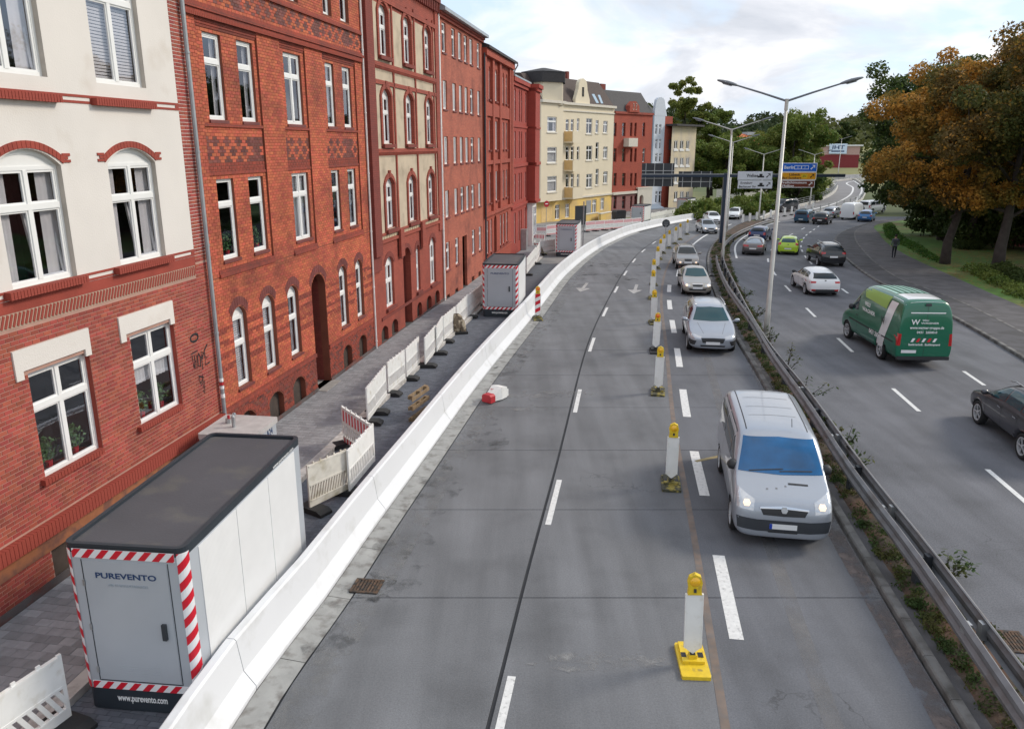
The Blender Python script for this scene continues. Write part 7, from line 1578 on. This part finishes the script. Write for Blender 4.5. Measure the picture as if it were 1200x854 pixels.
for body, x_, z_, s_, w_ in (('WILLI', .35, 1.72, .2, .5), ('WAGNER', .2, 1.48, .2, 1.2), ('0431 26040', -.6, .78, .24, 1.1)): text(body, s_, WINK, sv, TM((x_-.4, 1.012, z_), (-1, 0, 0), (0, 0, 1)), bold=True, width=w_)
# dark car cut by the right edge
p0 = G(1144.5, 496); p1 = G(1195, 531); a = math.atan2(p0[1]-p1[1], p0[0]-p1[0]); d = LB.dir(19); a = math.atan2(d.y, d.x)
pp_ = Vector(p0)+Vector((math.sin(a), -math.cos(a)))*.86-Vector((math.cos(a), math.sin(a)))*1.35
place_car(make_car('suv', 4.4, 1.84, 1.58, DGR, dict(glass=CGT, sideglass=CGT, rails=GREYM, wheel=.34)), (pp_.x, pp_.y), a, 'dark grey car with silver roof rail cut by the right edge of the picture', 'car', aw)
far = [(938, 261.5, FE, 'minivan', 4.5, 1.75, 1.62, TEAL, 'petrol blue minivan at the far bend beside the guard rail', 'car', .0), (960, 263.5, FE, 'suv', 4.4, 1.8, 1.55, BLK, 'black off-roader at the far bend with glowing red lamps', 'car', -.05), (969.5, 256, FE, 'suv', 4.2, 1.7, 1.5, SILV, 'silver car beyond the far black off-roader', 'car', -.05), (991.5, 257.8, FE, 'van', 5.2, 1.9, 2.2, WHT, 'white panel van at the far bend', 'van', -.05), (1012.5, 260.3, FE, 'hatch', 4.2, 1.75, 1.45, BLU, 'bright blue car at the far bend by the trees', 'car', .05), (1011, 250.5, FE, 'minivan', 4.6, 1.8, 1.8, WHT, 'white minivan just beyond the bright blue car', 'van', 0)]
for px, py, f, k, L_, w_, h_, m_, lab, ct, rt in far:
    o_ = dict(glass=CGL)
    if k in ('minivan', 'van'): o_.update(wheel=.33, axles=(.17, .80), rearwin=(1.3, 1.75, .66, .66) if k == 'minivan' else (0, 0, 0, 0), windows=[(.2, .34)] if k == 'van' else [(.215, .37), (.385, .64), (.66, .92)], tail=[(.8, 1.3), (.94, 1.32), (.82, .9), (.95, .9)], gaps=[.375], handles=[.35])
    car_at(px, py, f, 'away', k, L_, w_, h_, m_, lab, ct, aw, rot=rt, **o_)
# parked cars on the lower street and further traffic
PK = [(937, 239, SILV), (944, 237, DGR), (951, 236, WHT), (958, 233, BLK), (966, 230, GRYC)]
for i, (px, py, m_) in enumerate(PK):
    r = ray(px, py); t = (zg(130)-5.0-H)/r[2]; x, y = r[0]*t, r[1]*t
    place_car(make_car('hatch', 4.2, 1.75, 1.45, m_, dict(glass=CGL)), (x, y), 1.9, ['silver parked car on the lower street, leftmost', 'dark grey parked car on the lower street', 'white parked car in the middle of the lower street row', 'black parked car under the bridge parapet', 'grey parked car closest to the bridge pillar'][i], 'car', 'cars parked on the lower street', z=zg(y)-5.3)

# ---------------------------------------------------------------- pedestrian
def person(p, rz):
    e = empty('person', p, rz, 'person in dark trousers and grey jacket walking on the footway by the hedge', 'person')
    J = [(0,0,.95),(0,0,1.15),(0,.01,1.38),(0,.01,1.48),(.02,.01,1.56),(0,.09,.92),(.05,.10,.50),(-.12,.10,.10),(-.02,.10,.04),(0,-.09,.92),(.16,-.09,.52),(.20,-.09,.10),(.32,-.09,.05),(0,.19,1.40),(-.08,.24,1.12),(.06,.24,.90),(.12,.235,.83),(0,-.19,1.40),(.02,-.25,1.12),(.20,-.22,.95),(.27,-.20,.90)]
    R_ = [.13,.13,.15,.06,.05,.09,.065,.045,.04,.09,.065,.045,.04,.06,.045,.032,.03,.06,.045,.032,.03]
    E_ = [(0,1),(1,2),(2,3),(3,4),(0,5),(5,6),(6,7),(7,8),(0,9),(9,10),(10,11),(11,12),(2,13),(13,14),(14,15),(15,16),(2,17),(17,18),(18,19),(19,20)]
    me = bpy.data.meshes.new('body'); me.from_pydata(J, E_, []); o = bpy.data.objects.new('body', me); C.objects.link(o)
    m = o.modifiers.new('k', 'SKIN'); sk = me.skin_vertices[0].data
    for i, r in enumerate(R_): sk[i].radius = (r, r)
    sk[0].use_root = True; s = o.modifiers.new('s', 'SUBSURF'); s.levels = 2
    dg = bpy.context.evaluated_depsgraph_get(); dg.update(); m2 = bpy.data.meshes.new_from_object(o.evaluated_get(dg)); bpy.data.objects.remove(o)
    m2.materials.clear(); 
    for mm in (mat('dark_trousers', (.015, .016, .022), .9), mat('grey_jacket', (.10, .11, .13), .9), mat('skin', (.42, .25, .18), .6)): m2.materials.append(mm)
    for q_ in m2.polygons:
        c = q_.center; q_.material_index = 2 if c.z > 1.46 or (abs(c.y) > .18 and c.z < .93 and c.z > .75) else (1 if c.z > .90 else 0); q_.use_smooth = True
    link('body', m2, e)
    q = MB(); q.lathe([(.01, 1.50), (.055, 1.52), (.078, 1.60), (.085, 1.66), (.07, 1.73), (.01, 1.765)], 14); q.v = [(x*1.15+.03, y, z) for x, y, z in q.v]; q.build('head', bpy.data.materials['skin'], e, smooth=True)
    q = MB(); q.lathe([(.082, 1.60), (.093, 1.66), (.085, 1.73), (.02, 1.79)], 14); q.v = [(x*1.15+.015, y, z) for x, y, z in q.v]; q.build('hair', mat('dark_hair', (.02, .014, .01), .8), e, smooth=True)
    q = MB(); q.prism([(-.16, 1.05), (-.24, 1.1), (-.26, 1.35), (-.14, 1.42)], 'y', -.13, .13); q.build('backpack', DARK, e)
x, y = G(1047, 302.5, .11); person((x, y, zg(y)+.11), math.radians(70))

# ---------------------------------------------------------------- trees and planting
def leafmesh(name, centers, radii, n, size, mats, seed, flat=.75, weights=None, shell=.55):
    r = np.random.RandomState(seed); centers = np.array(centers); radii = np.array(radii); w = radii**2 if weights is None else np.array(weights); w = w/w.sum()
    idx = r.choice(len(centers), n, p=w); d = r.normal(size=(n, 3)); d /= np.linalg.norm(d, axis=1)[:, None]; rad = (shell+(1-shell)*r.rand(n)**.7)*np.where(r.rand(n) < .12, 1.22, 1)
    p = centers[idx]+d*rad[:, None]*radii[idx][:, None]*np.array([1, 1, flat])
    nrm = d*.6+r.normal(size=(n, 3))*.7+np.array([0, 0, .35]); nrm /= np.linalg.norm(nrm, axis=1)[:, None]
    t = np.cross(nrm, r.normal(size=(n, 3))); t /= np.linalg.norm(t, axis=1)[:, None]; b = np.cross(nrm, t); s = size*(.6+.8*r.rand(n))[:, None]
    v = np.stack([p-t*s, p+b*s*.55, p+t*s, p-b*s*.55], 1).reshape(-1, 3); me = bpy.data.meshes.new(name)
    me.vertices.add(4*n); me.vertices.foreach_set('co', v.ravel()); me.loops.add(4*n); me.loops.foreach_set('vertex_index', np.arange(4*n)); me.polygons.add(n); me.polygons.foreach_set('loop_start', np.arange(n)*4); me.polygons.foreach_set('loop_total', np.full(n, 4))
    for m in mats: me.materials.append(m)
    if len(mats) > 1: me.polygons.foreach_set('material_index', (r.rand(n)*1.5*(len(mats)-1)*.98).astype(np.int32).clip(0, len(mats)-1)*(r.rand(n) < .5))
    me.update(); me.validate(); return me
def leaf_mat(name, c1, c2, c3=None, sc=.35):
    m = mat(name, c1, .65, var=.30, vs=2.5, col2=c2, c2s=sc, c2lo=.42, c2hi=.62, detail=4); n, l, b = nodes(m); b.inputs['Specular IOR Level'].default_value = .25
    t = n.new('ShaderNodeBsdfTranslucent'); src = b.inputs['Base Color'].links[0].from_socket; l.new(src, t.inputs[0]); mx = n.new('ShaderNodeMixShader'); mx.inputs[0].default_value = .35; o = n['Material Output']; l.new(b.outputs[0], mx.inputs[1]); l.new(t.outputs[0], mx.inputs[2]); l.new(mx.outputs[0], o.inputs[0]); return m
LG1 = leaf_mat('dark_green_leaves', (.040, .068, .018), (.07, .095, .022)); LG2 = leaf_mat('mid_green_leaves', (.10, .16, .03), (.17, .21, .045)); LOR = leaf_mat('autumn_leaves', (.50, .25, .045), (.22, .17, .04)); LBN = leaf_mat('brown_green_leaves', (.15, .10, .03), (.075, .085, .022)); LYE = leaf_mat('yellow_green_leaves', (.22, .23, .05), (.12, .15, .03)); LHG = leaf_mat('hedge_leaves', (.075, .17, .025), (.04, .10, .02), sc=.8)
def tree(name, x, y, h, r, tr, mats, n, size, seed, label, group='trees', base=.28, lean=0, sparse=0, z=None, cat='tree', limbs=9, wide=1.):
    rn = random.Random(seed); z0 = zg(y) if z is None else z; e = empty(name, (x, y, z0), 0, label, cat, group); m = MB(); hb = h*base
    top = Vector((lean, 0, h*.80)); tp = [Vector((0, 0, -.3)), Vector((rn.uniform(-.1, .1), rn.uniform(-.1, .1), hb*.5)), Vector((lean*.3, rn.uniform(-.1, .1), hb)), Vector((lean*.6+rn.uniform(-.3, .3), rn.uniform(-.3, .3), h*.55)), top]
    m.tube(tp, [tr*1.35, tr, tr*.82, tr*.42, tr*.12], 9); m.build('trunk', BARK, e, smooth=True)
    cs = []; rs_ = []
    m = MB()
    for k in range(limbs):
        t = k/(limbs-1); zz = hb+(h*.62-hb)*t; a = k*2.4+rn.uniform(-.4, .4); reach = r*(.75+.25*math.sin(math.pi*min(1, t+.25)))*rn.uniform(.8, 1.1)*wide
        s0 = Vector((lean*t*.6, 0, zz)); up = (h-zz)*(rn.uniform(.02, .22)+.34*t); e1 = s0+Vector((math.cos(a)*reach, math.sin(a)*reach, up)); mid = s0.lerp(e1, .5)+Vector((0, 0, rn.uniform(0, .5)))
        m.tube([s0, mid, e1], [tr*.38*(1-t*.5), tr*.22, tr*.07], 6)
        for q_ in range(6):
            f = .3+.14*q_; b0 = s0.lerp(e1, f); a2 = a+rn.uniform(-1, 1); e2 = b0+Vector((math.cos(a2), math.sin(a2), rn.uniform(-.1, .9)))*r*rn.uniform(.25, .5); m.tube([b0, e2], [tr*.12, tr*.04], 5)
            cs.append(e2); rs_.append(r*rn.uniform(.12, .24))
        cs.append(e1); rs_.append(r*rn.uniform(.14, .26)); cs.append(mid+Vector((0, 0, .4))); rs_.append(r*rn.uniform(.2, .34))
    for k in range(14): cs.append(Vector((lean+rn.uniform(-.6, .6)*r, rn.uniform(-.6, .6)*r, h*rn.uniform(.72, .96)))); rs_.append(r*rn.uniform(.13, .26))
    m.build('limbs', BARK, e, smooth=True)
    link('crown', leafmesh('crown', [tuple(c) for c in cs], rs_, n, size, mats, seed, shell=.35 if sparse else .5), e)
    return e
tr_ = 'park trees beside the footway'
def Gz(px, py): return G(px, py, .1)
x, y = Gz(1107, 309); tree('chestnut_tree', x, y, 15.2, 4.7, .30, [LOR, LBN], 80000, .105, 11, 'big autumn-orange chestnut with its trunk behind the footway', tr_, base=.22, limbs=15, lean=1.5)
x, y = Gz(1163, 318); tree('chestnut_tree', x+.3, y, 15.5, 5.2, .34, [LBN, LOR], 60000, .11, 12, 'brown-green tree with forked trunk near the right edge', tr_, base=.22, lean=.5, limbs=12)
x, y = Gz(1136, 291); tree('chestnut_tree', x, y, 13.2, 5.8, .36, [LG1, LBN], 36000, .15, 13, 'dark tree with ivy-thick foot between the two front trunks', tr_, base=.25)
tree('lime_tree', 40.2, 74, 16.5, 5.6, .34, [LG1, LG2], 60000, .15, 14, 'tall dark green tree whose branches overhang the far bend', tr_, base=.12, lean=-2.4, limbs=16)
tree('lime_tree', 52, 93, 13, 6.5, .4, [LG1, LG2], 20000, .2, 24, 'green tree at the far end of the footway', tr_, base=.05)
tree('lime_tree', 62, 112, 12, 7, .4, [LG1, LG2], 16000, .24, 25, 'green tree beyond the far end of the footway', tr_, base=.05)
tree('lime_tree', 42, 64, 13, 6.0, .4, [LG1, LBN], 26000, .18, 15, 'dark tree deep in the park behind the orange chestnut', tr_, base=.15)
tree('lime_tree', 44.5, 80, 13, 6, .4, [LG1], 26000, .19, 16, 'dark green tree filling the gap behind the hedge', tr_, base=.06)
tree('lime_tree', 47, 71, 14, 7, .4, [LG1], 22000, .2, 17, 'dark tree at the back of the lawn', tr_, base=.06)
tree('lime_tree', 37.5, 48.5, 15.5, 5.5, .34, [LG1, LBN], 30000, .14, 18, 'tall dark tree rising at the right edge over the forked trunk', tr_, base=.34)
tree('bare_topped_tree', 33.5, 44, 18.5, 3.8, .22, [LBN], 5200, .11, 19, 'thin half-bare tree at the top right corner', tr_, base=.5, sparse=1)
tree('lime_tree', 53, 58, 14, 7, .4, [LG1], 18000, .2, 20, 'dark tree beside the brick house behind the trees', tr_, base=.12)
# ivy mound, dark shrubs closing the view under the crowns
def shrub(name, pts, rr, n, size, m_, seed, label, cat='shrub', group=None, z=.1):
    x0, y0 = pts[0][:2]; e = empty(name, (x0, y0, zg(y0)+z), 0, label, cat, group); cs = [(p[0]-x0, p[1]-y0, (p[2] if len(p) > 2 else rr*.6)) for p in pts]; q = MB()
    for c in cs[::2]: q.tube([(c[0], c[1], -.2), (c[0]+.1, c[1], c[2])], [.05, .02], 5)
    q.build('stem', BARK, e); link('foliage', leafmesh('foliage', cs, [rr]*len(cs), n, size, m_, seed, shell=.6), e); return e
x, y = Gz(1136, 292); shrub('ivy_mound', [(x+a, y+b, .35) for a, b in ((0, 0), (.6, .2), (-.6, .1), (.1, .6))], .7, 2200, .09, [LG1], 31, 'dark ivy mound round the foot of the middle tree')
for i, (xx, yy, lab) in enumerate(((39.5, 66.5, 'dark shrub mass left of the lawn, behind the hedge end'), (42, 66, 'dark shrub mass at the back of the lawn, middle'), (46, 64, 'dark shrub mass at the back of the lawn, right'), (41, 72, 'dark shrub mass deep behind the bend'), (42, 78, 'dark shrub at the footway end under the overhanging tree'), (50, 66, 'dark shrub mass beside the brick house'))):
    shrub('dark_shrub', [(xx+a, yy+b, c) for a, b, c in ((0, 0, 1.4), (1.8, .5, 1.8), (-1.5, .4, 1.5), (.4, 1.3, 3.0), (-1, .8, 3.2), (1.6, 1.1, 3.3), (0, .6, 4.4))], 1.5, 7500, .15, [LG1], 40+i, lab, group='dark shrubs at the back of the park')
hp = [Gz(*p) for p in ((1033, 270), (1037, 279), (1047, 285), (1060, 290), (1073, 298), (1086, 305), (1097, 309))]
def interp_pts(P, step):
    out = []
    for a, b in zip(P[:-1], P[1:]):
        n_ = max(1, int(math.dist(a, b)/step)); out += [(a[0]+(b[0]-a[0])*i/n_, a[1]+(b[1]-a[1])*i/n_) for i in range(n_)]
    return out
hps = interp_pts(hp, .45); e = shrub('clipped_hedge', [(p[0]+.75, p[1], .42) for p in hps], .62, 15000, .075, [LHG, LG2], 51, 'low bright green clipped hedge along the footway', 'hedge')
hp2 = [Gz(*p) for p in ((1128, 318), (1150, 330), (1172, 342), (1215, 368))]; hps = interp_pts(hp2, .4)
shrub('ground_cover_bed', [(p[0]+.8+random.uniform(-.3, .5), p[1], .16) for p in hps], .55, 13000, .07, [LG2, LG1], 52, 'low green ground cover bed along the footway at the right edge', 'shrub')
shrub('ground_cover_bed', [(p[0]+2.2+random.uniform(-.3, .5), p[1]+.2, .30) for p in hps[:14]], .6, 6000, .08, [LG1], 53, 'darker bushy bed behind the ground cover', 'shrub')
# fallen leaves on the lawn
r = np.random.RandomState(5); q = MB(); q.recalc = False
for i in range(2600):
    y = r.uniform(44, 66); x = FPR(y)+r.uniform(.2, 9); z = zg(y)+.11; s = .05+r.rand()*.05; a = r.rand()*6.28; q.add([(x-s*math.cos(a), y-s*math.sin(a), z), (x+s*.5*math.sin(a), y-s*.5*math.cos(a), z+.01), (x+s*math.cos(a), y+s*math.sin(a), z), (x-s*.5*math.sin(a), y+s*.5*math.cos(a), z+.01)], [(0, 1, 2, 3)])
tag(q.build('fallen_leaves', mat('fallen_leaf', (.30, .15, .04), .8, var=.4, vs=9)), 'scattered yellow brown fallen leaves on the park lawn', 'leaves', kind='stuff')
# far green behind the houses and the road
BG = 'trees behind the far bend'
def tpx(px, Y): return (px-600)/F*(Y*cT+(H-zg(Y))*sT)
FT = [(797, 118, 17.5, 4.2, LYE, 'slim airy birch rising behind the cream block'), (832, 118, 15.0, 4.6, LG2, 'thin-topped tree right of the birch'), (815, 108, 10, 5.5, LG2, 'round green tree at the corner of the cream block'), (842, 112, 11, 5.8, LG2, 'green tree behind the gantry post'), (868, 122, 11.5, 6, LG2, 'green tree behind the white direction signs'), (898, 132, 12.5, 6.5, LYE, 'yellowish tree behind the fourth street lamp'), (926, 128, 16.5, 7.2, LG2, 'largest tree of the far group, with a broad lobed crown'), (908, 142, 14, 6.5, LG2, 'green tree left behind the largest far tree'), (949, 140, 11, 5, LYE, 'autumn-tinted tree right behind the blue sign'), (855, 135, 12, 7, LG1, 'dark tree filling the background behind the signs'), (885, 150, 11, 7, LG1, 'dark tree under the orange roof'), (938, 118, 8, 4, LG1, 'dark low tree above the lower street')]
FT = [(797, 150, 21, 4.0, LYE, FT[0][5]), (833, 150, 15.5, 4.2, LG2, FT[1][5]), (829, 140, 10.5, 4.6, LG2, FT[2][5]), (848, 135, 10.5, 5.0, LG2, FT[3][5]), (870, 140, 9.5, 5.4, LG2, FT[4][5]), (902, 145, 12, 5.4, LYE, FT[5][5]), (925, 140, 17.5, 6.2, LG2, FT[6][5]), (912, 158, 14, 6, LG2, FT[7][5]), (937, 150, 11, 4.0, LYE, FT[8][5]), (858, 160, 8.5, 6, LG1, FT[9][5]), (888, 165, 7, 5.5, LG1, FT[10][5]), (934, 135, 8, 3.6, LG1, FT[11][5])]
for i, (px, Y, h_, r_, m_, lab) in enumerate(FT):
    tree('broadleaf_tree', tpx(px, Y), Y, h_, r_, .3, [m_, LYE] if m_ is LG2 else [m_, LG2], 20000 if h_ > 12 else 14000, .22, 60+i, lab, BG, base=.12 if i != 0 else .35, sparse=(i in (0, 1)), z=zg(Y)-(2.5 if px > 905 else 0), limbs=8)
for i, (px, Y, lab) in enumerate(((820, 104, 'bushes above the white wall by the last container'), (838, 106, 'bushes on the grassy bank left of the gantry post'), (862, 110, 'bushes on the grassy bank behind the gantry post'), (885, 114, 'bushes on the grassy bank below the white signs'), (903, 118, 'bushes on the bank left of the nearest lamp mast'))):
    x = tpx(px, Y); shrub('bank_bush', [(x+a, Y+b, c) for a, b, c in ((0, 0, .5), (2, .5, .8), (-2, .3, .6), (1, 1.5, 1.6), (-1, 1.2, 1.3))], 1.3, 3500, .17, [LG2, LYE], 80+i, lab, group='bushes on the bank')
q = MB(); strip(q, lambda y: FB(y)-9, lambda y: FB(y)-.9, 92, 118, 2, .25, nx=6); struct(q.build('grass_bank', mat('dry_grass_bank', (.10, .12, .03), .95, var=.3, vs=1, bump=.8, bs=10, col2=(.24, .15, .09), c2s=.3, c2lo=.5, c2hi=.65)))
# far woods and hills
r = np.random.RandomState(9); cs = []; rr_ = []
for i in range(700):
    x = r.uniform(-420, 560); y = r.uniform(300, 760)
    if -40 < x-y*.39 < 60 and y < 420: continue
    z = hill(x, y)+zg(y); cs.append((x, y, z+3)); rr_.append(r.uniform(5, 9.5))
link_ = link('far_wood', leafmesh('far_wood', cs, rr_, 90000, 1.5, [leaf_mat('far_wood_leaves', (.035, .055, .022), (.10, .11, .03), sc=.012)], 91, shell=.75)); tag(link_, 'distant wooded hill behind the road', 'wood', kind='stuff')
for i, (px, Y, h_, lab) in enumerate(((978, 400, 15, 'dark conifer group left on the distant hill edge'), (987, 400, 19, 'tallest dark conifer beside the far street lamp'), (966, 410, 15, 'dark conifers above the retail hall'), (955, 420, 16, 'dark conifers left above the retail hall'))):
    x = tpx(px, Y); tree('conifer', x, Y, h_, 4.5, .4, [LG1], 6000, .5, 95+i, lab, 'dark conifers on the distant edge', base=.1, z=0)
# median weeds
WEED = leaf_mat('weed_leaves', (.05, .09, .025), (.10, .10, .03), sc=2.); DRY = mat('dead_leaves', (.16, .07, .035), .9, var=.5, vs=12, col2=(.08, .05, .03), c2s=6)
r = np.random.RandomState(21); cs = []; rr_ = []
for i in range(1500):
    y = 5+75*r.rand()**1.5; a, b = FM(y)+.34, FE(y)-.1; t = r.rand(); t = t*.5 if r.rand() < .6 else .6+.4*t; cs.append((a+(b-a)*t, y, zg(y)+.13)); rr_.append(r.uniform(.05, .19))
tag(link('median_weeds', leafmesh('median_weeds', cs, rr_, 90000, .028, [WEED], 22, shell=.2)), 'low weeds growing along the kerb and guard rails of the median', 'weeds', kind='stuff')
cs = []; rr_ = []
for i in range(800): y = 5+40*r.rand()**1.4; a, b = FM(y)+.6, FE(y)-.2; cs.append((a+(b-a)*r.rand(), y, zg(y)+.10)); rr_.append(r.uniform(.1, .3))
tag(link('median_leaf_litter', leafmesh('median_leaf_litter', cs, rr_, 60000, .028, [DRY], 23, shell=.1, flat=.15)), 'brown dead leaves lying on the median soil', 'leaf litter', kind='stuff')
def weed(x, y, h, seed, label, lean=(.3, .1), n=46):
    e = empty('tall_weed', (x, y, zg(y)+.1), 0, label, 'weed', 'tall weeds beside the guard rail'); rn = random.Random(seed); q = MB(); L2 = MB(); L2.recalc = False
    for k in range(3):
        a = Vector((lean[0]*(.3+.5*k)+rn.uniform(-.1, .2), lean[1]+rn.uniform(-.2, .2), h*(1-.22*k))); pts = [Vector((0, 0, 0)), a*.4+Vector((0, 0, .05)), a*.75, a]; q.tube(pts, [.014, .012, .008, .003], 5)
        for j in range(n//3):
            t = rn.uniform(.25, 1); c = a*t+Vector((rn.gauss(0, .09), rn.gauss(0, .09), rn.gauss(0, .04)))*(1.3-t*.6); u = Vector((rn.uniform(-1, 1), rn.uniform(-1, 1), rn.uniform(-.3, .5))).normalized()*rn.uniform(.05, .085); v = u.cross(Vector((0, .3, 1))).normalized()*u.length*.5; L2.add([c-u, c+v, c+u, c-v], [(0, 1, 2, 3)])
    q.build('stem', BARK, e); tag(L2.build('leaves', WEED, e), kind='stuff')
    return e
WL = [((936, 446), 1.25, 'tall leafy weed leaning over the guard rail beside the minivan roof'), ((957, 478), .8, 'weed with one long horizontal shoot behind the guard rail'), ((1010, 545), .9, 'upright weed behind the rail, right of the minivan windscreen'), ((1022, 562), .7, 'bushy weed by the rail, lower than the upright one'), ((984, 520), .6, 'small weed tuft behind the rail at the minivan mirror'), ((1100, 690), .5, 'dry weed tuft near the drain at the right edge'), ((906, 405), .6, 'weed at the foot of the nearest lamp mast'), ((884, 375), .5, 'small weed before the nearest lamp mast'), ((862, 352), .5, 'small weed between the rails left of the mast')]
for i, (p_, h_, lab) in enumerate(WL): x, y = G(*p_); weed(FE(y)-.15, y, h_, 300+i, lab, lean=(.35, .2) if i != 1 else (.9, .3), n=130)
